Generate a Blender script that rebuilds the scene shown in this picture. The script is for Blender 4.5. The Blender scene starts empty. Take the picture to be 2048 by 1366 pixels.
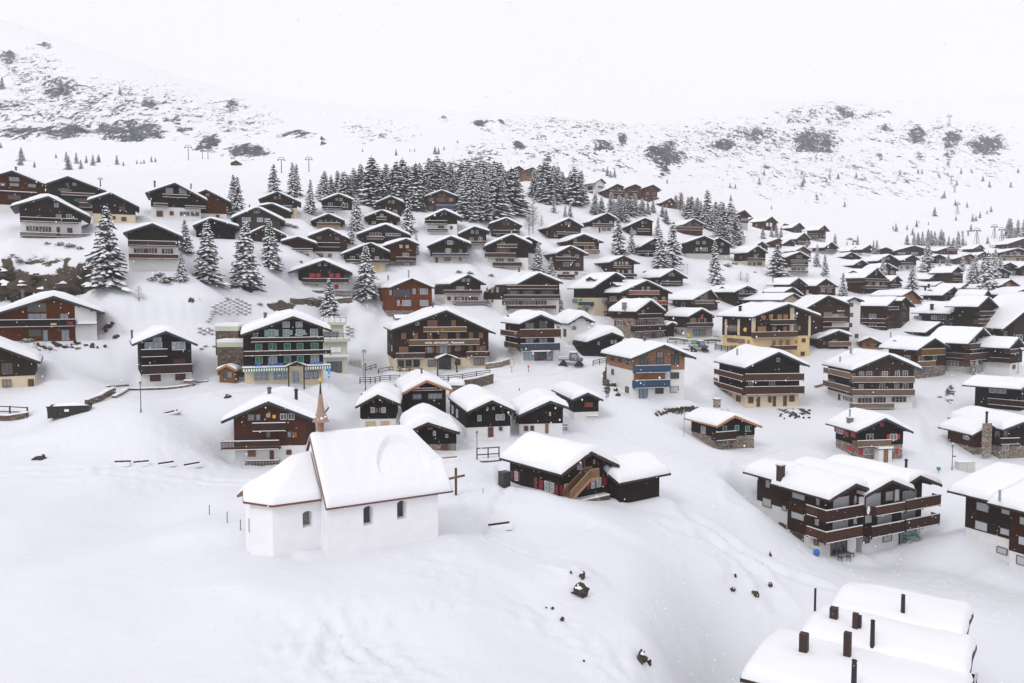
import bpy, math, random
import numpy as np
from mathutils import Vector, noise
R = math.radians
rnd = random.Random(7)
# ---------------------------------------------------------------- camera, world, sun, exposure
F, CX, CY, HZ = 1593.0, 1024.0, 683.0, 591.0
PIT = math.atan((CY - HZ) / F)
scn = bpy.context.scene
col = scn.collection
cam = bpy.data.cameras.new('camera'); camo = bpy.data.objects.new('camera', cam); col.objects.link(camo)
camo.location = (0, 0, 0); camo.rotation_euler = (R(90) - PIT, 0, 0)
cam.sensor_width = 36; cam.lens = F * 36 / 2048; cam.clip_start = .3; cam.clip_end = 9000
scn.camera = camo
w = bpy.data.worlds.new('World'); scn.world = w; w.use_nodes = True
nt = w.node_tree; nt.nodes.clear()
sky = nt.nodes.new('ShaderNodeTexSky'); sky.sky_type = 'NISHITA'; sky.sun_disc = False
SUN_EL, SUN_AZ = 42, 215
sky.sun_elevation = R(SUN_EL); sky.sun_rotation = R(SUN_AZ); sky.air_density = 1; sky.dust_density = 4
hsv = nt.nodes.new('ShaderNodeHueSaturation'); hsv.inputs['Saturation'].default_value = .3
bgn = nt.nodes.new('ShaderNodeBackground'); bgn.inputs[1].default_value = .1
nt.links.new(sky.outputs[0], hsv.inputs['Color'])
mixw = nt.nodes.new('ShaderNodeMix'); mixw.data_type = 'RGBA'; mixw.inputs[0].default_value = .82
nt.links.new(hsv.outputs[0], mixw.inputs[6]); mixw.inputs[7].default_value = (10.15, 9.9, 10.1, 1)   # even cloud cover
nt.links.new(mixw.outputs[2], bgn.inputs[0])
wo = nt.nodes.new('ShaderNodeOutputWorld'); nt.links.new(bgn.outputs[0], wo.inputs[0])
sl = bpy.data.lights.new('sun', 'SUN'); sl.energy = .8; sl.angle = R(14); sl.color = (1, .98, .95)
so = bpy.data.objects.new('sun', sl); col.objects.link(so)
_a = R(SUN_AZ)
_d = Vector((math.sin(_a) * math.cos(R(SUN_EL)), math.cos(_a) * math.cos(R(SUN_EL)), math.sin(R(SUN_EL))))
so.rotation_euler = _d.to_track_quat('Z', 'Y').to_euler()
scn.view_settings.view_transform = 'Standard'; scn.view_settings.look = 'None'
scn.view_settings.exposure = 0.16; scn.view_settings.gamma = 1
scn.cycles.volume_bounces = 1; scn.cycles.max_bounces = 6; scn.cycles.diffuse_bounces = 3
scn.cycles.use_denoising = True

# ---------------------------------------------------------------- pixel <-> world
sp, cp = math.sin(PIT), math.cos(PIT)
def ray(px, py):
    a, b = px - CX, CY - py
    x, y, z = a, b * sp + F * cp, b * cp - F * sp
    return x / y, z / y
def at(px, py, D):
    x, z = ray(px, py); return Vector((x * D, D, z * D))
def proj(P):
    f = P[1] * cp - P[2] * sp; u = P[1] * sp + P[2] * cp
    return CX + F * P[0] / f, CY - F * u / f

# ---------------------------------------------------------------- materials
MATS = {}
def newmat(name):
    m = bpy.data.materials.new(name); m.use_nodes = True
    return m, m.node_tree, m.node_tree.nodes['Principled BSDF']
def nn(nt, t, **k):
    n = nt.nodes.new(t)
    for a, b in k.items():
        if a in n.inputs: n.inputs[a].default_value = b
        else: setattr(n, a, b)
    return n
def bump(nt, bs, fac, dist=.02, strength=.5):
    b = nn(nt, 'ShaderNodeBump', Distance=dist, Strength=strength)
    nt.links.new(fac, b.inputs['Height']); nt.links.new(b.outputs[0], bs.inputs['Normal'])
def ramp(nt, src, stops):
    r = nt.nodes.new('ShaderNodeValToRGB')
    while len(r.color_ramp.elements) < len(stops): r.color_ramp.elements.new(.5)
    for e, (p, c) in zip(r.color_ramp.elements, stops): e.position = p; e.color = (*c, 1)
    nt.links.new(src, r.inputs[0]); return r
def mix(nt, fac, a, b, mode='MIX'):
    m = nt.nodes.new('ShaderNodeMix'); m.data_type = 'RGBA'; m.blend_type = mode
    for i, v in ((0, fac), (6, a), (7, b)):
        if hasattr(v, 'is_output'): nt.links.new(v, m.inputs[i])
        elif i == 0: m.inputs[0].default_value = v
        else: m.inputs[i].default_value = (*v, 1)
    return m.outputs[2]
def math_(nt, op, a, b=0.):
    m = nt.nodes.new('ShaderNodeMath'); m.operation = op
    for i, v in ((0, a), (1, b)):
        if hasattr(v, 'is_output'): nt.links.new(v, m.inputs[i])
        else: m.inputs[i].default_value = v
    return m.outputs[0]
def wood(name, c, axis='Z', period=.24, rough=.9, var=.5):
    """boards: dark joints every `period` m along axis, grain noise, weather stains"""
    m, t, bs = newmat(name)
    tc = nn(t, 'ShaderNodeTexCoord'); sx = nn(t, 'ShaderNodeSeparateXYZ'); t.links.new(tc.outputs['Object'], sx.inputs[0])
    if axis == 'Z': v = sx.outputs[2]
    else: v = math_(t, 'ADD', sx.outputs[0], sx.outputs[1])
    fr = math_(t, 'FRACT', math_(t, 'DIVIDE', v, period))
    joint = math_(t, 'LESS_THAN', fr, .17)
    idx = math_(t, 'FLOOR', math_(t, 'DIVIDE', v, period))
    wn = nn(t, 'ShaderNodeTexWhiteNoise', noise_dimensions='1D'); t.links.new(idx, wn.inputs['W'])
    mp = nn(t, 'ShaderNodeMapping'); mp.inputs['Scale'].default_value = (1.5, 1.5, 6) if axis == 'Z' else (7, 7, .8)
    t.links.new(tc.outputs['Object'], mp.inputs[0])
    ns = nn(t, 'ShaderNodeTexNoise', Scale=1.2, Detail=5); t.links.new(mp.outputs[0], ns.inputs[0])
    n2 = nn(t, 'ShaderNodeTexNoise', Scale=.35, Detail=3); t.links.new(tc.outputs['Object'], n2.inputs[0])
    oi = nn(t, 'ShaderNodeObjectInfo')
    dark = tuple(x * .5 for x in c); lite = tuple(min(1, x * 1.55) for x in c)
    c0 = mix(t, ns.outputs[0], dark, lite)
    c1 = mix(t, math_(t, 'MULTIPLY', wn.outputs[0], .35), c0, tuple(x * .6 + .01 for x in c))
    c2 = mix(t, ramp(t, n2.outputs[0], [(.45, (0, 0, 0)), (.7, (var, var, var))]).outputs[0], c1, tuple(x * .45 + .012 for x in c))
    c3 = mix(t, math_(t, 'MULTIPLY', joint, .7), c2, tuple(x * .2 for x in c))
    hv = nn(t, 'ShaderNodeHueSaturation'); t.links.new(c3, hv.inputs['Color'])
    t.links.new(math_(t, 'ADD', math_(t, 'MULTIPLY', oi.outputs['Random'], .9), .65), hv.inputs['Value'])
    r2 = math_(t, 'FRACT', math_(t, 'MULTIPLY', oi.outputs['Random'], 7.3))
    t.links.new(math_(t, 'ADD', math_(t, 'MULTIPLY', r2, .45), .85), hv.inputs['Saturation'])
    t.links.new(hv.outputs[0], bs.inputs['Base Color'])
    bs.inputs['Roughness'].default_value = rough; bs.inputs['Specular IOR Level'].default_value = .1
    bump(t, bs, fr, .02, .35); MATS[name] = m
def plain(name, c, rough=.7, metal=0., noisy=.15, scale=3., bmp=.0, spec=.4):
    m, t, bs = newmat(name)
    tc = nn(t, 'ShaderNodeTexCoord')
    ns = nn(t, 'ShaderNodeTexNoise', Scale=scale, Detail=6); t.links.new(tc.outputs['Object'], ns.inputs[0])
    t.links.new(mix(t, ns.outputs[0], tuple(x * (1 - noisy) for x in c), tuple(min(1, x * (1 + noisy)) for x in c)), bs.inputs['Base Color'])
    bs.inputs['Roughness'].default_value = rough; bs.inputs['Metallic'].default_value = metal
    bs.inputs['Specular IOR Level'].default_value = spec
    if bmp: bump(t, bs, ns.outputs[0], bmp, .6)
    MATS[name] = m
def stone(name, c1, c2, scale=2.2):
    m, t, bs = newmat(name)
    tc = nn(t, 'ShaderNodeTexCoord')
    mp = nn(t, 'ShaderNodeMapping'); mp.inputs['Scale'].default_value = (1, 1, 1.8); t.links.new(tc.outputs['Object'], mp.inputs[0])
    vo = nn(t, 'ShaderNodeTexVoronoi', Scale=scale); t.links.new(mp.outputs[0], vo.inputs[0])
    ve = nn(t, 'ShaderNodeTexVoronoi', Scale=scale, feature='DISTANCE_TO_EDGE'); t.links.new(mp.outputs[0], ve.inputs[0])
    sc = nn(t, 'ShaderNodeSeparateColor'); t.links.new(vo.outputs['Color'], sc.inputs[0])
    ed = ramp(t, ve.outputs[0], [(.0, (0, 0, 0)), (.09, (1, 1, 1))])
    cc = mix(t, sc.outputs[0], c1, c2)
    t.links.new(mix(t, ed.outputs[0], tuple(x * .35 for x in c1), cc), bs.inputs['Base Color'])
    bs.inputs['Roughness'].default_value = .9; bump(t, bs, ed.outputs[0], .05, .6); MATS[name] = m
def snowmat():
    m, t, bs = newmat('snow')
    tc = nn(t, 'ShaderNodeTexCoord'); ge = nn(t, 'ShaderNodeNewGeometry')
    n1 = nn(t, 'ShaderNodeTexNoise', Scale=.35, Detail=8, Roughness=.6); t.links.new(ge.outputs['Position'], n1.inputs[0])
    bs.inputs['Base Color'].default_value = (.79, .80, .84, 1); bs.inputs['Roughness'].default_value = .75
    bs.inputs['Specular IOR Level'].default_value = .2
    bump(t, bs, n1.outputs[0], .25, .35); MATS['snow'] = m
snowmat()
wood('blk', (.012, .0085, .0078), period=.2)
wood('dk', (.021, .0125, .0098), period=.22)
wood('dkb', (.040, .0205, .0145), period=.22)
wood('br', (.078, .030, .0165), period=.22)
wood('rb', (.115, .043, .025), period=.2)
wood('tb', (.24, .12, .066), period=.2)
wood('gr', (.045, .031, .025), period=.24)
wood('bal_dk', (.024, .013, .0105), 'X', .16)
wood('bal_br', (.064, .033, .023), 'X', .16)
wood('bal_rb', (.20, .075, .045), 'X', .2)
wood('bal_tan', (.19, .11, .057), 'X', .18)
wood('bal_gy', (.16, .11, .08), 'X', .18)
plain('bal_blue', (.013, .045, .10), .5)
plain('bal_navy', (.02, .035, .055), .5)
plain('panel_gy', (.3, .34, .4), .35)
plain('wh', (.68, .68, .68), .9, noisy=.08, scale=1.2)
plain('chapelw', (.78, .785, .81), .9, noisy=.09, scale=.9, bmp=.03)
plain('cr', (.60, .52, .38), .9, noisy=.1, scale=1.2)
plain('ye', (.66, .50, .26), .9, noisy=.07, scale=1.)
plain('gy', (.42, .41, .39), .9, noisy=.15, scale=1.2)
plain('gn', (.50, .53, .42), .9, noisy=.08, scale=1.2)
plain('grn', (.03, .05, .04), .9, noisy=.3, scale=2)
stone('st', (.16, .125, .10), (.36, .31, .26))
stone('stb', (.09, .06, .045), (.21, .16, .12), 1.8)
plain('roofing', (.022, .025, .027), .6)
plain('verge_tan', (.35, .18, .09), .7, scale=6)
plain('verge_br', (.032, .018, .014), .7, scale=6)
plain('verge_gn', (.022, .035, .04), .6, scale=4)
plain('fr_w', (.5, .5, .49), .6, noisy=.03)
plain('fr_b', (.15, .09, .06), .6)
plain('fr_d', (.03, .03, .032), .5)
plain('blind', (.42, .43, .46), .5, noisy=.05)
plain('sh_red', (.17, .016, .022), .6)
plain('sh_bred', (.42, .02, .035), .6)
plain('sh_rust', (.20, .045, .02), .6)
plain('sh_dred', (.075, .018, .016), .6)
plain('sh_tan', (.21, .11, .055), .7)
plain('sh_or', (.36, .18, .065), .7)
plain('sh_beige', (.5, .4, .26), .7)
plain('sh_br', (.11, .04, .025), .7)
plain('sh_yel', (.75, .42, .03), .6)
plain('sh_grn', (.03, .19, .115), .6)
plain('sh_lgrn', (.25, .48, .38), .6)
plain('sh_pale', (.55, .45, .38), .7)
plain('metal', (.12, .12, .13), .45, .6)
plain('lmetal', (.45, .46, .47), .4, .5)
plain('zinc', (.30, .35, .38), .4, .6)
plain('black', (.014, .014, .016), .5)
plain('gold', (.75, .48, .09), .3, .9)
plain('shingle', (.33, .22, .18), .8, noisy=.4, scale=14)
plain('coppr', (.12, .05, .035), .7, noisy=.3, scale=8)
plain('bark', (.07, .05, .038), .95, noisy=.3, scale=8)
plain('larch', (.11, .08, .06), .95, noisy=.3, scale=8)
plain('needle', (.034, .043, .042), .85, noisy=.45, scale=4)
plain('rock', (.055, .042, .032), .95, noisy=.55, scale=2.5, bmp=.15)
plain('tank', (.5, .5, .5), .7)
plain('blue', (.02, .12, .45), .5); plain('bluel', (.01, .17, .62), .5, noisy=.02); plain('cyan', (.02, .35, .72), .6); plain('red', (.6, .02, .02), .5)
plain('green', (.02, .3, .08), .5); plain('white', (.8, .8, .8), .6); plain('yellow', (.8, .5, .02), .5)
m, t, bs = newmat('glass'); bs.inputs['Base Color'].default_value = (.03, .038, .05, 1)
bs.inputs['Roughness'].default_value = .12; bs.inputs['Specular IOR Level'].default_value = .75; MATS['glass'] = m
oi = nn(t, 'ShaderNodeObjectInfo'); t.links.new(ramp(t, oi.outputs['Random'], [(.3, (.018, .022, .03)), (.65, (.06, .07, .085)), (.9, (.2, .2, .2))]).outputs[0], bs.inputs['Base Color'])
m, t, bs = newmat('glassl'); bs.inputs['Base Color'].default_value = (.22, .27, .33, 1)
bs.inputs['Roughness'].default_value = .15; bs.inputs['Specular IOR Level'].default_value = .8; MATS['glassl'] = m

# ---------------------------------------------------------------- mesh builder
class MB:
    def __init__(s, xf=None): s.v = []; s.f = []; s.m = []; s.mn = []; s.xf = xf
    def mi(s, n):
        if n not in s.mn: s.mn.append(n)
        return s.mn.index(n)
    def add(s, vs, fs, mat):
        o = len(s.v); k = s.mi(mat)
        s.v += [s.xf(p) if s.xf else tuple(p) for p in vs]
        for f in fs: s.f.append(tuple(i + o for i in f)); s.m.append(k)
    def box(s, x0, x1, y0, y1, z0, z1, mat):
        s.add([(x0, y0, z0), (x1, y0, z0), (x1, y1, z0), (x0, y1, z0), (x0, y0, z1), (x1, y0, z1), (x1, y1, z1), (x0, y1, z1)],
              [(0, 3, 2, 1), (4, 5, 6, 7), (0, 1, 5, 4), (1, 2, 6, 5), (2, 3, 7, 6), (3, 0, 4, 7)], mat)
    def prism(s, sec, y0, y1, mat):
        n = len(sec)
        s.add([(x, y0, z) for x, z in sec] + [(x, y1, z) for x, z in sec],
              [tuple(range(n)), tuple(range(2 * n - 1, n - 1, -1))] + [(i, i + n, (i + 1) % n + n, (i + 1) % n) for i in range(n)], mat)
    def prismx(s, sec, x0, x1, mat):
        n = len(sec)
        s.add([(x0, y, z) for y, z in sec] + [(x1, y, z) for y, z in sec],
              [tuple(range(n)), tuple(range(2 * n - 1, n - 1, -1))] + [(i, i + n, (i + 1) % n + n, (i + 1) % n) for i in range(n)], mat)
    def tube(s, a, b, r0, r1, mat, n=8):
        a = Vector(a); b = Vector(b); d = (b - a).normalized()
        p = d.orthogonal().normalized(); q = d.cross(p)
        vs = [a + (p * math.cos(t) + q * math.sin(t)) * r0 for t in [2 * math.pi * i / n for i in range(n)]]
        vs += [b + (p * math.cos(t) + q * math.sin(t)) * r1 for t in [2 * math.pi * i / n for i in range(n)]]
        s.add([tuple(x) for x in vs], [(i, (i + 1) % n, (i + 1) % n + n, i + n) for i in range(n)] + [tuple(range(n - 1, -1, -1)), tuple(range(n, 2 * n))], mat)
    def beam(s, a, b, w, h, mat):
        """rectangular bar from a to b"""
        a = Vector(a); b = Vector(b); d = (b - a).normalized()
        side = d.cross(Vector((0, 0, 1)))
        side = side.normalized() if side.length > .01 else Vector((1, 0, 0)); up = side.cross(d).normalized()
        vs = []
        for c in (a, b):
            for i, j in ((-1, -1), (1, -1), (1, 1), (-1, 1)): vs.append(tuple(c + side * (i * w / 2) + up * (j * h / 2)))
        s.add(vs, [(0, 1, 2, 3), (7, 6, 5, 4), (0, 4, 5, 1), (1, 5, 6, 2), (2, 6, 7, 3), (3, 7, 4, 0)], mat)
    def ball(s, c, r, mat, n=8, sz=1.):
        vs = []; fs = []
        for j in range(n // 2 + 1):
            a = math.pi * j / (n // 2)
            for i in range(n):
                b = 2 * math.pi * i / n
                vs.append((c[0] + r * math.sin(a) * math.cos(b), c[1] + r * math.sin(a) * math.sin(b), c[2] + r * sz * math.cos(a)))
        for j in range(n // 2):
            for i in range(n): fs.append((j * n + i, (j + 1) * n + i, (j + 1) * n + (i + 1) % n, j * n + (i + 1) % n))
        s.add(vs, fs, mat)
    def mesh(s, name, smooth=False):
        me = bpy.data.meshes.new(name); me.from_pydata(s.v, [], s.f)
        for n in s.mn: me.materials.append(MATS[n])
        me.polygons.foreach_set('material_index', s.m)
        if smooth: me.polygons.foreach_set('use_smooth', [True] * len(s.f))
        me.update(); return me
    def obj(s, name, parent=None, smooth=False, label=None):
        if not s.f: return None
        o = bpy.data.objects.new(name, s.mesh(name, smooth)); col.objects.link(o)
        if parent: o.parent = parent
        if label: o['label'] = label
        return o
def tag(o, label, cat, group=None, kind=None):
    if label: o['label'] = label
    if cat: o['category'] = cat
    if group: o['group'] = group
    if kind: o['kind'] = kind
    return o
def empty(name, loc, rz=0, sc=1):
    e = bpy.data.objects.new(name, None); col.objects.link(e); e.empty_display_size = .5
    e.location = loc; e.rotation_euler = (0, 0, rz); e.scale = (sc, sc, sc); return e

# ---------------------------------------------------------------- terrain
PROF = {
 -500: [(41,1366),(60,1100),(83,940),(97,860),(106,800),(122,720),(140,640),(150,560),(160,480),(185,430),(330,345),(450,330),(560,280),(750,140),(950,0),(1100,-90),(1600,60)],
 0: [(41,1366),(60,1100),(83,940),(97,860),(106,782),(122,686),(138,612),(144,545),(150,492),(158,462),(185,425),(330,341),(450,330),(560,290),(750,200),(950,95),(1100,32),(1500,110),(2500,240)],
 250: [(41,1366),(60,1110),(85,935),(94,850),(98,825),(106,795),(120,768),(130,690),(138,615),(143,552),(148,510),(158,470),(178,430),(210,400),(340,342),(460,326),(600,285),(800,190),(1000,122),(1100,112),(1500,170),(2500,280)],
 500: [(41,1366),(57,1120),(72,1000),(95,935),(105,850),(112,795),(120,764),(140,690),(150,640),(157,600),(163,560),(180,480),(200,430),(225,400),(330,352),(450,332),(560,308),(750,250),(1000,184),(1500,220),(2500,300)],
 750: [(41,1366),(57,1115),(73,990),(95,905),(109,855),(128,790),(155,742),(165,695),(178,635),(190,562),(203,500),(222,440),(245,400),(290,370),(400,345),(520,312),(750,260),(1000,214),(1500,245),(2500,310)],
 1000: [(42,1366),(53,1200),(66,1066),(78,990),(92,920),(104,878),(130,800),(148,748),(156,722),(180,640),(190,600),(205,540),(222,480),(240,440),(270,402),(330,365),(420,350),(520,322),(700,280),(950,226),(1400,260),(2500,320)],
 1250: [(46,1366),(58,1200),(72,1068),(80,1010),(97,930),(115,860),(131,800),(150,752),(172,700),(195,640),(215,580),(240,520),(262,470),(290,430),(330,402),(400,376),(520,350),(700,300),(1000,252),(1500,280),(2500,330)],
 1500: [(58,1366),(67,1252),(78,1130),(87,1050),(102,952),(120,900),(148,815),(165,765),(178,718),(205,642),(228,592),(255,542),(300,500),(350,463),(450,436),(560,400),(750,330),(950,268),(1200,203),(1700,230),(2500,280)],
 1750: [(50,1420),(60,1366),(70,1252),(88,1132),(100,1050),(118,922),(150,815),(168,762),(188,702),(212,642),(245,592),(285,548),(340,512),(400,490),(500,460),(620,420),(780,360),(980,290),(1200,204),(1700,230),(2500,280)],
 2048: [(52,1420),(62,1366),(70,1270),(88,1142),(108,1005),(125,912),(150,818),(172,742),(195,682),(225,622),(260,580),(310,542),(370,512),(440,487),(540,460),(700,402),(900,322),(1200,190),(1700,215),(2500,260)],
 2600: [(52,1420),(62,1366),(70,1270),(88,1142),(108,1005),(125,912),(150,818),(172,742),(195,682),(225,622),(260,580),(310,542),(370,512),(440,487),(540,460),(700,402),(900,322),(1200,190),(1700,215),(2500,260)],
}
def pchip(xs, ys, xq):
    xs = np.array(xs, float); ys = np.array(ys, float); h = np.diff(xs); d = np.diff(ys) / h
    m = np.zeros(len(xs)); m[0] = d[0]; m[-1] = d[-1]
    for i in range(1, len(xs) - 1):
        if d[i - 1] * d[i] > 0:
            w1 = 2 * h[i] + h[i - 1]; w2 = h[i] + 2 * h[i - 1]
            m[i] = (w1 + w2) / (w1 / d[i - 1] + w2 / d[i])
    xq = np.clip(xq, xs[0], xs[-1]); k = np.clip(np.searchsorted(xs, xq) - 1, 0, len(xs) - 2)
    t = (xq - xs[k]) / h[k]
    return ((2*t**3 - 3*t**2 + 1) * ys[k] + (t**3 - 2*t**2 + t) * h[k] * m[k] + (-2*t**3 + 3*t**2) * ys[k+1] + (t**3 - t**2) * h[k] * m[k+1])
NT_, ND = 560, 520
TT = (np.linspace(-500, 2600, NT_) - CX) / F
DD = np.exp(np.concatenate([np.linspace(math.log(8), math.log(40), 30, endpoint=False),
     np.linspace(math.log(40), math.log(330), 330, endpoint=False), np.linspace(math.log(330), math.log(2500), ND - 360)]))
cols_ = sorted(PROF); G = np.zeros((len(cols_), ND))
for i, c in enumerate(cols_):
    pr = PROF[c]; ds = [math.log(d) for d, y in pr]; zs = [ray(c, y)[1] * d for d, y in pr]
    zz = pchip([math.log(8)] + ds, [zs[0] - .5] + zs, np.log(DD)); G[i] = zz
GR = np.zeros((NT_, ND)); ct = [(c - CX) / F for c in cols_]
for j in range(ND): GR[:, j] = pchip(ct, G[:, j], TT)
def smooth(A, n):
    for _ in range(n):
        B = np.pad(A, 1, mode='edge')
        A = (B[1:-1, 1:-1] * 2 + B[:-2, 1:-1] + B[2:, 1:-1] + B[1:-1, :-2] + B[1:-1, 2:]) / 6
    return A
GR = smooth(GR, 4)
LD = np.log(DD)
def gz(x, y, A=None):
    A = GR if A is None else A
    t = min(max(x / y, TT[0]), TT[-1] - 1e-9); i = (t - TT[0]) / (TT[1] - TT[0]); i0 = int(i); i0 = min(i0, NT_ - 2); fi = i - i0
    l = min(max(math.log(max(y, 8)), LD[0]), LD[-1] - 1e-9); j0 = int(np.searchsorted(LD, l) - 1); j0 = min(max(j0, 0), ND - 2)
    fj = (l - LD[j0]) / (LD[j0 + 1] - LD[j0])
    return (A[i0, j0] * (1-fi) * (1-fj) + A[i0+1, j0] * fi * (1-fj) + A[i0, j0+1] * (1-fi) * fj + A[i0+1, j0+1] * fi * fj)
def cast(px, py, A=None, dmin=30):
    """first ground point seen through a pixel"""
    tx, tz = ray(px, py); D = dmin; prev = None
    while D < 2400:
        g = tz * D - gz(tx * D, D, A)
        if g <= 0:
            if prev is None: return Vector((tx * D, D, gz(tx*D, D, A)))
            a, b = prev[0], D
            for _ in range(25):
                c = (a + b) / 2
                if tz * c - gz(tx * c, c, A) <= 0: b = c
                else: a = c
            return Vector((tx * b, b, gz(tx * b, b, A)))
        prev = (D, g); D *= 1.006
    return Vector((tx * 1200, 1200, gz(tx * 1200, 1200, A)))
# ---------------------------------------------------------------- houses
CROP = {'c1':(0,300,4.876),'c2':(0,560,4.552),'c3':(380,300,4.876),'c4':(400,560,5.12),'c5':(700,300,4.876),'c6':(700,520,4.8775),
 'c7':(960,300,4.876),'c8':(1060,500,4.8775),'c9':(1340,340,5.689),'c10':(1400,540,5.689),'c11':(1688,420,5.689),'c12':(1688,600,5.689),
 'c13':(420,740,3.415),'c14':(700,730,3.793),'c15':(1180,660,3.012),'c16':(1488,780,3.595),'c17':(0,0,2.926),'c18':(660,160,2.926),
 'c19':(1300,160,2.738),'c21':(1448,1140,3.413),'c23':(460,740,3.502),'c24':(440,600,6.4),'z1':(1180,680,9.309),'z2':(1500,900,5.12),
 'z3':(980,860,5.389),'z4':(1890,640,4.266),'z5':(1880,930,6.208),'z6':(1000,600,7.314),'z7':(680,680,6.4),'p':(0,0,1)}
def cpx(cr, x, y):
    o = CROP[cr]; return o[0] + x / o[2], o[1] + y / o[2]
PADS = []; REPORT = []
class Frame:
    """house frame: origin C on the front wall line, u along the front, v into the house"""
    def __init__(s, C, th):
        s.C = Vector(C); s.th = th; s.u = Vector((math.cos(th), math.sin(th), 0)); s.v = Vector((-math.sin(th), math.cos(th), 0))
    def W(s, x, y, z): return s.C + s.u * x + s.v * y + Vector((0, 0, z))
    def hit(s, px, py, yo):          # front plane local y = yo -> (x, z)
        a, b = ray(px, py); d = Vector((a, 1, b)); k = (s.C.dot(s.v) + yo) / d.dot(s.v); P = d * k - s.C
        return P.dot(s.u), P.z
    def hits(s, px, py, xo):         # side plane local x = xo -> (y, z)
        a, b = ray(px, py); d = Vector((a, 1, b)); k = (s.C.dot(s.u) + xo) / d.dot(s.u); P = d * k - s.C
        return P.dot(s.v), P.z
    def xf(s, root):                 # local point -> root-local point
        R0 = root
        def g(p):
            P = s.W(*p) - R0.C
            return (P.dot(R0.u), P.dot(R0.v), P.z)
        return g
def lerp(a, b, t): return a + (b - a) * t
def snow_cap(xf, xL, zL, xa, za, xR, zR, y0, y1, T, seed, nx=12, ny=10, lift=.0, hump=0.):
    sl = (za - zL) / max(xa - xL, .1); sr = (za - zR) / max(xR - xa, .1)
    xs = [xL - .04 + (xa - xL) * f for f in (0, .03, .1, .22, .4, .6, .8)] + [xa] + [xR + .04 - (xR - xa) * f for f in (.8, .6, .4, .22, .1, .03, 0)]
    ln = y1 - y0; e = [0, .15, .45, .9]
    ys = [y0 + q for q in e] + [y0 + .9 + (ln - 1.8) * k / ny for k in range(1, ny)] + [y1 - q for q in reversed(e)]
    r = 1.1; T *= .9 + .25 * noise.noise(Vector((seed * 3.3, 1, 2))); Re = T * .42 + .15; mb = MB(xf); top = []
    def f(d): q = min(max(d / Re, 0), 1); return math.sqrt(max(0, 1 - (1 - q) ** 2))
    for y in ys:
        for x in xs:
            base = za - (sl * (xa - x) if x < xa else sr * (x - xa))
            s_ = sl if x < xa else sr; dx = x - xa
            sm = za - s_ * (math.sqrt(dx * dx + r * r) - r * .35)
            ed = min(f(x - xL + .04), f(xR + .04 - x)); fy = min(f(y - y0), f(y1 - y))
            n = noise.noise(Vector((x * .28 + seed, y * .28, seed * 1.7))) * .28 + noise.noise(Vector((x * .9 + seed, y * .9, 3))) * .08
            hz = hump * math.exp(-(dx / (.55 * (xR - xL))) ** 2 * 4)
            z = max(base + .05, min(base, sm) + (T * (1 + n) + hz) * min(ed, fy))
            jx = .09 * noise.noise(Vector((y * 1.1, seed, 1))) if x in (xs[0], xs[-1]) else 0; jy = .09 * noise.noise(Vector((x * 1.1, seed, 5))) if y in (ys[0], ys[-1]) else 0
            top.append((x + jx, y + jy, z))
    nX = len(xs); nY = len(ys)
    fs = [(j*nX+i, j*nX+i+1, (j+1)*nX+i+1, (j+1)*nX+i) for j in range(nY-1) for i in range(nX-1)]
    bot = [(x, y, za - (sl * (xa - x) if x < xa else sr * (x - xa)) + lift) for y in ys for x in xs]
    N = len(top); ring = [i for i in range(nX)] + [j*nX+nX-1 for j in range(1, nY)] + [(nY-1)*nX+i for i in range(nX-2, -1, -1)] + [j*nX for j in range(nY-2, 0, -1)]
    fs += [(ring[k], ring[k]+N, ring[(k+1) % len(ring)]+N, ring[(k+1) % len(ring)]) for k in range(len(ring))]
    mb.add(top + bot, fs, 'snow'); return mb
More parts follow.
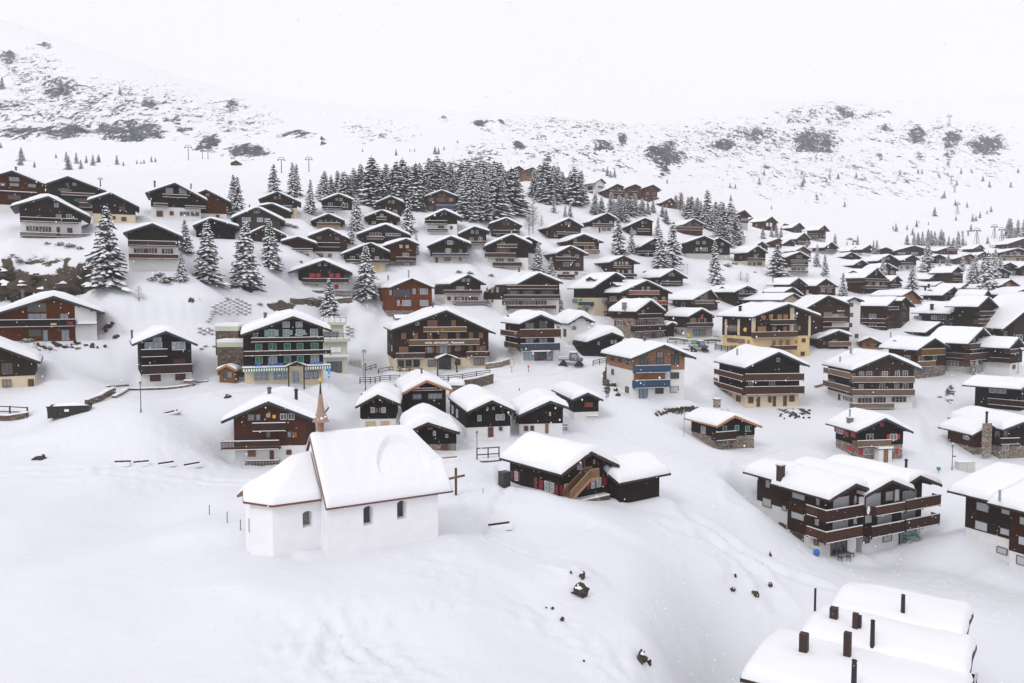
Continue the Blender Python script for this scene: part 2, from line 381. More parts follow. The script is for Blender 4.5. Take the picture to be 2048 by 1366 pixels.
def window(xf, x0, x1, z0, z1, y, out, kind, root, side=None, near=True):
    """one window / door / closed shutter set on a wall plane; local axes: x along wall; out = -1 front, side='L' uses y as x"""
    K = {'': ('fr_b', 'glass'), 'f': ('fr_w', 'glass'), 'd': ('fr_d', 'glass'), 'l': ('fr_b', 'glassl'), 'g': ('fr_w', 'glassl')}
    C = {'cr': 'sh_red', 'cR': 'sh_bred', 'co': 'sh_rust', 'cO': 'sh_or', 'cd': 'sh_dred', 'ct': 'sh_tan', 'cb': 'sh_br', 'cg': 'sh_grn', 'cy': 'sh_yel', 'cp': 'sh_pale', 'cw': 'blind', 'ce': 'sh_beige', 'cW': 'white', 'cl': 'sh_lgrn', 'D': 'sh_br', 'Dt': 'sh_tan'}
    base, _, sh = kind.partition('+')
    mb = MB(xf); w_, h_ = x1 - x0, z1 - z0
    def B(mb, a0, a1, b0, b1, c0, c1, m):   # a along wall, b = out of wall, c = z
        if side == 'L': mb.box(y - b1, y - b0, a0, a1, c0, c1, m)
        else: mb.box(a0, a1, y - b1, y - b0, c0, c1, m)
    if base in C:
        m = C[base]; t = .06
        if base in ('cg', 'cw', 'cW', 'ce') and w_ > .5:
            fm = {'cg': 'fr_w', 'cw': 'fr_d', 'cW': 'fr_w', 'ce': 'sh_beige'}[base]
            B(mb, x0, x1, .0, .05, z0, z1, m)
            for a in ((x0 - t, x0), (x1, x1 + t)): B(mb, a[0], a[1], 0, .09, z0 - t, z1 + t, fm)
            B(mb, x0, x1, 0, .09, z0 - t, z0, fm); B(mb, x0, x1, 0, .09, z1, z1 + t, fm)
            if w_ > .9 and base != 'cw': B(mb, (x0+x1)/2 - .02, (x0+x1)/2 + .02, .05, .075, z0, z1, fm)
        else:
            n = 2 if w_ > .8 else 1
            for i in range(n):
                a0 = x0 + w_ * i / n + .015; a1 = x0 + w_ * (i + 1) / n - .015
                if i: B(mb, a0 - .035, a0 + .005, .0, .04, z0, z1, m)
                B(mb, a0, a1, .0, .07, z0, z1, m)
                for c in (.2, .8): B(mb, a0, a1, .07, .1, z0 + h_ * c - .05, z0 + h_ * c + .05, m)
        o = mb.obj('door' if base[0] == 'D' or h_ > 1.85 and w_ < 1.3 and base != 'cw' else 'shutter', root)
        return
    fm, gm = K[base]; t = min(.09, w_ * .14)
    B(mb, x0, x1, .0, .03, z0, z1, gm)
    o = mb.obj('window', root)
    m2 = MB(xf)
    for a in ((x0 - t, x0), (x1, x1 + t)): B(m2, a[0], a[1], 0, .1, z0 - t, z1 + t, fm)
    B(m2, x0, x1, 0, .1, z0 - t * 1.2, z0, fm); B(m2, x0, x1, 0, .1, z1, z1 + t, fm)
    if w_ > .6:
        n = max(2, round(w_ / .75))
        for i in range(1, n): a = x0 + w_ * i / n; B(m2, a - t * .4, a + t * .4, .03, .08, z0, z1, fm)
    if near and h_ > .8 and base in ('f', 'g'):
        B(m2, x0, x1, .032, .06, (z0+z1)/2 - .02, (z0+z1)/2 + .02, fm)
    m2.obj('frame', o)
    if sh:
        sw = min(.5 * w_, .65); sm = C['c' + sh]
        for a in (x0 - t - sw, x1 + t): ms = MB(xf); B(ms, a + .01, a + sw, 0, .06, z0, z1, sm); ms.obj('shutter', o)
def balcony(xf, x0, x1, z0, z1, y, root, mat='bal_dk', depth=1.2, side=None, rail=False, far=False):
    mb = MB(xf)
    def B(a0, a1, b0, b1, c0, c1, m):
        if side == 'L': mb.box(y - b1, y - b0, a0, a1, c0, c1, m)
        else: mb.box(a0, a1, y - b1, y - b0, c0, c1, m)
    B(x0, x1, 0, depth, z0, z0 + .14, mat)
    if rail:
        B(x0, x1, depth - .06, depth, z1 - .1, z1, mat); n = max(2, int((x1 - x0) / .17))
        for i in range(n + 1): a = lerp(x0, x1 - .1, i / n); B(a, a + .1, depth - .05, depth - .01, z0 + .14, z1 - .1, mat)
        for a in (x0, x1 - .06): B(a, a + .06, 0, depth - .06, z1 - .1, z1, mat)
    else:
        B(x0, x1, depth - .06, depth, z0 + .22, z1, mat)
        for a in (x0, x1 - .06): B(a, a + .06, 0, depth - .06, z0 + .22, z1, mat)
        if not far:
            B(x0 - .03, x1 + .03, depth - .1, depth + .03, z1 + .002, z1 + .06, mat)
            n = max(1, int((x1 - x0) / 2.2))
            for i in range(n + 1): a = lerp(x0, x1 - .12, i / n); B(a, a + .12, depth - .16, depth - .062, z0 - .16, z1 - .02, mat)
    zt = z1 + (.062 if not far and not rail else .002)
    B(x0 + .05, x1 - .05, depth - .12, depth + .02, zt, zt + .08, 'snow')
    B(x0 + .1, x1 - .1, depth + .002, depth + .09, z0 + .05, z0 + .11, 'snow')
    mb.obj('balcony', root)
def chimney(xf, x, y, z0, z1, w, root, mat='metal', cap=True):
    mb = MB(xf)
    if mat in ('metal', 'zinc', 'black'):
        mb.tube((x, y, z0), (x, y, z1), w / 2, w / 2, mat, 10)
        if cap: mb.tube((x, y, z1 - .02), (x, y, z1 + .12), w * .5, w * .8, mat, 10); mb.tube((x, y, z1 + .12), (x, y, z1 + .3), w * .8, w * .3, mat, 10)
    else:
        mb.box(x - w/2, x + w/2, y - w/2, y + w/2, z0, z1, mat); mb.box(x - w*.62, x + w*.62, y - w*.62, y + w*.62, z1, z1 + .1, 'metal')
        mb.box(x - w*.5, x + w*.5, y - w*.5, y + w*.5, z1 + .1, z1 + .3, 'snow')
    mb.obj('chimney', root)
def gable_block(root, fr, rf, xl, xr, xL, zL, xa, za, xR, zR, L, zb, wall, base, T=.6, o=1.1, ob=.9, verge='verge_gn', seed=1., z0=-3.,
                names=('timber_wall', 'plinth', 'roof', 'snow_cover'), hump=0., det=True, nx=12, prl=True):
    xf = fr.xf(rf); th = .2
    def ru(x): return (za - (za - zL) * (xa - x) / max(xa - xL, .1) if x < xa else za - (za - zR) * (x - xa) / max(xR - xa, .1)) - th - .02
    xam = min(max(xa, xl + .1), xr - .1)
    mb = MB(xf)
    if zb is None: zb_ = z0
    else: zb_ = zb
    mb.prism([(xl, zb_), (xr, zb_), (xr, ru(xr)), (xam, ru(xam)), (xl, ru(xl))], 0, L, wall); mb.obj(names[0], root)
    if zb is not None:
        mb = MB(xf); mb.box(xl + .05, xr - .05, .05, L - .05, z0, zb - .002, base); mb.obj(names[1], root)
    mb = MB(xf)
    mb.prism([(xL, zL - th), (xa, za - th), (xR, zR - th), (xR, zR), (xa, za), (xL, zL)], -o, L + ob, 'roofing')
    # verge boards, gutters
    h = .32
    for yy in (-o - .06, L + ob + .01):
        mb.prism([(xL, zL - h), (xa, za - h), (xa, za + .04), (xL, zL + .04)], yy, yy + .05, verge)
        mb.prism([(xa, za - h), (xR, zR - h), (xR, zR + .04), (xa, za + .04)], yy, yy + .05, verge)
    mb.box(xL - .12, xL - .004, -o, L + ob, zL - .22, zL - .02, verge); mb.box(xR + .004, xR + .12, -o, L + ob, zR - .22, zR - .02, verge)
    if prl and det:
        for fx in (.12, .42, .999):
            for a, z_ in ((xl, None), (xr, None)):
                x = lerp(a, xa, fx) if fx < .99 else xa
                zt = ru(x) - .012 - (.04 if fx < .99 else .1)
                mb.box(x - .11, x + .11, -o + .12, -.004, zt - .26, zt, 'verge_br')
                if fx > .99: break
    r = mb.obj(names[2], root)
    snow_cap(xf, xL, zL, xa, za, xR, zR, -o - .03, L + ob + .03, T, seed, hump=hump).obj(names[3], r, True)
NH = [0]
def house(key, cr, ap, lt, rt, wl, wr, by, yb, wall, base, label, b=(), wn=(), th=None, bl=None, rb=None, L=None, T=.6, o=1.1, verge='verge_gn',
          ch=(), dm=(), cat='chalet', name='chalet', hump=0., sideb=(), sidew=(), cols=(), auto=None, D=None, root=None, rf=None, z0=-5., dz=0., pad=True, post=None, bx=None):
    NH[0] += 1; rg = random.Random(NH[0] * 13 + 5)
    q = lambda x, y: cpx(cr, x, y); th_auto = th is None
    if th is None:      # turn the front until its roof pitch becomes the village's usual 24 degrees
        th = 4
        Pt = cast(*q((wl + wr) / 2, by)) if D is None else at(*q((wl + wr) / 2, by), D)
        while th < 42:
            ft = Frame(Pt, R(th)); A_, B_, C_ = [ft.hit(*q(*k), -o) for k in (ap, lt, rt)]
            if ((A_[1] - B_[1]) / (A_[0] - B_[0]) + (A_[1] - C_[1]) / (C_[0] - A_[0])) / 2 < .47: break
            th += 1
    if th_auto and rb is None and bl is None and q((wl + wr) / 2, 0)[0] < 960:
        th = math.degrees(math.atan((1024 - q(min((wl + wr) / 2, 1e9), 0)[0] - 45) / 1593)); th = min(max(th, 3), 29)
    if rb is not None or bl is not None:      # deep houses turn a little further so that their length stays plausible
        Pt = cast(*q((wl + wr) / 2, by))
        while th < 42:
            ft = Frame(Pt, R(th)); x0_, _ = q(wl if rb is None else lt[0], 0); a_, _ = ft.hit(x0_, q(0, by)[1], 0)
            tt = ray(q(rb if rb is not None else bl, 0)[0], q(0, by)[1])[0]; P_ = ft.W(a_, 0, 0); den = ft.v.x - tt * ft.v.y
            L_ = (tt * P_.y - P_.x) / den if abs(den) > 1e-3 else 99
            if 0 < L_ < 13.5: break
            th += 1
    t = R(th)
    x0, _ = q(wl, 0); x1, _ = q(wr, 0); bxp, byp = q(bx if bx is not None else (wl + wr) / 2, by)
    Pb = cast(bxp, byp) if D is None else at(bxp, byp, D)
    f0 = Frame(Pb, t)
    xa0, _ = f0.hit(x0, byp, 0); xb0, _ = f0.hit(x1, byp, 0)
    C = Pb + f0.u * ((xa0 + xb0) / 2); fr = Frame(C, t); hw = (xb0 - xa0) / 2
    if rf is None: rf = fr
    if root is None:
        root = empty(name, C, t); tag(root, label, cat)
    xa, za = fr.hit(*q(*ap), -o); xL, zL = fr.hit(*q(*lt), -o); xR, zR = fr.hit(*q(*rt), -o)
    za -= .0
    xl, xr = -hw, hw
    if L is None:
        L = 10.
        if rb is not None:
            tt = ray(q(rb, 0)[0], byp)[0]; P = fr.W(xL, -o, 0); L = (tt * P.y - P.x) / (fr.v.x - tt * fr.v.y) - 2 * o
        elif bl is not None:
            tt = ray(q(bl, 0)[0], byp)[0]; P = fr.W(xl, 0, 0); L = (tt * P.y - P.x) / (fr.v.x - tt * fr.v.y)
        L = min(max(L, 6), 15)
    REPORT.append((key, th, round(C.y), round(C.z, 1), 'W%.1f' % (2 * hw), 'L%.1f' % L, 'H%.1f' % zL, 'A%.1f' % za, 'sl%.2f/%.2f' % ((za - zL) / (xa - xL), (za - zR) / (xR - xa))))
    D_ = C.y; far = D_ > 235
    zb = None if yb is None else fr.hit(q(0, 0)[0] if False else bxp, q(0, yb)[1], 0)[1]
    gable_block(root, fr, rf, xl, xr, xL, zL, xa, za, xR, zR, L, zb, wall, base, T=T, o=o, verge=verge, seed=NH[0] * 1.37, z0=z0, hump=hump, det=not far)
    xf = fr.xf(rf)
    for w_ in wn:
        k = w_[4] if len(w_) > 4 else ''
        a0, c1 = fr.hit(*q(w_[0], w_[1]), 0); a1, c0 = fr.hit(*q(w_[2], w_[3]), 0)
        window(xf, a0 + .04, a1 - .04, c0 + .04, c1 - .04, 0, -1, k, root, near=D_ < 150)
    for w_ in b:
        mat = 'bal_' + (w_[4] if len(w_) > 4 else 'dk'); rail = len(w_) > 5; dp = w_[6] if len(w_) > 6 else 1.2
        ym = (w_[2] + w_[3]) / 2
        a0, c1 = fr.hit(*q(w_[0], w_[2]), -dp); a1, c0 = fr.hit(*q(w_[1], w_[3]), -dp)
        balcony(xf, a0, a1, c0, c1, 0, root, mat, dp, rail=rail, far=far)
    for w_ in sidew:
        k = w_[4] if len(w_) > 4 else ''
        a1, c1 = fr.hits(*q(w_[0], w_[1]), xl); a0, c0 = fr.hits(*q(w_[2], w_[3]), xl)
        if a1 > a0 + .25: window(xf, a0 + .04, a1 - .04, min(c0, c1), max(c0, c1), xl, -1, k, root, side='L')
    for w_ in sideb:
        mat = 'bal_' + (w_[4] if len(w_) > 4 else 'dk')
        a1, c1 = fr.hits(*q(w_[0], w_[2]), xl - 1.1); a0, c0 = fr.hits(*q(w_[1], w_[3]), xl - 1.1)
        a0, a1 = sorted((a0, a1)); h_ = abs(c1 - c0)
        balcony(xf, max(a0, -1.1), min(a1, L), min(c0, c1), min(c0, c1) + 1.05, xl, root, mat, 1.1, side='L', far=far)
    for w_ in cols:   # coloured vertical wall strips (plastered pilasters / panels) x0,x1,y0,y1,mat
        a0, c1 = fr.hit(*q(w_[0], w_[2]), 0); a1, c0 = fr.hit(*q(w_[1], w_[3]), 0)
        mb = MB(xf); mb.box(a0, a1, -.14, -.004, c0, c1, w_[4]); mb.obj('pilaster' if a1 - a0 < 1 else 'wall_panel', root)
    for w_ in ch:     # x, ytop, width m, mat, height m
        yc = L * (w_[5] if len(w_) > 5 else .45)
        x_, z_ = fr.hit(*q(w_[0], w_[1]), yc)
        chimney(xf, x_, yc, z_ - w_[4] if len(w_) > 4 else z_ - 1.6, z_, w_[2], root, w_[3])
    for w_ in dm:     # dormer on left slope: apex px, width m, drop m
        xd = lerp(xl, xa, .18); y_, z_ = fr.hits(*q(w_[0], w_[1]), xd)
        y_ = min(max(y_, 1.8), L - 1.5)
        fd = Frame(fr.W(xd, y_, 0), t - R(90)); hwd = w_[2] / 2; s_ = .42
        Ld = max(1.5, xa - xd)
        zg = min(z_, za - .15)
        gable_block(root, fd, rf, -hwd * .75, hwd * .75, -hwd, zg - hwd * s_, 0, zg, hwd, zg - hwd * s_, Ld, None, wall, None, T=.35, o=.5, ob=0., verge=verge,
                    seed=NH[0] + .5, z0=zg - hwd * s_ - 1.3, names=('dormer', '', 'dormer_roof', 'snow_cover'), det=False)
        window(fd.xf(rf), -.6, -.08, zg - hwd*s_ - .95, zg - hwd*s_ - .15, 0, -1, 'f', root); window(fd.xf(rf), .08, .6, zg - hwd*s_ - .95, zg - hwd*s_ - .15, 0, -1, 'f', root)
    if auto is None: auto = not wn
    if auto: auto_detail(root, fr, rf, xl, xr, xa, za, min(zL, zR), zb, L, far, rg, has_b=bool(b), wall=wall)
    if L > 6 and (bl or rb or auto): side_detail(root, fr, rf, xl, zL, zb, L, far, rg, bool(sidew))
    if pad: PADS.append((fr, xl - .3, xr + .3, -.5, L + .5))
    return root, fr, (xl, xr, xL, zL, xa, za, xR, zR, L, rf)
def auto_detail(root, fr, rf, xl, xr, xa, za, ze, zb, L, far, rg, has_b, wall):
    xf = fr.xf(rf); st = 2.55; W_ = xr - xl
    kinds = [('f', 'f', ''), ('', '+b', '+b'), ('g', '', 'cb'), ('', 'cb', ''), ('cp', '+t', 'f'), ('+b', 'cb', 'f')]
    kk = rg.choice(kinds)
    n = max(2, int(W_ / 2.7)); z = .5 if zb is None else max(zb - 1.9, .3)
    rows = []
    if zb is not None: rows.append(zb - 1.75)
    z_ = (zb if zb is not None else -.3) + .75
    while z_ + 1.2 < ze + .5: rows.append(z_); z_ += st
    for ri, zr in enumerate(rows):
        if zr < -.2: continue
        for i in range(n):
            if rg.random() < .18: continue
            xc = lerp(xl, xr, (i + .5) / n); w_ = rg.choice((.9, 1.0, 1.5)); k = rg.choice(kk)
            if k and k[0] == '+': k = 'f' + k if rg.random() < .5 else k
            k2 = k if k[:1] != '+' else k
            window(xf, xc - w_/2, xc + w_/2, zr, zr + 1.05, 0, -1, k2, root, near=False)
        if ri and not has_b and rg.random() < .75:
            a, c = (xl + .1, xr - .1) if rg.random() < .6 else sorted((lerp(xl, xr, rg.random() * .4), lerp(xl, xr, .6 + rg.random() * .4)))
            balcony(xf, a, c, zr - .85, zr + .12, 0, root, rg.choice(('bal_dk', 'bal_dk', 'bal_br')), 1.1, far=far)
    hz = za - ze
    if hz > 1.6:
        for dx in (-.55, .55): window(xf, xa + dx - .3, xa + dx + .3, za - 1.75, za - 1.1, 0, -1, 'f' if rg.random() < .5 else '', root, near=False)
def side_detail(root, fr, rf, xl, zL, zb, L, far, rg, has):
    if has: return
    xf = fr.xf(rf)
    zs = [zL - 1.75] + ([zL - 4.2] if zL > 4.5 else [])
    for zr in zs:
        for i in range(max(1, int(L / 3.6))):
            if rg.random() < .25: continue
            y = lerp(.8, L - .8, (i + .5) / max(1, int(L / 3.6)))
            window(xf, y - .45, y + .45, zr, zr + .95, xl, -1, rg.choice(('', 'f', 'cb')), root, side='L', near=False)
# ---------------------------------------------------------------- the village, house by house
H = house
# upper left terrace
H('a1','c1',(115,200),(-370,345),(605,400),-330,560,612,535,'br','wh','long reddish brown chalet with an arched gable window at the left edge above the others',b=[(-50,362,395,420,'br')],
  wn=[(88,262,188,308,'l'),(95,322,185,355,'l'),(0,320,50,350,'l'),(275,330,350,366,'l'),(283,452,350,480,'l'),(80,440,200,482)],L=14,ch=[(155,175,.45,'metal',1.2)])
H('a2','c1',(660,255),(440,330),(1035,400),500,985,640,590,'blk','cr','black chalet with green shutters right of the long brown house at top left',
  b=[(590,930,412,455,'br'),(770,905,515,565,'br')],wn=[(600,375,665,402,'+g'),(640,322,670,345),(710,322,742,345,'f'),(760,470,860,510,'+g')],L=12)
H('a5','c1',(1080,415),(850,490),(1355,555),905,1325,715,625,'blk','cr','black chalet on a cream base half hidden behind the big conifer at upper left',wn=[(1180,650,1235,697,'cb'),(1160,545,1225,595,'cb'),(1095,640,1130,680,'cb')],L=9)
H('a3','c1',(470,450),(105,548),(885,655),200,800,850,692,'dk','wh','dark chalet with white lower storey and two long balconies on top of the rock bluff',
  b=[(195,765,655,715),(195,890,800,858,'br','r')],wn=[(285,742,345,790,'f+b'),(412,745,470,800,'f+b'),(548,750,590,835,'D'),(652,757,710,810,'cb'),(530,520,570,556,'g'),(545,625,600,662,'l'),(648,630,700,665,'f')],L=11,T=.7,hump=.3)
H('a6','c3',(155,385),(20,440),(400,510),10,360,660,620,'br','wh','narrow brown chalet with a small round gable window at upper left',wn=[(155,422,190,450,'l'),(250,630,290,658,'cb'),(60,560,110,600)],L=10)
H('a4','c1',(1705,320),(1420,415),(2025,490),1475,1960,675,560,'blk','wh','black chalet with two tall sloped gable windows and glazed white ground floor at upper left',
  b=[(1580,1835,432,470,'br'),(1490,1640,520,552,'br'),(1800,2010,545,573,'br')],wn=[(1615,368,1688,425,'l'),(1745,368,1820,428,'l'),(1652,595,1697,640,'cb'),(1752,600,1850,645,'f'),(1860,602,1945,648,'f'),(1522,590,1592,652,'cb')],L=11,
  ch=[(1508,312,.4,'metal',1.6,.2),(1862,338,.3,'metal',1.)])
H('a7','c1',(1485,715),(1205,805),(1785,845),1255,1745,1170,940,'dk','wh','dark chalet with white two storey base between tall conifers on the rocky slope',
  b=[(1250,1728,885,940,'br'),(1255,1740,1015,1066,'br')],wn=[(1335,958,1395,1006,'f+b'),(1450,958,1505,1006,'f+b'),(1605,963,1660,1012,'f+b')],L=10,T=.7)
# left foreground slope
H('b1','c2',(488,145),(-120,330),(950,295),-80,885,555,None,'br',None,'long reddish brown wooden chalet with a white entrance bay below the rock cliff',
  b=[(-20,690,370,422,'dk')],wn=[(250,215,418,285,''),(255,307,425,364,'l'),(548,307,622,364,'l'),(750,303,820,356,''),(762,446,825,548,'Dt'),(265,457,372,508,''),(390,457,437,552,'l'),(560,455,630,552,'l')],
  L=12,T=.8,hump=.5,cols=[(680,885,238,553,'wh')],ch=[(205,105,.4,'metal',1.8,.6)])
H('b2','c2',(1510,465),(1205,585),(1795,585),1283,1750,965,850,'blk','wh','black chalet with one big sloped window and white base alone above the road at left',th=27,
  b=[(1280,1530,640,698,'dk'),(1285,1755,787,848,'dk')],wn=[(1320,570,1475,635,'g'),(1390,520,1472,562,'l'),(1567,567,1685,632,'g'),(1577,718,1690,775,'cd'),(1360,864,1468,922,'cd'),(1592,854,1693,912,'cd')],
  L=10,T=.8,hump=.3,auto=False,ch=[(1200,470,.3,'metal',1.2,.5)])
H('b3','c2',(-180,545),(-700,745),(365,745),-560,325,1000,885,'dk','cr','half timbered barn like house on a cream base cut off by the left edge',
  wn=[(22,910,100,968,''),(250,900,315,1005,'D'),(-150,760,-60,850),(20,765,110,850)],L=9,T=.8,verge='verge_br')
# second band, left of centre
H('ca','c3',(850,405),(670,478),(1080,510),710,1045,655,560,'dk','cr','dark chalet with a blue balcony directly below the two lone conifers left of the wood',b=[(900,1000,545,575,'blue')],L=9)
H('cb','c3',(800,522),(650,548),(990,605),700,985,660,None,'dk',None,'low dark roof peeking out behind the wide grey brown chalet at upper left',L=8,auto=False)
H('cc','c3',(655,555),(400,665),(925,692),460,880,790,None,'gr',None,'wide grey brown chalet with three bright windows in a row at upper left',
  wn=[(507,657,590,697,'g'),(655,662,710,700,'g'),(730,667,762,700,'g'),(625,592,650,613,'f'),(655,592,680,613,'f')],L=11,T=.7,ch=[(580,545,.3,'metal',.6)])
H('ce','c3',(1350,620),(1178,690),(1505,688),1215,1475,770,748,'dk','cr','small dark chalet with a tan wooden balcony left of the wood',b=[(1235,1470,708,746,'tan')],
  wn=[(1257,680,1288,700),(1310,680,1335,700),(1362,680,1390,700)],L=9)
H('cd','c3',(1450,425),(1275,492),(1605,490),1300,1580,665,585,'dk','wh','dark chalet on a white base just under the left end of the wood',b=[(1285,1485,552,580)],L=9)
H('ck','c3',(200,665),(30,735),(480,745),60,440,860,None,'blk',None,'windowless black barn hidden behind the row of tall conifers at left',L=9,auto=False,name='barn',cat='barn')
H('cl','c3',(740,735),(575,815),(935,832),600,890,900,None,'gr',None,'grey brown hut roof mostly behind the right tree of the tall conifer row',L=8,auto=False)
H('ci','c3',(1350,765),(1150,840),(1562,868),1190,1530,1048,990,'dkb','wh','brown chalet with broad middle balcony above the red shuttered house left of centre',b=[(1235,1465,905,950,'dk')],
  wn=[(1238,842,1278,870),(1415,847,1455,876),(1210,1008,1300,1046,'ct'),(1340,1010,1385,1046,'ct')],L=10,T=.75)
H('cj','c3',(1055,845),(885,890),(1240,912),920,1200,1070,985,'dkb','wh','low dark red chalet with red doors right beside the rightmost conifer of the tall row',b=[(905,1200,962,985,'br')],
  wn=[(940,1008,1010,1050,'cd'),(1035,1012,1068,1068,'cd'),(1095,1012,1160,1050,'cd')],L=9)
H('cm','c3',(1760,905),(1478,1015),(1952,995),1510,1905,1190,1105,'dk','cr','dark chalet with yellow shutters behind a lone conifer left of centre',b=[(1520,1948,1072,1106,'br')],
  wn=[(1565,1037,1605,1066,'f'),(1805,1040,1840,1070,'f'),(1775,957,1800,988,'f'),(1570,1127,1615,1185,'cy'),(1815,1127,1845,1177,'cy')],L=10,rb=1450)
H('co','c3',(1305,1075),(960,1190),(1580,1195),1060,1510,1420,1298,'blk','wh','black chalet with bright red shutters on two storeys and stone terrace wall left of centre',
  b=[(1095,1545,1255,1300,'br'),(990,1570,1370,1408,'br','r')],wn=[(1160,1202,1220,1242,'cR'),(1228,1202,1275,1242,'cR'),(1355,1202,1402,1245,'cR'),(1415,1202,1466,1245,'cR'),
  (1145,1312,1200,1356,'cR'),(1215,1312,1255,1356,'f'),(1405,1312,1450,1356,'cR'),(1250,1110,1275,1130,'f'),(1310,1110,1335,1130,'f')],L=11,T=.8,hump=.2,ch=[(1085,1085,.5,'st',1.,.3)])
H('cf','c5',(400,450),(245,515),(530,512),255,500,640,None,'dkb',None,'plain dark brown hut right beneath the left conifers of the wood',L=8)
H('cg','c5',(310,585),(138,655),(485,660),175,455,725,None,'dk',None,'dark chalet with one small gable balcony, second house below the wood',b=[(255,360,655,682,'br')],
  wn=[(295,624,325,652,'g'),(215,698,250,718,'f'),(395,700,412,716)],L=9,T=.7)
H('ch','c5',(350,725),(62,825),(592,832),85,560,905,None,'dk',None,'broad dark chalet with a strip of gable windows, third house below the wood',b=[(160,330,845,872,'br')],
  wn=[(190,808,305,838,'f'),(350,812,490,838,'f')],L=10,T=.75,hump=.2)
H('cn','c5',(550,865),(340,932),(675,920),390,645,1130,1085,'br','st','brown chalet with a wooden name board and glazed garage right of the yellow shuttered house',b=[(445,645,1045,1086,'br')],
  wn=[(480,925,515,958,'cp'),(540,925,575,960,'cp'),(525,1097,585,1130,'l'),(515,1005,572,1036,'f'),(548,972,602,984,'ct')],rb=265,L=11,T=.8)
H('cp','c5',(895,390),(722,458),(1070,460),742,1035,600,None,'br',None,'reddish brown chalet with a bright blue balcony standing alone in front of the wood',b=[(835,1055,537,582,'blue')],L=9)
H('cq','c5',(920,580),(732,665),(1087,655),750,1045,820,722,'dk','wh','dark chalet with white lower floor and brown shutters in the middle below the wood',b=[(728,950,690,722),(755,950,770,792)],
  wn=[(857,737,920,768,'cb'),(975,740,1005,775,'cb'),(890,612,910,630),(925,612,942,630)],L=9,T=.7)
H('cr','c5',(1215,745),(1052,820),(1360,790),1085,1330,965,918,'dk','wh','small dark chalet on white base with a sign in its gable below the wood',
  b=[(1170,1330,892,918,'br')],wn=[(1182,785,1205,812,'f'),(1227,785,1252,812,'f'),(1167,858,1202,888,'f'),(1253,854,1290,888,'f')],L=8)
H('cs','c5',(1525,662),(1360,720),(1678,738),1380,1655,845,None,'dkb',None,'dark chalet with a snowy balcony at the foot of the wood near the bare larch',b=[(1395,1655,785,818)],L=9,rb=1350)
H('ct','c5',(985,840),(752,938),(1182,915),785,1140,1100,1038,'blk','gy','square black chalet with orange shutters and pale stone base in the middle of the village',
  wn=[(950,882,1000,920,'g+b'),(940,962,975,1000,'g+t'),(1060,967,1095,1005,'ct'),(915,1047,985,1085,'ct'),(1062,1047,1090,1085,'ct'),(830,1047,860,1098,'D')],b=[(800,1160,1010,1038,'navy')],L=10,T=.7)
H('cu','c5',(1580,822),(1310,938),(1778,915),1345,1740,1160,1050,'dk','wh','tall dark chalet with three stacked wooden balconies left of the tree pair in the middle',b=[(1430,1635,922,955,'br'),(1315,1620,1007,1050,'br'),(1395,1675,1097,1137,'br')],
  wn=[(1470,897,1505,920,'f'),(1450,960,1540,1000,'+b'),(1420,1058,1500,1090,'f'),(1540,1058,1600,1092,'f')],L=11,T=.7)
H('cv','c7',(475,848),(390,880),(598,910),430,560,1020,None,'dk',None,'little dark lean to house hiding behind the tall three balcony chalet',L=7,auto=False)
# middle of the village
H('n1','c6',(605,180),(392,268),(818,270),380,800,547,490,'rb','st','new reddish wood chalet with large glazed loggia left of the middle',th=10,
  wn=[(420,285,590,360,'d'),(612,280,637,330,'g'),(684,280,757,332,'g'),(460,393,482,445,'g'),(512,393,592,445,'g'),(684,393,760,445,'g'),(385,292,405,340,'g')],rb=245,T=.5,verge='verge_br',
  ch=[(572,110,.35,'zinc',1.6,.6),(372,160,.4,'zinc',.8,.5)])
H('n2','c6',(1155,142),(975,232),(1325,235),930,1275,425,335,'dk','wh','dark chalet with dark red shutters and railed terrace right of the reddish chalet',
  b=[(910,1290,297,332,'br'),(1030,1362,402,432,'gy','r',1.6)],wn=[(1040,260,1110,290,'g+r'),(1090,181,1120,208,'f'),(1138,181,1168,208,'f'),(947,355,985,395,'cr'),(1042,357,1088,395,'f+r'),(1177,359,1224,395,'f+r'),(1120,358,1145,413,'D')],rb=845,T=.6)
H('n3','c6',(1845,125),(1630,235),(2076,222),1480,2040,530,385,'dk','wh','broad dark chalet with rows of shuttered windows and white base behind the green trimmed shop',
  b=[(1525,2030,250,285,'br'),(1500,2050,345,380,'br'),(1545,2010,447,482,'br')],wn=[(1510,394,1640,438,'f+b'),(1685,394,1805,438,'f+b'),(1830,394,1890,438,'f+b'),(1700,300,1780,340,'+b'),(1560,300,1630,340,'+b'),(1880,300,1960,340,'+b')],rb=1412,T=.7,ch=[(1648,80,.55,'metal',.9,.5)])
H('w1','c7',(885,935),(745,1005),(1060,1020),738,1010,1255,1178,'dkb','wh','brown chalet with white lower floor right of the tree pair in the middle',th=3,
  b=[(735,935,1045,1080,'dk'),(768,925,1215,1250,'br')],wn=[(812,1022,880,1045,'f'),(932,1022,962,1050,'f'),(812,1098,880,1130,'f'),(935,1105,965,1130,'f'),(805,1187,870,1215,'f'),(925,1187,952,1215)],rb=598,T=.6)
H('x1','c7',(1015,820),(855,885),(1205,897),880,1160,1050,1010,'dk','wh','dark chalet with two light tan balconies behind the brown chalet in the middle',b=[(910,1120,905,935,'tan'),(1010,1170,975,1005,'tan')],
  wn=[(915,870,942,900,'f'),(1020,940,1060,970,'f'),(1090,945,1130,972,'f')],rb=710,T=.7)
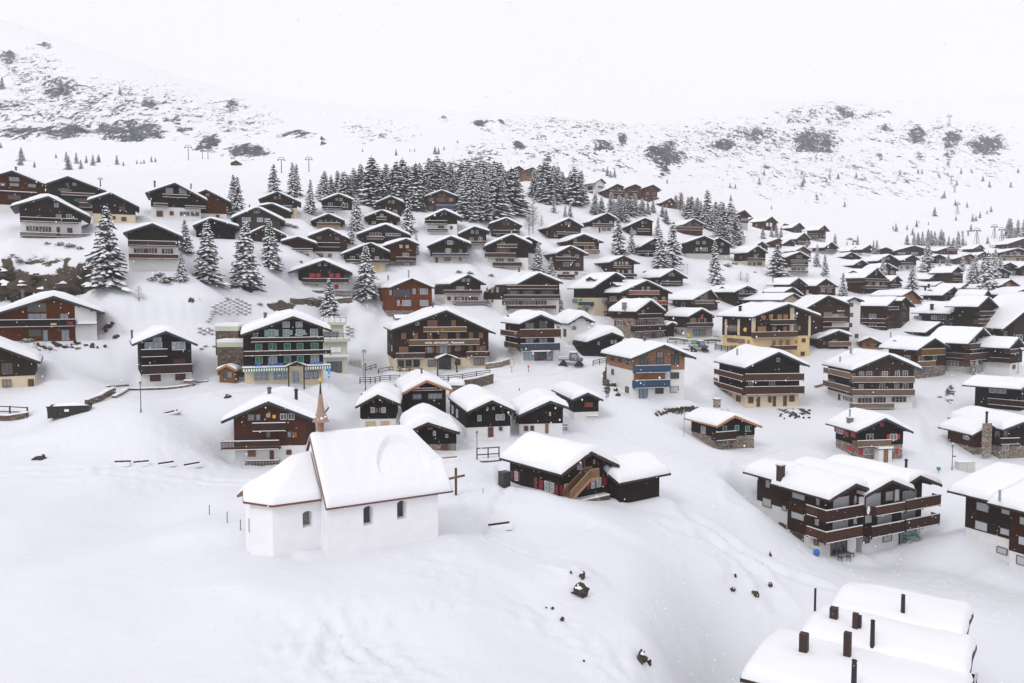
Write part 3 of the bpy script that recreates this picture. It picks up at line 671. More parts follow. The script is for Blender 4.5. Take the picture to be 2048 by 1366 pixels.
H('y1','c7',(1405,1030),(1260,1095),(1560,1105),1272,1500,1250,None,'dkb',None,'brown chalet with pale pink closed shutters right of the middle',
  b=[(1275,1530,1208,1238,'br'),(1300,1480,1130,1152,'br')],wn=[(1305,1086,1337,1120,'cp'),(1352,1086,1372,1118,'cp'),(1382,1086,1400,1118,'cp'),(1412,1086,1446,1120,'cp'),(1330,1166,1362,1202,'cp'),(1382,1170,1402,1202,'cp'),(1440,1166,1476,1204,'cp')],rb=1025,T=.6,ch=[(1300,985,.6,'st',.9,.6)])
H('z1','c7',(870,665),(660,757),(1015,750),690,985,860,None,'dkb',None,'dark windowless looking chalet with a short balcony right of the bare larch',b=[(745,960,798,826,'br')],L=10,T=.7)
H('aa','c7',(1240,615),(1060,700),(1345,672),1050,1310,810,750,'dk','wh','dark chalet with long white glazed ground floor left of a big double conifer',b=[(1095,1310,715,745,'br')],
  wn=[(1187,757,1230,790,'f'),(1240,757,1275,790,'f'),(1157,757,1175,805,'D'),(1150,690,1170,712,'f'),(1265,695,1290,712,'f')],rb=1010,T=.6)
H('ab','c7',(1610,662),(1430,745),(1690,695),1450,1680,830,None,'dkb',None,'dark chalet wedged between conifers under the ridge houses',b=[(1530,1660,770,797,'br')],L=9)
H('ac','c9',(275,555),(150,622),(405,625),160,370,745,None,'br',None,'brown chalet with full width wooden balcony below the right group of tall conifers',b=[(60,375,645,690,'br')],L=9,rb=42,auto=False,wn=[(200,595,250,640,''),(290,595,340,640,'')])
H('al','c7',(1705,862),(1560,945),(1850,925),1570,1800,1040,None,'dk',None,'low dark chalet with a snowy balcony left of the big double conifer right of centre',b=[(1530,1690,985,1012)],rb=1495,T=.7)
H('ak','c9',(392,750),(170,828),(515,805),190,480,1012,950,'blk','gy','left of two joined black chalets with pale plinths below the tall dark conifers',
  wn=[(300,810,330,840,'f'),(372,810,402,838,'f'),(295,887,318,920,'f'),(345,887,368,920,'f'),(380,887,425,920,'f')],rb=105,T=.6)
H('ak2','c9',(565,770),(480,805),(700,850),500,680,1020,965,'blk','gy','right of two joined black chalets partly behind a conifer with long needles',wn=[(580,830,610,855,'f'),(560,900,590,930,'f')],L=9)
# ridge
H('r1','c7',(380,155),(240,215),(430,190),255,420,312,None,'tb',None,'left twin gabled brown house highest on the ridge above the wood',wn=[(340,205,400,240,'d'),(280,260,330,290)],L=9,T=.35)
H('r2','c7',(515,168),(425,200),(597,220),430,560,312,None,'tb',None,'right twin gabled brown house highest on the ridge above the wood',wn=[(460,205,505,250,'d'),(520,215,545,250,'d')],L=9,T=.35)
H('r3','c7',(930,215),(850,270),(1013,272),880,990,335,None,'br',None,'brown gable peeking out from the right end of the wood on the ridge',L=8,T=.35)
H('r4','c7',(1185,278),(1115,322),(1232,322),1130,1218,432,400,'wh','wh','white plastered house with a brown gable on the ridge right of the wood',rb=980,T=.5,wn=[(1150,350,1200,375,'d')],sidew=[(1055,360,1100,385,'d'),(1060,410,1100,430,'d')])
H('r5','c7',(1340,330),(1240,382),(1405,358),1250,1400,478,None,'br',None,'left one of three joined brown ridge houses behind young conifers',rb=1130,T=.45)
H('r6','c7',(1518,333),(1430,365),(1575,362),1425,1565,482,None,'br',None,'middle one of three joined brown ridge houses behind young conifers',L=9,T=.45)
H('r7','c7',(1690,338),(1580,375),(1772,390),1600,1728,505,None,'br',None,'right one of three joined brown ridge houses with a grey balcony end',b=[(1690,1745,462,490,'navy')],L=9,T=.45)
H('r8','c7',(1862,467),(1760,518),(1930,522),1785,1915,570,None,'br',None,'small brown hut alone at the right end of the ridge houses',L=8,T=.5)
H('r9','p',(472,320.5),(461,325.5),(483.5,327.5),463,481,328.5,None,'br',None,'tiny lone wooden hut far out on the snowy meadow at upper left',L=8,T=.2,D=430,auto=False,o=.5,name='hut',cat='hut')
# right of centre
H('am','c8',(1405,188),(1270,265),(1540,272),1290,1490,350,None,'dkb',None,'dark brown chalet with low balcony and a long snowy roof right of centre',b=[(1285,1480,308,335,'br')],rb=1055,T=.7)
H('gr','c8',(838,222),(610,372),(935,278),620,900,640,465,'dk','cr','cream and dark green house whose big roof rises left of the long brown apartment house',rb=360,T=.6,wn=[(700,480,760,520,'g')],
  sidew=[(415,478,440,520,'cg'),(440,478,465,520,'cg'),(480,480,510,520,'cg'),(430,565,445,600,'cg'),(465,565,495,600,'cg'),(540,565,570,600,'cg')],sideb=[(470,590,520,550,'navy')],dm=[(600,262,3.2)])
H('an','c8',(1140,298),(875,415),(1388,418),880,1345,700,None,'dkb',None,'large brown apartment chalet with orange brown balconies and two roof dormers in the centre',rb=545,T=.6,
  b=[(968,1265,398,436,'rb'),(1220,1342,500,535,'rb')],wn=[(1090,360,1110,392,'f'),(1140,360,1165,392,'f'),(905,455,930,495,'f+t'),(1120,460,1150,500,'f+t'),(1200,460,1230,500,'f+t'),(1290,460,1315,500,'f')],
  sideb=[(590,740,495,538,'rb'),(590,740,592,635,'rb')],sidew=[(640,450,670,490,'f'),(700,450,720,490,'ct'),(790,455,830,495,'f+t'),(640,550,670,590,'f'),(780,560,830,600,'f+t'),(640,650,665,690,'f')],dm=[(672,328,3.4),(815,315,3.6)])
H('ao','c8',(1180,490),(1035,600),(1330,600),1020,1310,862,665,'dkb','st','stone based chalet with red shutters and square chimney right of centre',rb=755,T=.8,
  b=[(1055,1290,628,665,'dk'),(1020,1330,745,785,'dk')],wn=[(1090,590,1112,616,'f'),(1052,695,1100,735,'f+r'),(1150,695,1195,735,'f+r'),(1100,815,1160,856,'f+r'),(1240,812,1305,856,'f+r'),(1185,812,1215,862,'D')],
  sidew=[(860,600,885,620,'f'),(850,690,905,735,'f+r'),(955,695,975,735,'cr')],ch=[(920,518,.75,'st',1.5,.35)])
H('ao2','c8',(1390,705),(1325,742),(1440,730),1335,1405,842,None,'dk',None,'little snow capped outhouse leaning against the stone based chalet',rb=1255,T=.6,auto=False,th=5,name='shed',cat='shed')
H('ap','c8',(1680,575),(1545,650),(1800,645),1530,1780,855,755,'dkb','gy','brown chalet shop with orange shutters and a red flag in the gable right of centre',rb=1300,T=.7,
  b=[(1530,1790,718,748,'br')],wn=[(1572,668,1605,712,'f+t'),(1655,665,1700,712,'f+t'),(1595,778,1650,830,'l'),(1655,778,1712,830,'l')],sidew=[(1415,770,1440,795,'f'),(1475,775,1500,800,'f')])
H('aq','c8',(1765,385),(1590,485),(1840,480),1600,1830,592,None,'gr',None,'grey brown house with glazed gable behind the flag chalet',rb=1310,T=.6,wn=[(1660,455,1690,485,'f'),(1700,420,1725,480,'f')],b=[(1610,1800,495,525,'gy')])
H('ar','c10',(545,180),(395,250),(650,228),400,640,405,None,'dk',None,'dark house with a long double roof and raised gable dormer behind the yellow house',rb=40,T=.6,dm=[(270,182,3.6)])
H('at','c10',(1055,195),(955,250),(1185,290),985,1150,330,None,'dkb',None,'dark gable between the cream gable and the two small brown chalets above the yellow house',rb=690,T=.5)
H('as','c10',(1075,265),(935,342),(1240,378),965,1200,500,None,'cr',None,'cream plastered gable house directly behind the yellow house roof',rb=380,T=.5,b=[(1110,1205,400,440,'br')],wn=[(1000,360,1030,400,'D')],dm=[(755,288,3.5)],ch=[(720,255,.4,'metal',.9,.6)])
H('au','c10',(1125,90),(1020,165),(1225,170),1030,1205,290,None,'dk',None,'small dark chalet left of the brown one above the yellow house, with a tall flue',rb=830,T=.55,ch=[(830,78,.3,'metal',1.6,.8)])
H('av','c10',(1435,100),(1320,180),(1570,190),1330,1540,290,None,'br',None,'small reddish brown chalet with a gable balcony above the yellow house',rb=1180,T=.55,b=[(1360,1520,183,208,'br')],wn=[(1210,230,1230,260,'f'),(1375,215,1420,250,'f'),(1450,215,1490,250,'f')])
H('aw','c10',(1010,385),(605,535),(1385,525),600,1245,1000,752,'dk','ye','big yellow based dark wood house with orange shutters and cream pilasters right of centre',th=2,rb=175,T=.7,verge='verge_gn',
  cols=[(1025,1068,425,568,'cr'),(1018,1060,622,715,'cr'),(588,625,545,752,'cr'),(1233,1252,520,760,'cr')],b=[(800,1095,572,622,'br'),(625,1112,712,765,'br'),(840,1105,868,912,'br')],
  wn=[(700,517,748,567,'cO'),(782,502,830,567,'cO'),(878,504,930,567,'cO'),(946,504,998,567,'cO'),(1071,502,1100,545,'cO'),(655,642,750,720,'cO'),(820,642,865,712,'cO'),(945,642,990,712,'cO'),(1068,632,1108,690,''),(1118,637,1142,685,'cO'),
   (822,797,858,872,'Dt'),(898,793,943,860,'cO'),(975,792,1022,860,'cO'),(1084,792,1105,836,'cO'),(1160,780,1197,818,''),(1147,932,1187,972,'')],
  sidew=[(332,628,412,695,'+t'),(328,777,386,820,'+t'),(427,785,488,830,'+t'),(536,797,566,838,'cO')],ch=[(457,420,.7,'black',1.,.5)])
H('ay','c10',(1580,690),(1335,785),(1725,745),1340,1685,892,None,'dkb',None,'small brown chalet with a dish on its wall right beside the yellow house',L=8,T=.7,b=[(1465,1720,820,868,'gy')],wn=[(1400,810,1425,850),(1500,790,1560,815)],ch=[(1376,632,.4,'metal',.5,.5)])
H('sx','c10',(1460,290),(1195,442),(1700,385),1245,1692,850,None,'dkb',None,'left wing of the big brown guesthouse with white name lettering in its gable',th=2,L=10,T=.5,b=[(1398,1680,540,592,'br'),(1400,1680,652,705,'br')],
  wn=[(1410,480,1500,535,''),(1510,505,1570,540,'g'),(1575,495,1640,540,''),(1560,600,1640,655,'')],cols=[(1500,1690,598,650,'wh')],auto=False)
H('sy','c10',(1758,310),(1655,357),(1868,350),1697,1815,850,None,'wh',None,'white stair tower of the big brown guesthouse',th=10,L=9,T=.4,o=.9,wn=[(1706,377,1740,415,''),(1704,490,1738,530,''),(1696,606,1728,647,''),(1762,730,1798,772,'')],auto=False,name='stair_tower',cat='tower')
H('sz','c11',(612,990),(490,1092),(722,1100),490,640,1345,None,'dkb',None,'right wing of the big brown guesthouse with long snowy balcony lines',bl=175,T=.6,b=[(500,636,1105,1135,'br')],wn=[(525,1060,575,1105,''),(520,1170,570,1215,''),(515,1280,570,1330,'')],
  sideb=[(195,480,1235,1290,'br'),(195,480,1345,1380,'br')],sidew=[(290,1185,365,1230,'f'),(290,1295,365,1340,'f')],auto=False)
H('sz2','c11',(705,990),(655,1032),(812,1098),642,742,1345,None,'gr',None,'narrow end gable of the big brown guesthouse beside the broad snow roof',L=9,T=.4,wn=[(670,1170,695,1215),(668,1275,695,1320),(672,1070,695,1110)],auto=False)
# right middle rows
H('bc','c11',(1415,1050),(1205,1180),(1550,1140),1215,1500,1334,None,'gr',None,'long grey wooden house with glazed gable rooms and square chimney at right',rb=752,T=.6,b=[(1200,1525,1247,1292,'navy')],
  wn=[(1365,1160,1405,1195,'g'),(1412,1160,1450,1195,'g'),(1235,1205,1290,1245,'f'),(1320,1205,1420,1245,'g')],sidew=[(800,1205,880,1245,'g'),(1000,1200,1060,1245,'g'),(1080,1200,1160,1245,'f')],ch=[(1000,1080,.9,'black',1.2,.5)])
H('bd','c11',(1645,985),(1525,1100),(1790,1130),1530,1740,1410,None,'dk',None,'tall dark chalet with three balconies behind the long grey wooden house at right',rb=1152,T=.6,b=[(1550,1765,1157,1198,'br'),(1530,1757,1247,1287,'br'),(1560,1750,1342,1380,'br')],wn=[(1580,1200,1625,1240,'+b'),(1650,1200,1700,1240,'+b')])
H('be','c11',(780,910),(665,975),(900,1020),680,880,1070,None,'tb',None,'house with a sandy tan gable behind the right wing of the brown guesthouse',rb=285,T=.6,wn=[(735,950,755,970)])
H('bf','c11',(1255,875),(1120,970),(1360,965),1115,1340,1030,None,'dk',None,'dark house with a wide dormer and two black chimneys at right',rb=860,T=.5,dm=[(990,905,4.)],ch=[(925,880,.6,'black',1.,.6),(965,850,.6,'black',1.,.8)])
H('bg','c11',(1110,820),(1040,860),(1172,862),1050,1160,900,None,'dk',None,'dark gable behind the house with two black chimneys at right',rb=735,T=.6,auto=False)
H('bh','c11',(1400,835),(1325,892),(1465,900),1330,1450,955,None,'br',None,'small brown gable in the row left of the conifer clump at right',rb=1170,T=.6)
H('bi','c11',(1585,850),(1535,892),(1650,912),1540,1640,965,None,'dk',None,'small dark gable right under the conifer clump at right',rb=1420,T=.6)
H('bj','c11',(1640,910),(1595,975),(1705,1000),1600,1690,1050,None,'dk',None,'low dark gable with broad white roof above the tall three balcony chalet',rb=1355,T=.6)
H('bk','c11',(375,665),(235,772),(525,815),240,510,945,None,'dkb',None,'large dark chalet with two long balconies and a dormer above the brown guesthouse',rb=-10,T=.6,b=[(240,515,782,815,'br'),(245,495,862,897,'br')],
  wn=[(355,820,400,860,'f'),(270,820,320,855),(430,825,470,860)],dm=[(115,690,3.6)],sideb=[(20,230,790,820,'br')])
H('bl','c11',(610,750),(540,808),(668,805),545,655,882,None,'dk',None,'small black hut between the large dark chalet and the bushy conifer at right',rb=510,T=.6,b=[(530,660,848,872)])
H('bm','c11',(1055,725),(970,785),(1135,785),975,1120,805,None,'br',None,'small reddish gable left of the steep dark chalet at right',rb=850,T=.6)
H('bn','c11',(1300,645),(1225,712),(1365,700),1230,1350,832,None,'dkb',None,'steep dark chalet with two balconies left of the conifer clump at right',rb=1010,T=.6,b=[(1245,1355,718,742,'br'),(1240,1350,782,805,'br')])
H('bo','c11',(205,570),(105,628),(310,632),115,290,662,None,'dk',None,'low dark gable just above the large chalet with the dormer at right',rb=2,T=.6)
H('bp','c11',(520,505),(385,578),(625,572),400,620,692,None,'dk',None,'dark chalet left of the green shuttered brown one in the right middle rows',rb=215,T=.6)
H('bq','c11',(785,510),(665,572),(865,565),670,820,682,630,'br','wh','brown chalet with green shutters on a white base in the right middle rows',rb=550,T=.5,b=[(650,790,598,622,'br')],wn=[(640,640,665,665,'cg'),(700,640,740,672,'cg'),(760,640,790,670,'f')])
H('br','c11',(490,605),(400,660),(625,678),420,590,742,None,'dk',None,'dark gable partly behind the bushy conifer in the right middle rows',rb=300,T=.5)
H('bs','c11',(300,395),(205,450),(325,432),210,312,522,490,'dk','wh','dark gable on white base left of the pair of slim conifers far right',rb=82,T=.4)
H('bt','c11',(135,415),(60,467),(215,485),70,200,505,None,'dk',None,'small dark gable left of the white based one far right',rb=-60,T=.4)
H('bu','c11',(90,480),(-5,530),(205,545),0,190,565,None,'dk',None,'dark gable below the small one, left edge of the far right group',rb=-180,T=.5)
H('bw','c11',(1555,395),(1470,442),(1605,437),1478,1598,488,None,'dkb',None,'wooden house with two lit looking gable windows near the ski lift pylons',rb=1335,T=.4,wn=[(1508,418,1525,436,'g'),(1540,418,1558,436,'g')])
H('bv','c11',(1225,412),(1060,465),(1305,445),1075,1290,502,None,'dk',None,'wide dark chalet with a pink balcony line in the farthest right row',rb=1020,T=.4,b=[(1170,1290,438,460,'rb')])
H('bh1','c11',(800,405),(555,470),(1030,472),570,1010,525,None,'gr',None,'long low hall with flat white roof in the farthest right row',L=10,T=.5,auto=False,wn=[(610,480,700,505,'l'),(760,480,840,505,'l')],name='hall',cat='hall')
H('bh2','c11',(480,425),(392,450),(560,457),400,550,505,None,'dk',None,'low dark shed roof between slim conifers in the farthest right row',L=9,T=.4,auto=False,name='shed',cat='shed')
H('bx','c11',(1980,435),(1765,487),(2190,490),1785,2170,582,530,'dk','cr','wide dark chalet with a light terrace at the right edge of the far row',rb=1740,T=.5,b=[(1775,2150,515,547,'gy')])
H('by','c11',(2120,300),(1862,386),(2400,400),1900,2360,445,None,'gr',None,'big grey hall roof at the right edge beside the lift pylons',L=12,T=.4,name='hall',cat='hall')
H('bz','c11',(1085,505),(1020,530),(1172,547),1030,1150,602,None,'dk',None,'dark gable between two big conifers in the right rows',L=9,T=.5)
H('c0','c11',(1440,500),(1255,557),(1530,547),1262,1500,622,None,'br',None,'brown chalet left of the tall clump of conifers in the right rows',rb=1195,T=.5)
H('c9','c11',(1600,475),(1510,522),(1690,522),1520,1670,565,None,'dkb',None,'brown gable just above the tall conifer clump near the right edge',rb=1420,T=.45)
H('cc1','c11',(1890,598),(1785,642),(2005,655),1795,1960,745,None,'dk',None,'dark chalet right of the tall conifer clump near the right edge',rb=1760,T=.5)
H('cd1','c11',(1775,650),(1690,695),(1922,722),1705,1880,770,None,'dk',None,'dark lower gable below the dark chalet near the right edge',L=9,T=.3)
H('cy','c11',(2120,590),(1985,660),(2250,660),2000,2200,745,None,'dk',None,'dark balcony house cut by the right edge in the far rows',L=9,T=.5)
H('ce1','c11',(1900,790),(1770,862),(2005,862),1790,1960,1018,970,'tb','gy','sandy coloured wooden chalet right of the conifer clump',rb=1735,T=.6,b=[(1795,1900,940,966,'tan')],wn=[(1850,840,1880,870,'f'),(1820,905,1860,930,'f'),(1900,905,1920,930,'f')])
H('cf1','c11',(2120,880),(1880,962),(2300,960),1900,2260,1115,None,'br',None,'brown chalet behind a snowy conifer cut by the right edge',L=9,T=.6)
H('cg1','c11',(2330,930),(1815,1352),(2900,1352),1930,2800,1490,None,'dk',None,'big steep white roof cut by the right edge in the middle distance',th=8,L=13,T=.5,name='house',cat='house')
H('ch1','c12',(1105,250),(925,370),(1140,275),930,1120,400,None,'dk',None,'low building showing only its white roof right of the brown guesthouse',rb=735,T=.5,auto=False,name='shed',cat='shed',L=12)
# terrace rows upper right
H('d1','c9',(850,455),(745,502),(930,530),757,885,682,600,'br','gy','brown gabled house with a glazed balcony highest in the right slope row',L=9,T=.3,wn=[(807,547,843,580,'l'),(847,547,880,580,'l'),(775,615,820,640,'l')],rb=700)
H('d2','c9',(1160,530),(1085,580),(1235,600),1092,1212,692,None,'br',None,'brown house with white shutters second in the right slope row',rb=880,T=.35,wn=[(1095,600,1118,640,'cW'),(1135,600,1160,645,'cW')])
H('d2b','c9',(935,540),(890,565),(985,562),900,970,600,None,'br',None,'small brown gable between the first two houses of the right slope row',L=8,T=.25,auto=False)
H('d3','c9',(1475,600),(1390,657),(1545,670),1397,1500,718,None,'dkb',None,'dark house with a small roof dormer third in the right slope row',rb=1225,T=.4,dm=[(1290,605,3.)])
H('d4','c9',(1760,628),(1690,682),(1820,695),1695,1770,822,780,'dkb','gy','dark brown house with two long balconies last in the right slope row',rb=1530,T=.4,sideb=[(1560,1690,715,745,'br'),(1560,1690,760,785,'br')])
H('d5','c9',(1530,715),(1440,785),(1610,795),1450,1595,852,None,'dkb',None,'brown chalet with broad white roof below the third slope row house',rb=1250,T=.6,b=[(1455,1600,810,840,'br')])
H('d6','c9',(1245,775),(1095,830),(1280,805),1105,1270,882,None,'dkb',None,'low roofed brown chalet left above the little gable in the right slope',rb=970,T=.6,auto=False)
H('d7','c9',(1370,790),(1285,842),(1435,838),1295,1420,862,None,'br',None,'little reddish gable in front of the brown chalet with broad roof',L=7,T=.35,auto=False)
H('d8','c9',(1048,815),(975,860),(1130,875),980,1110,940,None,'dk',None,'dark gable directly behind the chalet with cream ground floor at right',rb=830,T=.5)
H('d9','c9',(1000,865),(880,940),(1115,940),885,1085,1097,1035,'dk','cr','dark chalet with cream ground floor and long window row left of the broad conifer',rb=665,T=.7,b=[(880,1085,1000,1032,'br')],
  wn=[(883,1050,925,1086,'f'),(940,1050,975,1090,'f'),(990,1050,1045,1086,'f'),(950,910,975,925,'f'),(960,965,990,998,'f')])
H('d10','c9',(1520,868),(1425,920),(1620,935),1430,1600,1000,None,'tb',None,'tan gabled chalet right behind the white floored one by the broad conifer',rb=1285,T=.6)
H('d11','c9',(1480,930),(1320,992),(1600,1000),1345,1570,1205,1105,'dk','wh','tall chalet with white middle floor and three balconies right of the broad conifer',L=9,T=.6,b=[(1370,1605,1025,1048,'br'),(1375,1575,1078,1100,'br'),(1360,1575,1150,1174,'br')],
  wn=[(1440,972,1465,1000,'f'),(1475,972,1500,1000,'f'),(1387,1052,1450,1070,'f'),(1462,1052,1530,1072,'f'),(1380,1113,1435,1146,'f'),(1447,1113,1480,1146,'f'),(1497,1113,1535,1146,'f')])
H('d12','c9',(1840,820),(1755,882),(1925,888),1765,1900,955,920,'dkb','gy','brown chalet with a snowy balcony right of the tall white floored one',rb=1580,T=.5,b=[(1770,1920,905,925,'br')])
# near row in front of the big hotel
H('e2','c14',(582,115),(397,212),(775,190),405,728,378,None,'blk',None,'black chalet with tan verge boards and a tall snow hump below the fence',th=4,rb=343,T=.75,hump=.2,verge='verge_tan',b=[(470,720,180,192,'rb',0,.3)],
  wn=[(477,222,540,256,'l'),(594,217,697,253,'l')],ch=[(543,38,.3,'metal',2.,.35)],auto=False)
H('e1','c14',(210,225),(45,315),(380,295),78,350,480,408,'blk','wh','small black and white chalet with tan shutters, leftmost of the near row',th=6,L=8,T=.8,hump=.35,verge='verge_br',
  wn=[(158,322,188,360,'g'),(240,322,270,360,'g'),(192,324,212,362,'ct'),(216,324,237,362,'ct'),(168,268,188,290,'ct'),(234,268,254,290,'ct'),(120,430,193,470,'ce'),(234,427,295,462,'ce')],auto=False)
H('e3','c14',(1078,268),(893,355),(1255,348),880,1218,553,468,'blk','wh','black chalet over whitewashed base with central door and little side gable',th=8,bl=758,T=.75,hump=.2,verge='verge_br',
  wn=[(967,382,995,424,'g'),(1106,376,1138,416,'g'),(1144,374,1171,416,'g'),(1034,318,1051,342,'g'),(1079,316,1096,340,'g'),(1130,469,1155,496,''),(1044,470,1090,548,'D')],dm=[(838,330,3.6)],auto=False)
H('e4','c14',(1520,272),(1280,382),(1658,320),1283,1615,530,445,'blk','wh','black chalet on white base with a brown door beside the picnic table',th=8,bl=1218,T=.75,hump=.15,
  wn=[(1506,354,1527,388,'ce'),(1318,460,1354,502,'cb'),(1366,458,1399,500,'cb'),(1478,445,1507,518,'Dt')],auto=False)
H('e5','c14',(1805,210),(1690,262),(1918,262),1695,1885,408,355,'blk','wh','small black chalet with red closed shutters, rightmost of the near row',th=8,rb=1528,T=.75,hump=.1,wn=[(1776,282,1843,320,'co')],auto=False)
H('e6','c14',(590,435),(400,520),(828,510),445,808,655,600,'blk','st','black hut with a high domed snow roof right behind the chapel ridge',th=10,L=7.5,T=.9,hump=.5,verge='verge_br',
  wn=[(629,500,652,535,'g'),(723,523,745,550,'g'),(585,472,630,490,'ct'),(690,600,745,650,'D')],auto=False)
# hotels and big houses, centre
H('g1','c13',(397,215),(80,350),(735,345),168,655,640,518,'rb','wh','reddish brown chalet with a long wooden balcony and white ground floor behind the chapel',th=7,L=10,T=.7,hump=.25,verge='roofing',
  b=[(285,518,365,418,'br','r'),(72,475,490,542,'br','r'),(238,475,622,662,'br','r',.6)],wn=[(260,303,302,343,'l'),(313,303,345,343,'l'),(482,300,523,336,'f'),(535,298,575,336,'f'),(385,420,413,458,''),(530,420,555,458,'l'),(557,422,595,460,'ct'),(200,470,262,486,'d'),
  (255,548,316,593,'ct'),(405,548,440,618,'D'),(518,543,560,580,'cb')],ch=[(405,130,.45,'metal',2.2,.25),(588,143,.4,'black',1.6,.3)],z0=-2.8,auto=False)
H('i1','z1',(1390,90),(768,345),(1972,330),790,1755,1095,560,'tb','wh','modern light wood and white chalet with dark blue balconies right of centre',th=14,bl=300,T=.6,o=1.3,verge='verge_gn',hump=.2,
  b=[(850,1505,487,605,'blue','',1.3)][:0]+[(845,1505,487,605,'blue'),(835,1495,762,885,'blue')],
  wn=[(935,340,1070,470,'d'),(1235,345,1365,470,'d'),(1245,215,1360,330,'d'),(1515,340,1650,445,'d'),(1522,275,1640,330,'d'),(945,300,1065,335,'d'),(940,615,1070,750,'d'),(1230,615,1375,725,'d'),(1505,608,1648,710,'d'),(915,885,1065,1080,'l'),(1220,885,1360,990,'d'),(1492,868,1645,972,'cw')],
  cols=[(820,1390,560,760,'tb')],sidew=[(395,320,440,385,'d'),(535,345,580,405,'d'),(672,360,730,450,'d'),(405,545,442,640,'d'),(525,570,575,665,'cb'),(665,600,720,715,'cb'),(530,830,575,925,'cw'),(672,870,715,975,'cg')][:4]+[(665,870,718,975,'d')],
  ch=[(1018,-45,.5,'metal',1.2,.45)],auto=False)
H('i2','c15',(1138,132),(935,228),(1322,215),935,1258,465,380,'dk','cr','brown chalet with two wrap around balconies over a cream ground floor, centre right',th=5,bl=775,T=.7,hump=.2,o=1.4,
  b=[(935,1290,268,305,'br'),(935,1292,345,385,'br')],wn=[(955,310,980,350,'f'),(1080,308,1112,348,'f'),(1125,168,1142,190,'f'),(952,402,986,442,'cb'),(1002,402,1025,462,'D'),(1072,398,1094,438,'cb'),(1100,398,1121,460,'D'),(1163,395,1186,458,'D'),(1200,393,1233,432,'cb')],
  sideb=[(735,935,262,290,'br'),(728,930,335,372,'br')],sidew=[(745,285,770,312,'ct'),(785,372,812,405,'cb'),(838,384,850,412,'cb'),(880,392,908,435,'cb')],ch=[(887,122,.35,'zinc',1.1,.6)],auto=False)
H('i3','c15',(1803,148),(1580,242),(2002,236),1578,1945,470,395,'dkb','wh','brown chalet with slatted light balconies and solar panels on the railing over a white floor',th=2,bl=1428,T=.7,o=1.4,
  b=[(1580,1957,285,316,'gy'),(1580,1957,362,396,'gy'),(1582,1832,445,472,'gy')],wn=[(1622,250,1648,284,'f+b'),(1665,250,1695,284,'f+b'),(1760,250,1790,284,'f+b'),(1840,248,1862,282,'f+b'),(1885,246,1912,280,'f'),(1620,328,1645,360,'f'),(1745,324,1775,358,'f'),(1835,324,1860,358,'f'),(1885,322,1915,356,'f'),
  (1635,408,1675,448,'f+b'),(1728,404,1762,438,'f+b'),(1840,402,1882,435,'f+b')],sideb=[(1405,1575,258,285,'gy'),(1402,1570,335,368,'gy')],sidew=[(1450,300,1475,330,'f'),(1535,400,1570,430,'f+b'),(1495,385,1508,440,'D')],ch=[(1507,168,.3,'zinc',.8,.5),(1572,118,.5,'zinc',.8,.6)],auto=False)
H('az','c12',(1035,435),(835,572),(1212,548),845,1150,880,748,'br','st','tan and brown wooden chalet with light balconies behind the slatted balcony house',bl=500,T=.6,o=1.3,b=[(880,1155,565,625,'tan'),(845,1045,705,755,'tan')],
  wn=[(850,640,905,690,'f'),(1010,635,1045,685,'f'),(835,800,870,835),(930,765,960,830,'f'),(1030,765,1055,825,'f')],sidew=[(690,630,755,670,'f')],dm=[(560,455,3.6)],ch=[(532,378,.3,'zinc',.9,.8)])
H('az2','c12',(295,425),(160,478),(440,495),205,440,560,None,'tb',None,'low tan wing with two dark windows in front of the white stair tower',L=9,T=.5,wn=[(250,485,305,530),(345,485,400,535)],th=-20)
H('ba','c12',(1585,318),(1412,498),(1735,475),1440,1700,805,690,'dk','gy','big dark chalet with long balconies over a stone grey base near the right edge',rb=895,T=.6,o=1.2,b=[(1435,1700,505,545,'br'),(1430,1725,618,665,'br')],
  wn=[(1470,440,1485,500,'f'),(1530,440,1550,500,'f'),(1460,560,1500,610,'f'),(1570,565,1600,610,'f'),(1500,690,1540,735,'+b'),(1570,685,1620,730,'cb')],sideb=[(1120,1420,630,672,'br')],sidew=[(1220,568,1285,630,'cb'),(1180,690,1300,755,'f+b'),(1365,695,1410,755,'+b')],dz=0)
H('bb','c12',(1990,430),(1880,550),(2065,530),1890,2020,835,715,'dk','wh','dark chalet with corner balconies and white base at the right edge beside a lamp',rb=1690,T=.6,b=[(1895,1990,568,605,'br')],sideb=[(1650,1890,690,725,'br')],wn=[(1920,740,1945,780,'')])
H('k1','c16',(1018,203),(808,300),(1215,300),820,1140,498,395,'blk','st','black chalet with small red shutters and a white porch on a stone base at right',th=10,rb=592,T=.7,hump=.3,b=[(815,1060,370,405,'tan')],
  wn=[(975,235,1005,262,'cR'),(880,318,925,358,'f'),(1050,318,1095,356,'f+R'),(860,422,930,460,'f+R'),(1090,420,1110,458,'cR')],sidew=[(670,268,712,315,'f+R'),(730,295,755,340,'ct'),(770,300,805,345,'cR'),(740,400,795,440,'cR')],ch=[(762,150,.25,'zinc',1.2,.3),(762,205,.7,'st',1.,.3)])
H('j1','c15',(872,515),(765,578),(1035,580),760,990,722,640,'blk','st','low black hut on stone base with green shutters and a stone chimney',th=22,bl=608,T=.7,verge='verge_tan',b=[(760,882,620,660,'dk')],
  wn=[(798,578,822,612,'cg'),(872,574,895,605,'cg'),(935,578,958,610,'cg'),(845,665,862,708,'D'),(800,660,825,690,'cg')],ch=[(765,420,.8,'st',1.2,.7)],auto=False)
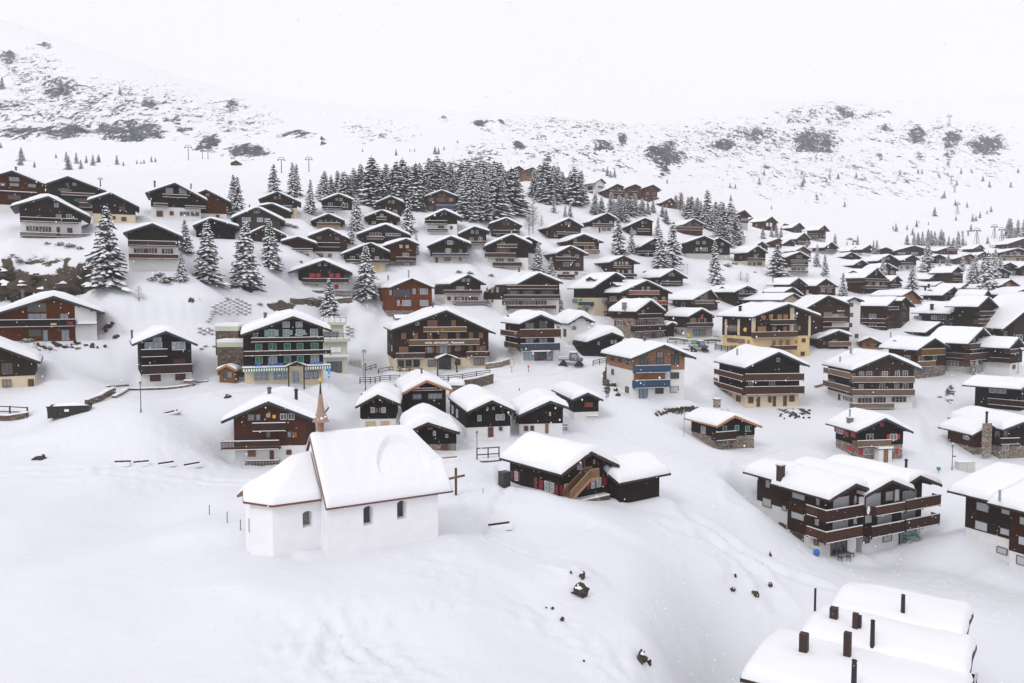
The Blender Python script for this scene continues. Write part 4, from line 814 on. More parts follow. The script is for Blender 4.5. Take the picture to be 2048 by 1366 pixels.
H('g2','z4',(700,860),(500,935),(900,950),465,850,1180,1070,'blk','st','dark chalet with a tall stone chimney breast in front at the right edge',th=8,rb=10,T=.9,hump=.3,
  b=[(475,640,1015,1060,'dk')],wn=[(430,950,460,1010,''),(500,950,530,1010,''),(490,1070,540,1110,'f')],cols=[(318,388,882,1160,'st')],ch=[(357,795,.35,'black',1.6,.1)],auto=False)
H('g3','z4',(395,897),(235,982),(560,985),240,470,1150,1085,'dkb','st','low front wing of the stone chimney chalet with one white window',th=8,rb=42,T=.7,sidew=[(160,985,205,1020,'g')],auto=False)
H('e7','z4',(745,520),(648,592),(860,560),640,850,815,745,'blk','wh','black chalet with a gabled roof dormer and snowy balcony at the right edge',th=42,bl=250,T=.7,dm=[(465,480,5.)],sideb=[(360,700,690,750,'dk')],sidew=[(380,585,520,625,'g')],auto=False)
# ---------------------------------------------------------------- the red shuttered log house and its barn
rootE, frE, dE = H('E','z3',(1090,232),(770,478),(1390,378),752,1275,768,None,'blk',None,'black log chalet with red shutters and an outside wooden stair in front of the village',th=37,bl=215,T=.75,o=1.0,hump=.3,verge='verge_br',
  wn=[(803,585,850,683,'g'),(1087,530,1126,620,'g'),(1147,516,1190,605,'g'),(942,350,984,418,'g'),(1110,315,1128,365,'g'),(752,597,798,706,'cr'),(1040,545,1080,638,'cr'),(1203,502,1260,600,'cr'),(1000,325,1030,415,'cr'),(1150,315,1176,380,'cr'),(918,378,936,432,'cr')],
  sidew=[(272,446,304,544,'g'),(597,550,636,655,'g'),(654,566,692,670,'g'),(232,432,254,535,'cr'),(308,452,328,553,'cr'),(530,532,580,645,'cr'),(698,584,738,700,'cr'),(476,505,515,688,'D')],auto=False,z0=-2.5)
_xf = frE.xf(frE)
def zp(fr, cr, x, y, yo): return fr.hit(*cpx(cr, x, y), yo)
a = zp(frE, 'z3', 862, 775, -1.1); b_ = zp(frE, 'z3', 1078, 535, -1.1); a2 = zp(frE, 'z3', 1168, 515, -1.1)
mb = MB(_xf)
for yy in (-1.15, -.15):
    mb.beam((a[0], yy, a[1]), (b_[0], yy, b_[1]), .06, .28, 'verge_tan'); mb.beam((b_[0], yy, b_[1]), (a2[0], yy, b_[1]), .06, .28, 'verge_tan')
    mb.beam((a[0], yy, a[1] + 1.), (b_[0], yy, b_[1] + 1.), .06, .1, 'verge_tan'); mb.beam((b_[0], yy, b_[1] + 1.), (a2[0], yy, b_[1] + 1.), .06, .1, 'verge_tan')
    n = 22
    for i in range(n + 1):
        f = i / n; x = lerp(a[0], b_[0], f); z = lerp(a[1], b_[1], f); mb.box(x - .08, x + .08, yy - .015, yy + .015, z + .02, z + 1., 'bal_tan')
    for i in range(9): x = lerp(b_[0], a2[0], i / 8); mb.box(x - .08, x + .08, yy - .015, yy + .015, b_[1] + .02, b_[1] + 1., 'bal_tan')
for i in range(13):
    f = (i + .5) / 13; x = lerp(a[0], b_[0], f); z = lerp(a[1], b_[1], f); mb.box(x - .14, x + .14, -1.12, -.17, z, z + .05, 'bal_tan')
mb.box(b_[0], a2[0], -1.12, -.02, b_[1] - .05, b_[1] + .04, 'bal_tan')
mb.obj('stair', rootE)
mb = MB(_xf); w0 = zp(frE, 'z3', 905, 780, -.9); w1 = zp(frE, 'z3', 1290, 700, -.9)
mb.box(w0[0], w1[0], -.9, -.1, -2, w1[1], 'stb'); mb.box(w0[0], w1[0], -.92, -.08, w1[1] + .001, w1[1] + .12, 'snow'); mb.obj('terrace_wall', rootE)
mb = MB(_xf); d_ = zp(frE, 'z3', 1245, 405, -.2); mb.ball((d_[0], -.35, d_[1]), .38, 'panel_gy', 10); mb.obj('satellite_dish', rootE)
P = cast(*cpx('z3', 1395, 800)); u2 = Vector((math.cos(R(-53)), math.sin(R(-53)), 0)); Wd = 5.2
C2 = P - u2 * Wd / 2; fb = Frame(C2, R(-53)); tt = ray(cpx('z3', 1830, 0)[0], 900)[0]
Lb = (tt * P.y - P.x) / (fb.v.x - tt * fb.v.y); zE = at(*cpx('z3', 1397, 548), P.y).z - C2.z
rb_ = empty('barn', C2, R(-53)); tag(rb_, 'windowless dark log barn attached right of the red shuttered log chalet', 'barn')
gable_block(rb_, fb, fb, -Wd/2, Wd/2, -Wd/2 - .6, zE, 0, zE + .42 * 3.2, Wd/2 + .6, zE, Lb, None, 'blk', None, T=.75, o=.7, ob=1.0, verge='verge_br', seed=8.1, z0=-2.5, hump=.2)
PADS.append((fb, -Wd/2, Wd/2, 0, Lb))
# ---------------------------------------------------------------- staggered apartment house at right
def after(root, rf, fr, d, px_back, inset, wall, base, zb, T=.7, names=('timber_wall', 'plinth', 'roof', 'snow_cover'), verge='verge_br', sw=(), cr='z2', z0=-3, ps=.15):
    xl, xr, xL, zL, xa, za, xR, zR, L, _ = d
    fa = Frame(fr.W(0, L + .01, 0), fr.th); xl2 = xl + inset
    tt = ray(px_back, 900)[0]; P = fa.W(xl2, 0, 0); L2 = min((tt * P.y - P.x) / (fa.v.x - tt * fa.v.y), 14)
    s_ = (za - zL) / (xa - xL)
    gable_block(root, fa, rf, xl2, xr - .02, xL + inset, zL + inset * s_, xa, za - .02, xR - .03, zR, L2, zb, wall, base, T=T, o=-.9, ob=.45, verge=verge, seed=3.3 + px_back, z0=z0)
    for w_ in sw:
        a1, c1 = fa.hits(*cpx(cr, w_[0], w_[1]), xl2); a0, c0 = fa.hits(*cpx(cr, w_[2], w_[3]), xl2)
        window(fa.xf(rf), min(a0, a1), max(a0, a1), min(c0, c1), max(c0, c1), xl2, -1, w_[4] if len(w_) > 4 else '', root, side='L')
    PADS.append((fa, xl2, xr, 0, L2, ps, L)); return fa
rF, fF, dF = H('F1','z2',(1085,345),(815,510),(1215,390),815,1090,1078,930,'dkb','wh','large brown and white apartment house with three staggered gables and wrap around balconies at right',th=27,bl=375,T=.85,o=1.5,verge='verge_br',
  b=[(775,1165,632,682,'br','',1.4)][:0]+[(775,1165,632,682,'br'),(775,1155,852,888,'br')],wn=[(845,490,1010,615,'cw'),(1062,475,1088,565,'cw'),(838,735,1000,830,'cw'),(1052,700,1088,775,'cw'),(828,952,985,1045,'')],
  sideb=[(578,775,565,722,'br'),(575,775,770,945,'br')],sidew=[(435,430,565,520,'cw'),(425,625,557,730,'cw'),(420,828,547,930,''),(677,485,720,570,'cw'),(665,700,712,778,'cw'),(660,910,700,975,'')],
  ch=[(315,162,.7,'verge_br',1.8,.95)],auto=False,name='apartment_house',cat='apartment house',z0=-2.5)
PADS[-1] = PADS[-1] + (.12, 0)
after(rF, fF, fF, dF, cpx('z2', 80, 0)[0], .8, 'dkb', 'wh', (dF[3] + 0) * .52, T=.85, sw=[(165,300,203,390,'cw'),(135,485,218,590,'cw'),(335,565,372,622,'cw'),(305,745,366,808,'')])
H('F2','z2',(1455,310),(1185,465),(1690,405),1145,1520,1022,855,'dkb','wh','',th=27,L=11,T=.85,o=1.5,verge='verge_br',root=rF,rf=fF,b=[(1290,1590,592,628,'br'),(1250,1580,795,840,'br')],
  wn=[(1182,455,1335,570,'cw'),(1382,427,1462,512,'cw'),(1172,668,1245,742,'cw'),(1298,662,1448,770,'cw'),(1158,872,1220,943,''),(1362,867,1445,928,'cw'),(1480,407,1520,518,'cW'),(1110,480,1165,570,'cW')],
  ch=[(1105,100,.45,'verge_br',1.9,.8),(950,85,.55,'verge_br',1.2,1.0)],auto=False)
H('F3','z2',(1745,262),(1620,340),(1965,355),1525,1745,932,800,'dkb','wh','',th=27,L=10,T=.85,o=1.6,verge='verge_br',root=rF,rf=fF,b=[(1600,1955,525,565,'br'),(1600,1945,725,760,'br')],
  wn=[(1555,420,1700,508,'cw'),(1542,608,1690,712,'cw'),(1532,812,1690,925,'cw')],ch=[(1600,112,.35,'black',1.2,.9)],auto=False)
o_ = zp(fF, 'z2', 1180, 608, -1.5); mb = MB(fF.xf(fF)); mb.tube((o_[0], -1.75, o_[1]), (o_[0] + .05, -1.9, o_[1]), .1, .5, 'white', 16); mb.obj('satellite_dish', rF)
rG, fG, dG = H('G1','z5',(2200,330),(1548,705),(2900,500),1560,2500,1560,1170,'dkb','wh','brown and white apartment house with closed blinds cut off by the right edge',th=24,bl=905,T=.8,verge='verge_br',
  sidew=[(992,640,1060,745,'cw'),(978,878,1060,1000,'cw'),(955,1120,1060,1250,'cw')],auto=False,name='apartment_house',cat='apartment house',z0=-3)
PADS[-1] = PADS[-1] + (.3, 0)
after(rG, fG, fG, dG, cpx('z5', 340, 0)[0], .5, 'dkb', 'wh', 4.4, T=.8, cr='z5', ps=.3, sw=[(460,455,602,590,'cw'),(770,545,868,622,'cw'),(443,685,588,828,'cw'),(755,775,862,880,'cw'),(715,1012,830,1115,'cw')])
chimney(fG.xf(fG), *(lambda h: (h[0], 5, h[1] - 1.2, h[1]))(fG.hit(*cpx('z5', 745, 310), 5)), .25, rG, 'zinc', False)
# ---------------------------------------------------------------- roofs at the bottom right, seen from above
tH = R(56); P0 = at(1483, 1354, 48); fH0 = Frame(P0, tH)
rH = None
for k, (ua, ub, back, r_, gz_) in enumerate([(0, 7.2, 0, 0, .0), (6.7, 12.4, 1.7, .25, 1.), (12.1, 18.2, 2.4, .35, 1.6)]):
    ln = 8.5 + (3.2 if k == 0 else 0); hw = (ub - ua) / 2
    Ck = P0 + fH0.u * (ua + hw) - fH0.v * (back + ln - 1 + (1.3 if k == 1 else 0)); Ck.z = -30.5
    fk = Frame(Ck, tH); zE = P0.z - Ck.z + r_; Lk = ln - 2 + (1.3 if k == 1 else 0)
    if rH is None: rH = empty('apartment_house', Ck, tH); tag(rH, 'brown apartment house seen from above with many dark flues at the bottom right', 'apartment house'); fH = fk
    gable_block(rH, fk, fH, -hw + .5, hw - .5, -hw - .1, zE, 0, zE + .5, hw + .6, zE - .12, Lk, None, 'dkb', None, T=.75, o=1.2, ob=1., verge='verge_br', seed=20.5 + k * 3, z0=-3)
    balcony(fk.xf(fH), -hw + .7, hw - .7, zE - 2.6, zE - 1.6, 0, rH, 'bal_dk', 1.4); PADS.append((fk, -hw, hw, -1, Lk))
def zplane(px, py, z): a, b = ray(px, py); k = z / b; return Vector((a * k, k, z))
xH = fH.xf(fH)
for px, yb_, yt, w_, kind in [(1630,1213,1172,.16,'r'),(1668,1228,1213,.5,'b'),(1711,1243,1224,.35,'b'),(1718,1243,1229,.3,'b'),(1745,1271,1236,.28,'c'),(1806,1214,1186,.28,'c'),(1608,1283,1264,.5,'b'),(1695,1292,1261,.42,'b'),(1708,1355,1315,.3,'c')]:
    p = zplane(px, yb_, -21.9); h_ = (yb_ - yt) / F * p.y * .92; q_ = p - fH.C; x, y, z = q_.dot(fH.u), q_.dot(fH.v), q_.z
    mb = MB(xH)
    if kind == 'b': mb.box(x - w_/2, x + w_/2, y - w_/2, y + w_/2, z - 1.2, z + h_, 'verge_br')
    elif kind == 'r': mb.tube((x, y, z - 1), (x, y, z + h_), w_ / 2, w_ / 2, 'verge_br', 8)
    else:
        mb.tube((x, y, z - 1), (x, y, z + h_ * .72), w_ * .55, w_ * .5, 'black', 10); mb.tube((x, y, z + h_ * .76), (x, y, z + h_ * .92), w_ * .5, w_ * .42, 'black', 10)
        mb.tube((x, y, z + h_ * .5), (x, y, z + h_), w_ * .3, w_ * .3, 'black', 8); mb.tube((x, y, z + h_ * .93), (x, y, z + h_), w_ * .55, w_ * .5, 'black', 10)
    mb.obj('chimney', rH)
# ---------------------------------------------------------------- chapel
thc = R(31); NC = at(655, 1115, 56); fc = Frame(NC, thc)
rc = empty('chapel', NC, thc); tag(rc, 'small white chapel with arched windows and shingled bell turret in the foreground', 'chapel')
Ln, Wn, He = 8.75, 7.0, 3.85; zr = 8.25
xf = fc.xf(fc)
def wallpoly(name, pts, z0, z1, mat):      # closed footprint extruded
    mb = MB(xf); n = len(pts)
    mb.add([(x, y, z0) for x, y in pts] + [(x, y, z1) for x, y in pts], [tuple(range(n - 1, -1, -1)), tuple(range(n, 2 * n))] + [(i, (i + 1) % n, (i + 1) % n + n, i + n) for i in range(n)], mat)
    return mb.obj(name, rc)
mb = MB(xf); mb.prismx([(0, -3), (Wn, -3), (Wn, He), (Wn * .7, He + 2.2), (Wn * .3, He + 2.2), (0, He)], 0, Ln, 'chapelw'); nave = mb.obj('nave_wall', rc)
mb = MB(xf); mb.prismx([(Wn * .3, He + 2.21), (Wn * .7, He + 2.21), (Wn / 2, zr - .3)], 0.002, .3, 'chapelw'); mb.obj('gable_wall', rc)
vo = 1.4; q0 = -3.47; cw = Wn - 2 * vo
chp = [(0.3, vo), (0.3, Wn - vo), (q0, Wn - vo), (q0 - 1.2, Wn - vo - 1.2), (q0 - 1.2, vo + 1.2), (q0, vo)]
choir = wallpoly('choir_wall', chp, -3, He, 'chapelw')
def arch_cut(target, x, y, z0, z1, w_, glassback, ang=0):
    """cut a splayed arched niche into the wall and set the leaded glass at its back"""
    def sec(w, a, b):
        r = w / 2; pts = [(-r, a), (r, a)] + [(r * math.cos(t), b - r * .55 + r * .55 * math.sin(t)) for t in [math.pi * i / 8 for i in range(9)]]
        return pts
    s0 = sec(w_, z0, z1); s1 = sec(w_ * .72, z0 + .1, z1 - .04); n = len(s0); mb = MB(xf)
    mb.add([(x + a, y - .05, b) for a, b in s0] + [(x + a, y + glassback, b) for a, b in s1], [tuple(range(n)), tuple(range(2 * n - 1, n - 1, -1))] + [(i, i + n, (i + 1) % n + n, (i + 1) % n) for i in range(n)], 'chapelw')
    cu = mb.obj('cutter')
    cu.location = rc.location; cu.rotation_euler = rc.rotation_euler
    bpy.context.view_layer.update()
    md = target.modifiers.new('b', 'BOOLEAN'); md.operation = 'DIFFERENCE'; md.object = cu; md.solver = 'EXACT'
    dg = bpy.context.evaluated_depsgraph_get(); me = bpy.data.meshes.new_from_object(target.evaluated_get(dg))
    target.modifiers.clear(); target.data = me; bpy.data.objects.remove(cu)
    mb = MB(xf); mb.add([(x + a, y + glassback - .02, b) for a, b in s1], [tuple(range(n))], 'glass'); g = mb.obj('window', rc)
    mb = MB(xf); w2 = w_ * .72
    for i in range(1, 4): mb.box(x - w2/2 + w2 * i / 4 - .012, x - w2/2 + w2 * i / 4 + .012, y + glassback - .04, y + glassback - .022, z0 + .1, z1 - .1, 'fr_d')
    k = int((z1 - z0) / .16)
    for i in range(1, k): mb.box(x - w2/2, x + w2/2, y + glassback - .04, y + glassback - .022, z0 + .1 + (z1 - z0 - .14) * i / k - .01, z0 + .1 + (z1 - z0 - .14) * i / k + .01, 'fr_d')
    mb.obj('lead_bars', g)
for px, yt, yb_ in ((736.5, 1012, 1051), (803.5, 1001, 1039)):
    x, z1 = fc.hit(px, yt, 0); _, z0 = fc.hit(px, yb_, 0); arch_cut(nave, x, 0, z0, z1, .78, .5)
x, z1 = fc.hit(615, 1022, vo); _, z0 = fc.hit(615, 1055, vo); arch_cut(choir, x, vo, z0, z1, .74, .5)
# little west window of the choir
mb = MB(xf); mb.box(q0 - 1.2 - .02, q0 - 1.2 + .1, vo + 1.7, vo + 2.1, 1.7, 2.7, 'panel_gy'); mb.obj('window', rc)
# nave roof: steep gable, half hipped at its right end
e_, el, er = .27, .12, 1.15; th_ = .10; hv = Wn / 2
ysl = (zr - He) / (Wn / 2) * .985
def rz(y): return zr - abs(y - hv) * ysl
def xend(y):                     # right edge runs back towards the ridge
    s = abs(y - hv); k = max(0, 1 - s / 2.0); return Ln + er - 1.9 * k - .12 * k * k
def hipz(x, y): return rz(y)
mb = MB(xf); zb0 = rz(-e_)
ys_ = [-e_, hv - 2.0, hv, hv + 2.0, Wn + e_]
T_ = [(-el, y, rz(y) + .02) for y in ys_] + [(xend(y), y, rz(y) + .02) for y in ys_]; B_ = [(x, y, z - th_) for x, y, z in T_]
mb.add(T_ + B_, [(i, i + 5, i + 6, i + 1) for i in range(4)] + [(i + 1 + 10, i + 6 + 10, i + 5 + 10, i + 10) for i in range(4)] + [(i, i + 1, i + 11, i + 10) for i in range(4)] + [(i + 5, i + 15, i + 16, i + 6) for i in range(4)] + [(0, 10, 15, 5), (4, 9, 19, 14), (6, 8, 7), (16, 17, 18)], 'coppr')
mb.beam((-el, -e_ - .06, zb0 - .02), (Ln + er, -e_ - .06, zb0 + .01), .07, .07, 'coppr')
for i in range(30):
    f = i / 30; y_ = lerp(-e_, hv, f); mb.box(-el - .05, -el - .002, y_, y_ + .1, rz(y_) - .1, rz(y_) + .08, 'shingle')
nroof = mb.obj('nave_roof', rc)
def sheet(name, fn, nu, nv, parent, mat='snow'):
    mb = MB(xf); top = [fn(i / nu, j / nv)[0] for j in range(nv + 1) for i in range(nu + 1)]; bot = [fn(i / nu, j / nv)[1] for j in range(nv + 1) for i in range(nu + 1)]
    n1 = nu + 1; N = len(top); fs = [(j*n1+i, j*n1+i+1, (j+1)*n1+i+1, (j+1)*n1+i) for j in range(nv) for i in range(nu)]
    ring = [i for i in range(n1)] + [j*n1+nu for j in range(1, nv+1)] + [nv*n1+i for i in range(nu-1, -1, -1)] + [j*n1 for j in range(nv-1, 0, -1)]
    fs += [(ring[k], ring[k]+N, ring[(k+1) % len(ring)]+N, ring[(k+1) % len(ring)]) for k in range(len(ring))]
    mb.add(top + bot, fs, mat); return mb.obj(name, parent, True)
def nsnow(u, v):
    w = 2 * v - 1; y = hv + w * (hv + e_ - .02); s = abs(y - hv); xe = xend(y) - .02
    x = -el + .03 + (xe + el - .03) * u; base = rz(y)
    d = min(x + el, xe - x); de = (1 - abs(w)) * (hv + e_)
    q_ = lambda t: math.sqrt(max(0, 1 - (1 - min(t, 1)) ** 2))
    f = q_(d / .3) * q_(de / .32)
    n = noise.noise(Vector((x * .3, y * .3, 5))) * .16 + noise.noise(Vector((x * 1.3, y * 1.3, 5))) * .04
    T = .37 + n
    if w < 0:       # the patch where the snow has slid, with a step at its upper edge
        q = ((x - 6.4) / 2.0) ** 2 + ((s - 2.5) / 1.75) ** 2; inside = q < 1 if s < 2.5 else abs(x - 6.4) < 2.0 - (s - 2.5) * .8
        if inside: T -= .36 * max(0, 1 - max(0, s - 1.4) / 1.5) + noise.noise(Vector((x * 5, y * 5, 1))) * .03
    sm = min(base, zr - ysl * (math.sqrt(s * s + .3) - .36))
    hip = max(0, x - (Ln + er - 2.6 + s * .5)) * .3 if s < 2.2 else 0
    return (x, y, max(base + .03, sm + T * 1.3 * f - min(hip, T * f))), (x, y, base)
sheet('snow_cover', nsnow, 96, 110, nroof)
# choir roof: fan of planes from the nave gable to the polygonal end
ez = He + .28; rz1 = He + 2.9
eav = [(-.1, vo - .45), (q0 - .15, vo - .45), (q0 - 1.75, hv - .95), (q0 - 1.55, hv), (q0 - 1.75, hv + .95), (q0 - .15, Wn - vo + .45), (-.1, Wn - vo + .45)]
eza = [ez - .1, ez - .1, ez + .05, ez + .62, ez + .05, ez - .1, ez - .1]
rd = [(-.1, hv, rz1), (q0 * .42, hv, rz1 - .15)]
def choir_pts(dz, grow=0): return [(x, y, z + dz) for (x, y), z in zip(eav, eza)] + [(x, y, z + dz) for x, y, z in rd]
mb = MB(xf); A_ = choir_pts(0); B_ = choir_pts(-.14)
mb.add(A_ + B_, [(0, 1, 8, 7), (1, 2, 8), (2, 3, 8), (3, 4, 8), (4, 5, 8), (5, 6, 7, 8)] + [(9+1, 9+0, 9+7, 9+8), (9+2, 9+1, 9+8), (9+3, 9+2, 9+8), (9+4, 9+3, 9+8), (9+5, 9+4, 9+8), (9+6, 9+5, 9+8, 9+7)] + [(i, i + 9, i + 10, i + 1) for i in range(6)], 'verge_tan')
for i in range(6):
    a_, b2 = Vector(A_[i]), Vector(A_[i + 1]); mb.beam(a_ + Vector((0, 0, -.03)), b2 + Vector((0, 0, -.03)), .06, .1, 'coppr')
croof = mb.obj('choir_roof', rc)
# snow on the choir: interpolate eave polyline -> ridge polyline
def poly_at(pts, t):
    ls = [0]
    for i in range(len(pts) - 1): ls.append(ls[-1] + (Vector(pts[i + 1]) - Vector(pts[i])).length)
    d = t * ls[-1]
    for i in range(len(pts) - 1):
        if d <= ls[i + 1] + 1e-9: return Vector(pts[i]).lerp(Vector(pts[i + 1]), (d - ls[i]) / max(ls[i + 1] - ls[i], 1e-6))
    return Vector(pts[-1])
E3 = [(x, y, z) for (x, y), z in zip(eav, eza)]
R3 = [rd[0], (q0*.2, hv, rz1 - .05), rd[1], rd[1], rd[1], (q0*.2, hv, rz1 - .05), rd[0]]
def csnow(u, v):
    t = u; a_ = poly_at(E3, t)
    k = min(max(t, 0), 1) * 6; # matching ridge point
    seg = 0; acc = 0; tot = [ (Vector(E3[i+1]) - Vector(E3[i])).length for i in range(6)]; d = t * sum(tot)
    for i in range(6):
        if d <= tot[i] + 1e-9: seg = i; break
        d -= tot[i]; seg = i
    f_ = min(d / tot[seg], 1); b2 = Vector(R3[seg]).lerp(Vector(R3[seg + 1]), f_)
    p = a_.lerp(b2, v); f = math.sqrt(max(0, 1 - (1 - min(v / .09, 1)) ** 2))
    if t < .01 or t > .99: pass
    n = noise.noise(p * .6) * .1; sag = -math.sin(math.pi * v) * .3
    T = .36 + n
    return (p.x, p.y, p.z + .03 + (T + sag * .5) * f), (p.x, p.y, p.z)
sheet('snow_cover', csnow, 60, 22, croof)
# rafter tails under the choir eave
# bell turret on the ridge
tx, ty = 0.75, hv; tz = zr - .2
mb = MB(xf)
for a in ((-.13, -.13), (.13, -.13), (.13, .13), (-.13, .13)): mb.box(tx + a[0] - .05, tx + a[0] + .05, ty + a[1] - .05, ty + a[1] + .05, tz, tz + 1.35, 'verge_tan')
mb.box(tx - .09, tx + .09, ty - .09, ty + .09, tz, tz + 1.35, 'shingle')
tur = mb.obj('bell_turret', rc)
mb = MB(xf); n = 8
prof = [(.66, 1.22), (.56, 1.45), (.34, 1.85), (.25, 2.3), (.19, 2.8), (.13, 3.3), (.1, 3.32), (.05, 4.), (.025, 4.25)]
for i in range(len(prof) - 1):
    m_ = 'shingle' if i < 5 else 'black'; r0, z0 = prof[i]; r1, z1 = prof[i + 1]
    ks = 3 if 0 < i < 5 else 1
    for k in range(ks):
        a0, a1 = k / ks, (k + 1) / ks; q0_ = lerp(r0, r1, a0) + (.012 if ks > 1 else 0); q1_ = lerp(r0, r1, a1)
        mb.tube((tx, ty, tz + lerp(z0, z1, a0)), (tx, ty, tz + lerp(z0, z1, a1)), q0_, q1_, m_, 8)
spo = mb.obj('spire', tur)
mb = MB(xf)
for k in range(11):
    a_ = k * .61 + .3; mb.ball((tx + .47 * math.cos(a_), ty + .47 * math.sin(a_), tz + 1.42 + .09 * (k % 3)), .12 + .03 * (k % 2), 'snow', 6, .7)
mb.obj('snow_patch', spo, True)
mb = MB(xf); mb.ball((tx, ty, tz + 4.35), .13, 'gold', 12); mb.ball((tx, ty, tz + 4.52), .05, 'gold', 8); mb.obj('gold_ball', tur, True)
mb = MB(xf); mb.tube((tx, ty, tz + 4.2), (tx, ty, tz + 5.3), .018, .012, 'black', 6); mb.beam((tx - .16, ty, tz + 4.95), (tx + .16, ty, tz + 4.95), .03, .03, 'black'); mb.beam((tx - .1, ty, tz + 5.1), (tx + .1, ty, tz + 5.1), .02, .02, 'black'); mb.obj('cross', tur)
PADS.append((fc, -1, 7, 1, 5))
# ---------------------------------------------------------------- the two lettered hotels
def letters(fr, rf, root, txt, cr, x0, x1, y, yo, mat, h_px, name='lettering', side=None):
    a, z = fr.hit(*cpx(cr, x0, y), yo); b2, _ = fr.hit(*cpx(cr, x1, y), yo); _, zt = fr.hit(*cpx(cr, x0, y - h_px), yo)
    cu = bpy.data.curves.new('t', 'FONT'); cu.body = txt; cu.size = 1; cu.extrude = .02; cu.offset = .03
    ob = bpy.data.objects.new('t', cu); col.objects.link(ob); bpy.context.view_layer.update()
    me = bpy.data.meshes.new_from_object(ob.evaluated_get(bpy.context.evaluated_depsgraph_get())); bpy.data.objects.remove(ob)
    xs = [v.co.x for v in me.vertices]; ys = [v.co.y for v in me.vertices]; k = (b2 - a) / (max(xs) - min(xs)); kz = (zt - z) / max(max(ys), .1)
    g = fr.xf(rf); mnx = min(xs)
    for v in me.vertices: v.co = Vector(g((a + (v.co.x - mnx) * k, yo - .03 - v.co.z, z + v.co.y * kz)))
    me.materials.clear(); me.materials.append(MATS[mat]); o = bpy.data.objects.new(name, me); col.objects.link(o); o.parent = root; return o
rP, fP, dP = H('pan','c6',(940,490),(400,682),(1418,712),425,1352,1072,955,'dkb','cr','large dark wooden hotel with a white lettered name board between two balconies in the centre',th=12,bl=365,T=.85,o=1.3,hump=.3,name='hotel',cat='hotel',
  b=[(715,1140,660,700,'tan'),(575,1265,785,828,'tan'),(445,735,915,960,'br'),(1135,1365,900,945,'br')],
  wn=[(750,585,855,658,'ct'),(985,585,1035,658,'ct'),(640,610,672,635,'f'),(498,712,550,775,'ct'),(615,710,665,780,'ct'),(748,708,805,780,'ct'),(870,708,955,782,'ct'),(1030,708,1075,782,'ct'),(1155,705,1202,780,'ct'),(1255,705,1300,765,'ct'),
   (475,845,572,905,'ct'),(755,848,800,905,'l+t'),(875,840,950,908,'l+t'),(1025,835,1078,890,'ct'),(1155,835,1200,900,'ct'),(1228,835,1325,890,'ct'),(468,982,525,1040,'d'),(545,978,600,1035,'d'),(620,975,680,1035,'d'),(762,975,835,1035,'d'),(1210,962,1308,1020,'l'),(1025,970,1075,1020,'d')],
  ch=[(808,425,.35,'metal',1.3,.5)],dm=[(370,515,3.2)],auto=False)
letters(fP, fP, rP, 'HOTEL  RESTAURANT', 'c6', 732, 962, 818, -1.27, 'white', 18, 'name_sign'); letters(fP, fP, rP, 'Panorama', 'c6', 990, 1115, 815, -1.27, 'white', 21, 'name_sign')
fr_ = fP; a0, z1 = fP.hit(*cpx('c6', 840, 965), -2.4); a1, _ = fP.hit(*cpx('c6', 1058, 965), -2.4); am_, zt = fP.hit(*cpx('c6', 945, 918), -2.4)
mb = MB(fP.xf(fP)); mb.prism([(a0, z1 - .15), (am_, zt - .15), (a1, z1 - .15), (a1, z1), (am_, zt), (a0, z1)], -2.5, -.05, 'verge_br')
for x in (a0 + .3, a1 - .3): mb.box(x - .12, x + .12, -2.4, -2.16, -1, z1 - .1, 'verge_br')
pr = mb.obj('porch', rP)
snow_cap(fP.xf(fP), a0, z1, am_, zt, a1, z1, -2.55, -.05, .3, 2.2, ny=4).obj('snow_cover', pr, True)
window(fP.xf(fP), am_ - 1.1, am_ + 1.1, .1, 2.3, 0, -1, 'd', rP)
rK, fK, dK = H('kon','c4',(955,372),(420,560),(1345,512),455,1265,1060,875,'blk','cr','black hotel with green shutters, striped awnings and blue lettering beside the village road',th=19,L=11,T=.9,o=1.3,hump=.4,verge='verge_br',name='hotel',cat='hotel',
  b=[(520,1270,600,626,'dk'),(445,1340,738,762,'dk')],
  wn=[(848,430,915,482,'g'),(982,430,1047,480,'g'),(695,508,768,580,'g+l'),(850,508,915,572,'g'),(920,510,950,565,'cl'),(985,505,1048,568,'g'),(1052,508,1082,563,'cl'),(1130,503,1205,572,'g'),(545,545,590,582,'f'),
   (568,655,636,715,'cg'),(703,652,782,715,'cg'),(860,650,928,710,'cg'),(992,648,1057,708,'cg'),(1135,645,1212,706,'cg'),(568,788,640,852,'cg'),(705,787,787,850,'g'),(862,784,930,848,'cg'),(994,780,1062,845,'cg'),(1135,776,1215,838,'g'),
   (552,945,708,1028,'g'),(748,940,898,1020,'g'),(1065,935,1210,1005,'l'),(945,932,1022,1050,'g')],ch=[(668,350,.5,'metal',.9,.5),(838,308,.9,'black',.6,.75)],auto=False)
letters(fK, fK, rK, 'CAFE', 'c4', 556, 628, 884, -1.6, 'bluel', 25, 'name_sign'); letters(fK, fK, rK, 'KONDITOREI', 'c4', 692, 852, 877, -1.6, 'bluel', 25, 'name_sign'); letters(fK, fK, rK, 'BÄCKEREI', 'c4', 1128, 1254, 861, -1.6, 'bluel', 25, 'name_sign')
xK = fK.xf(fK)
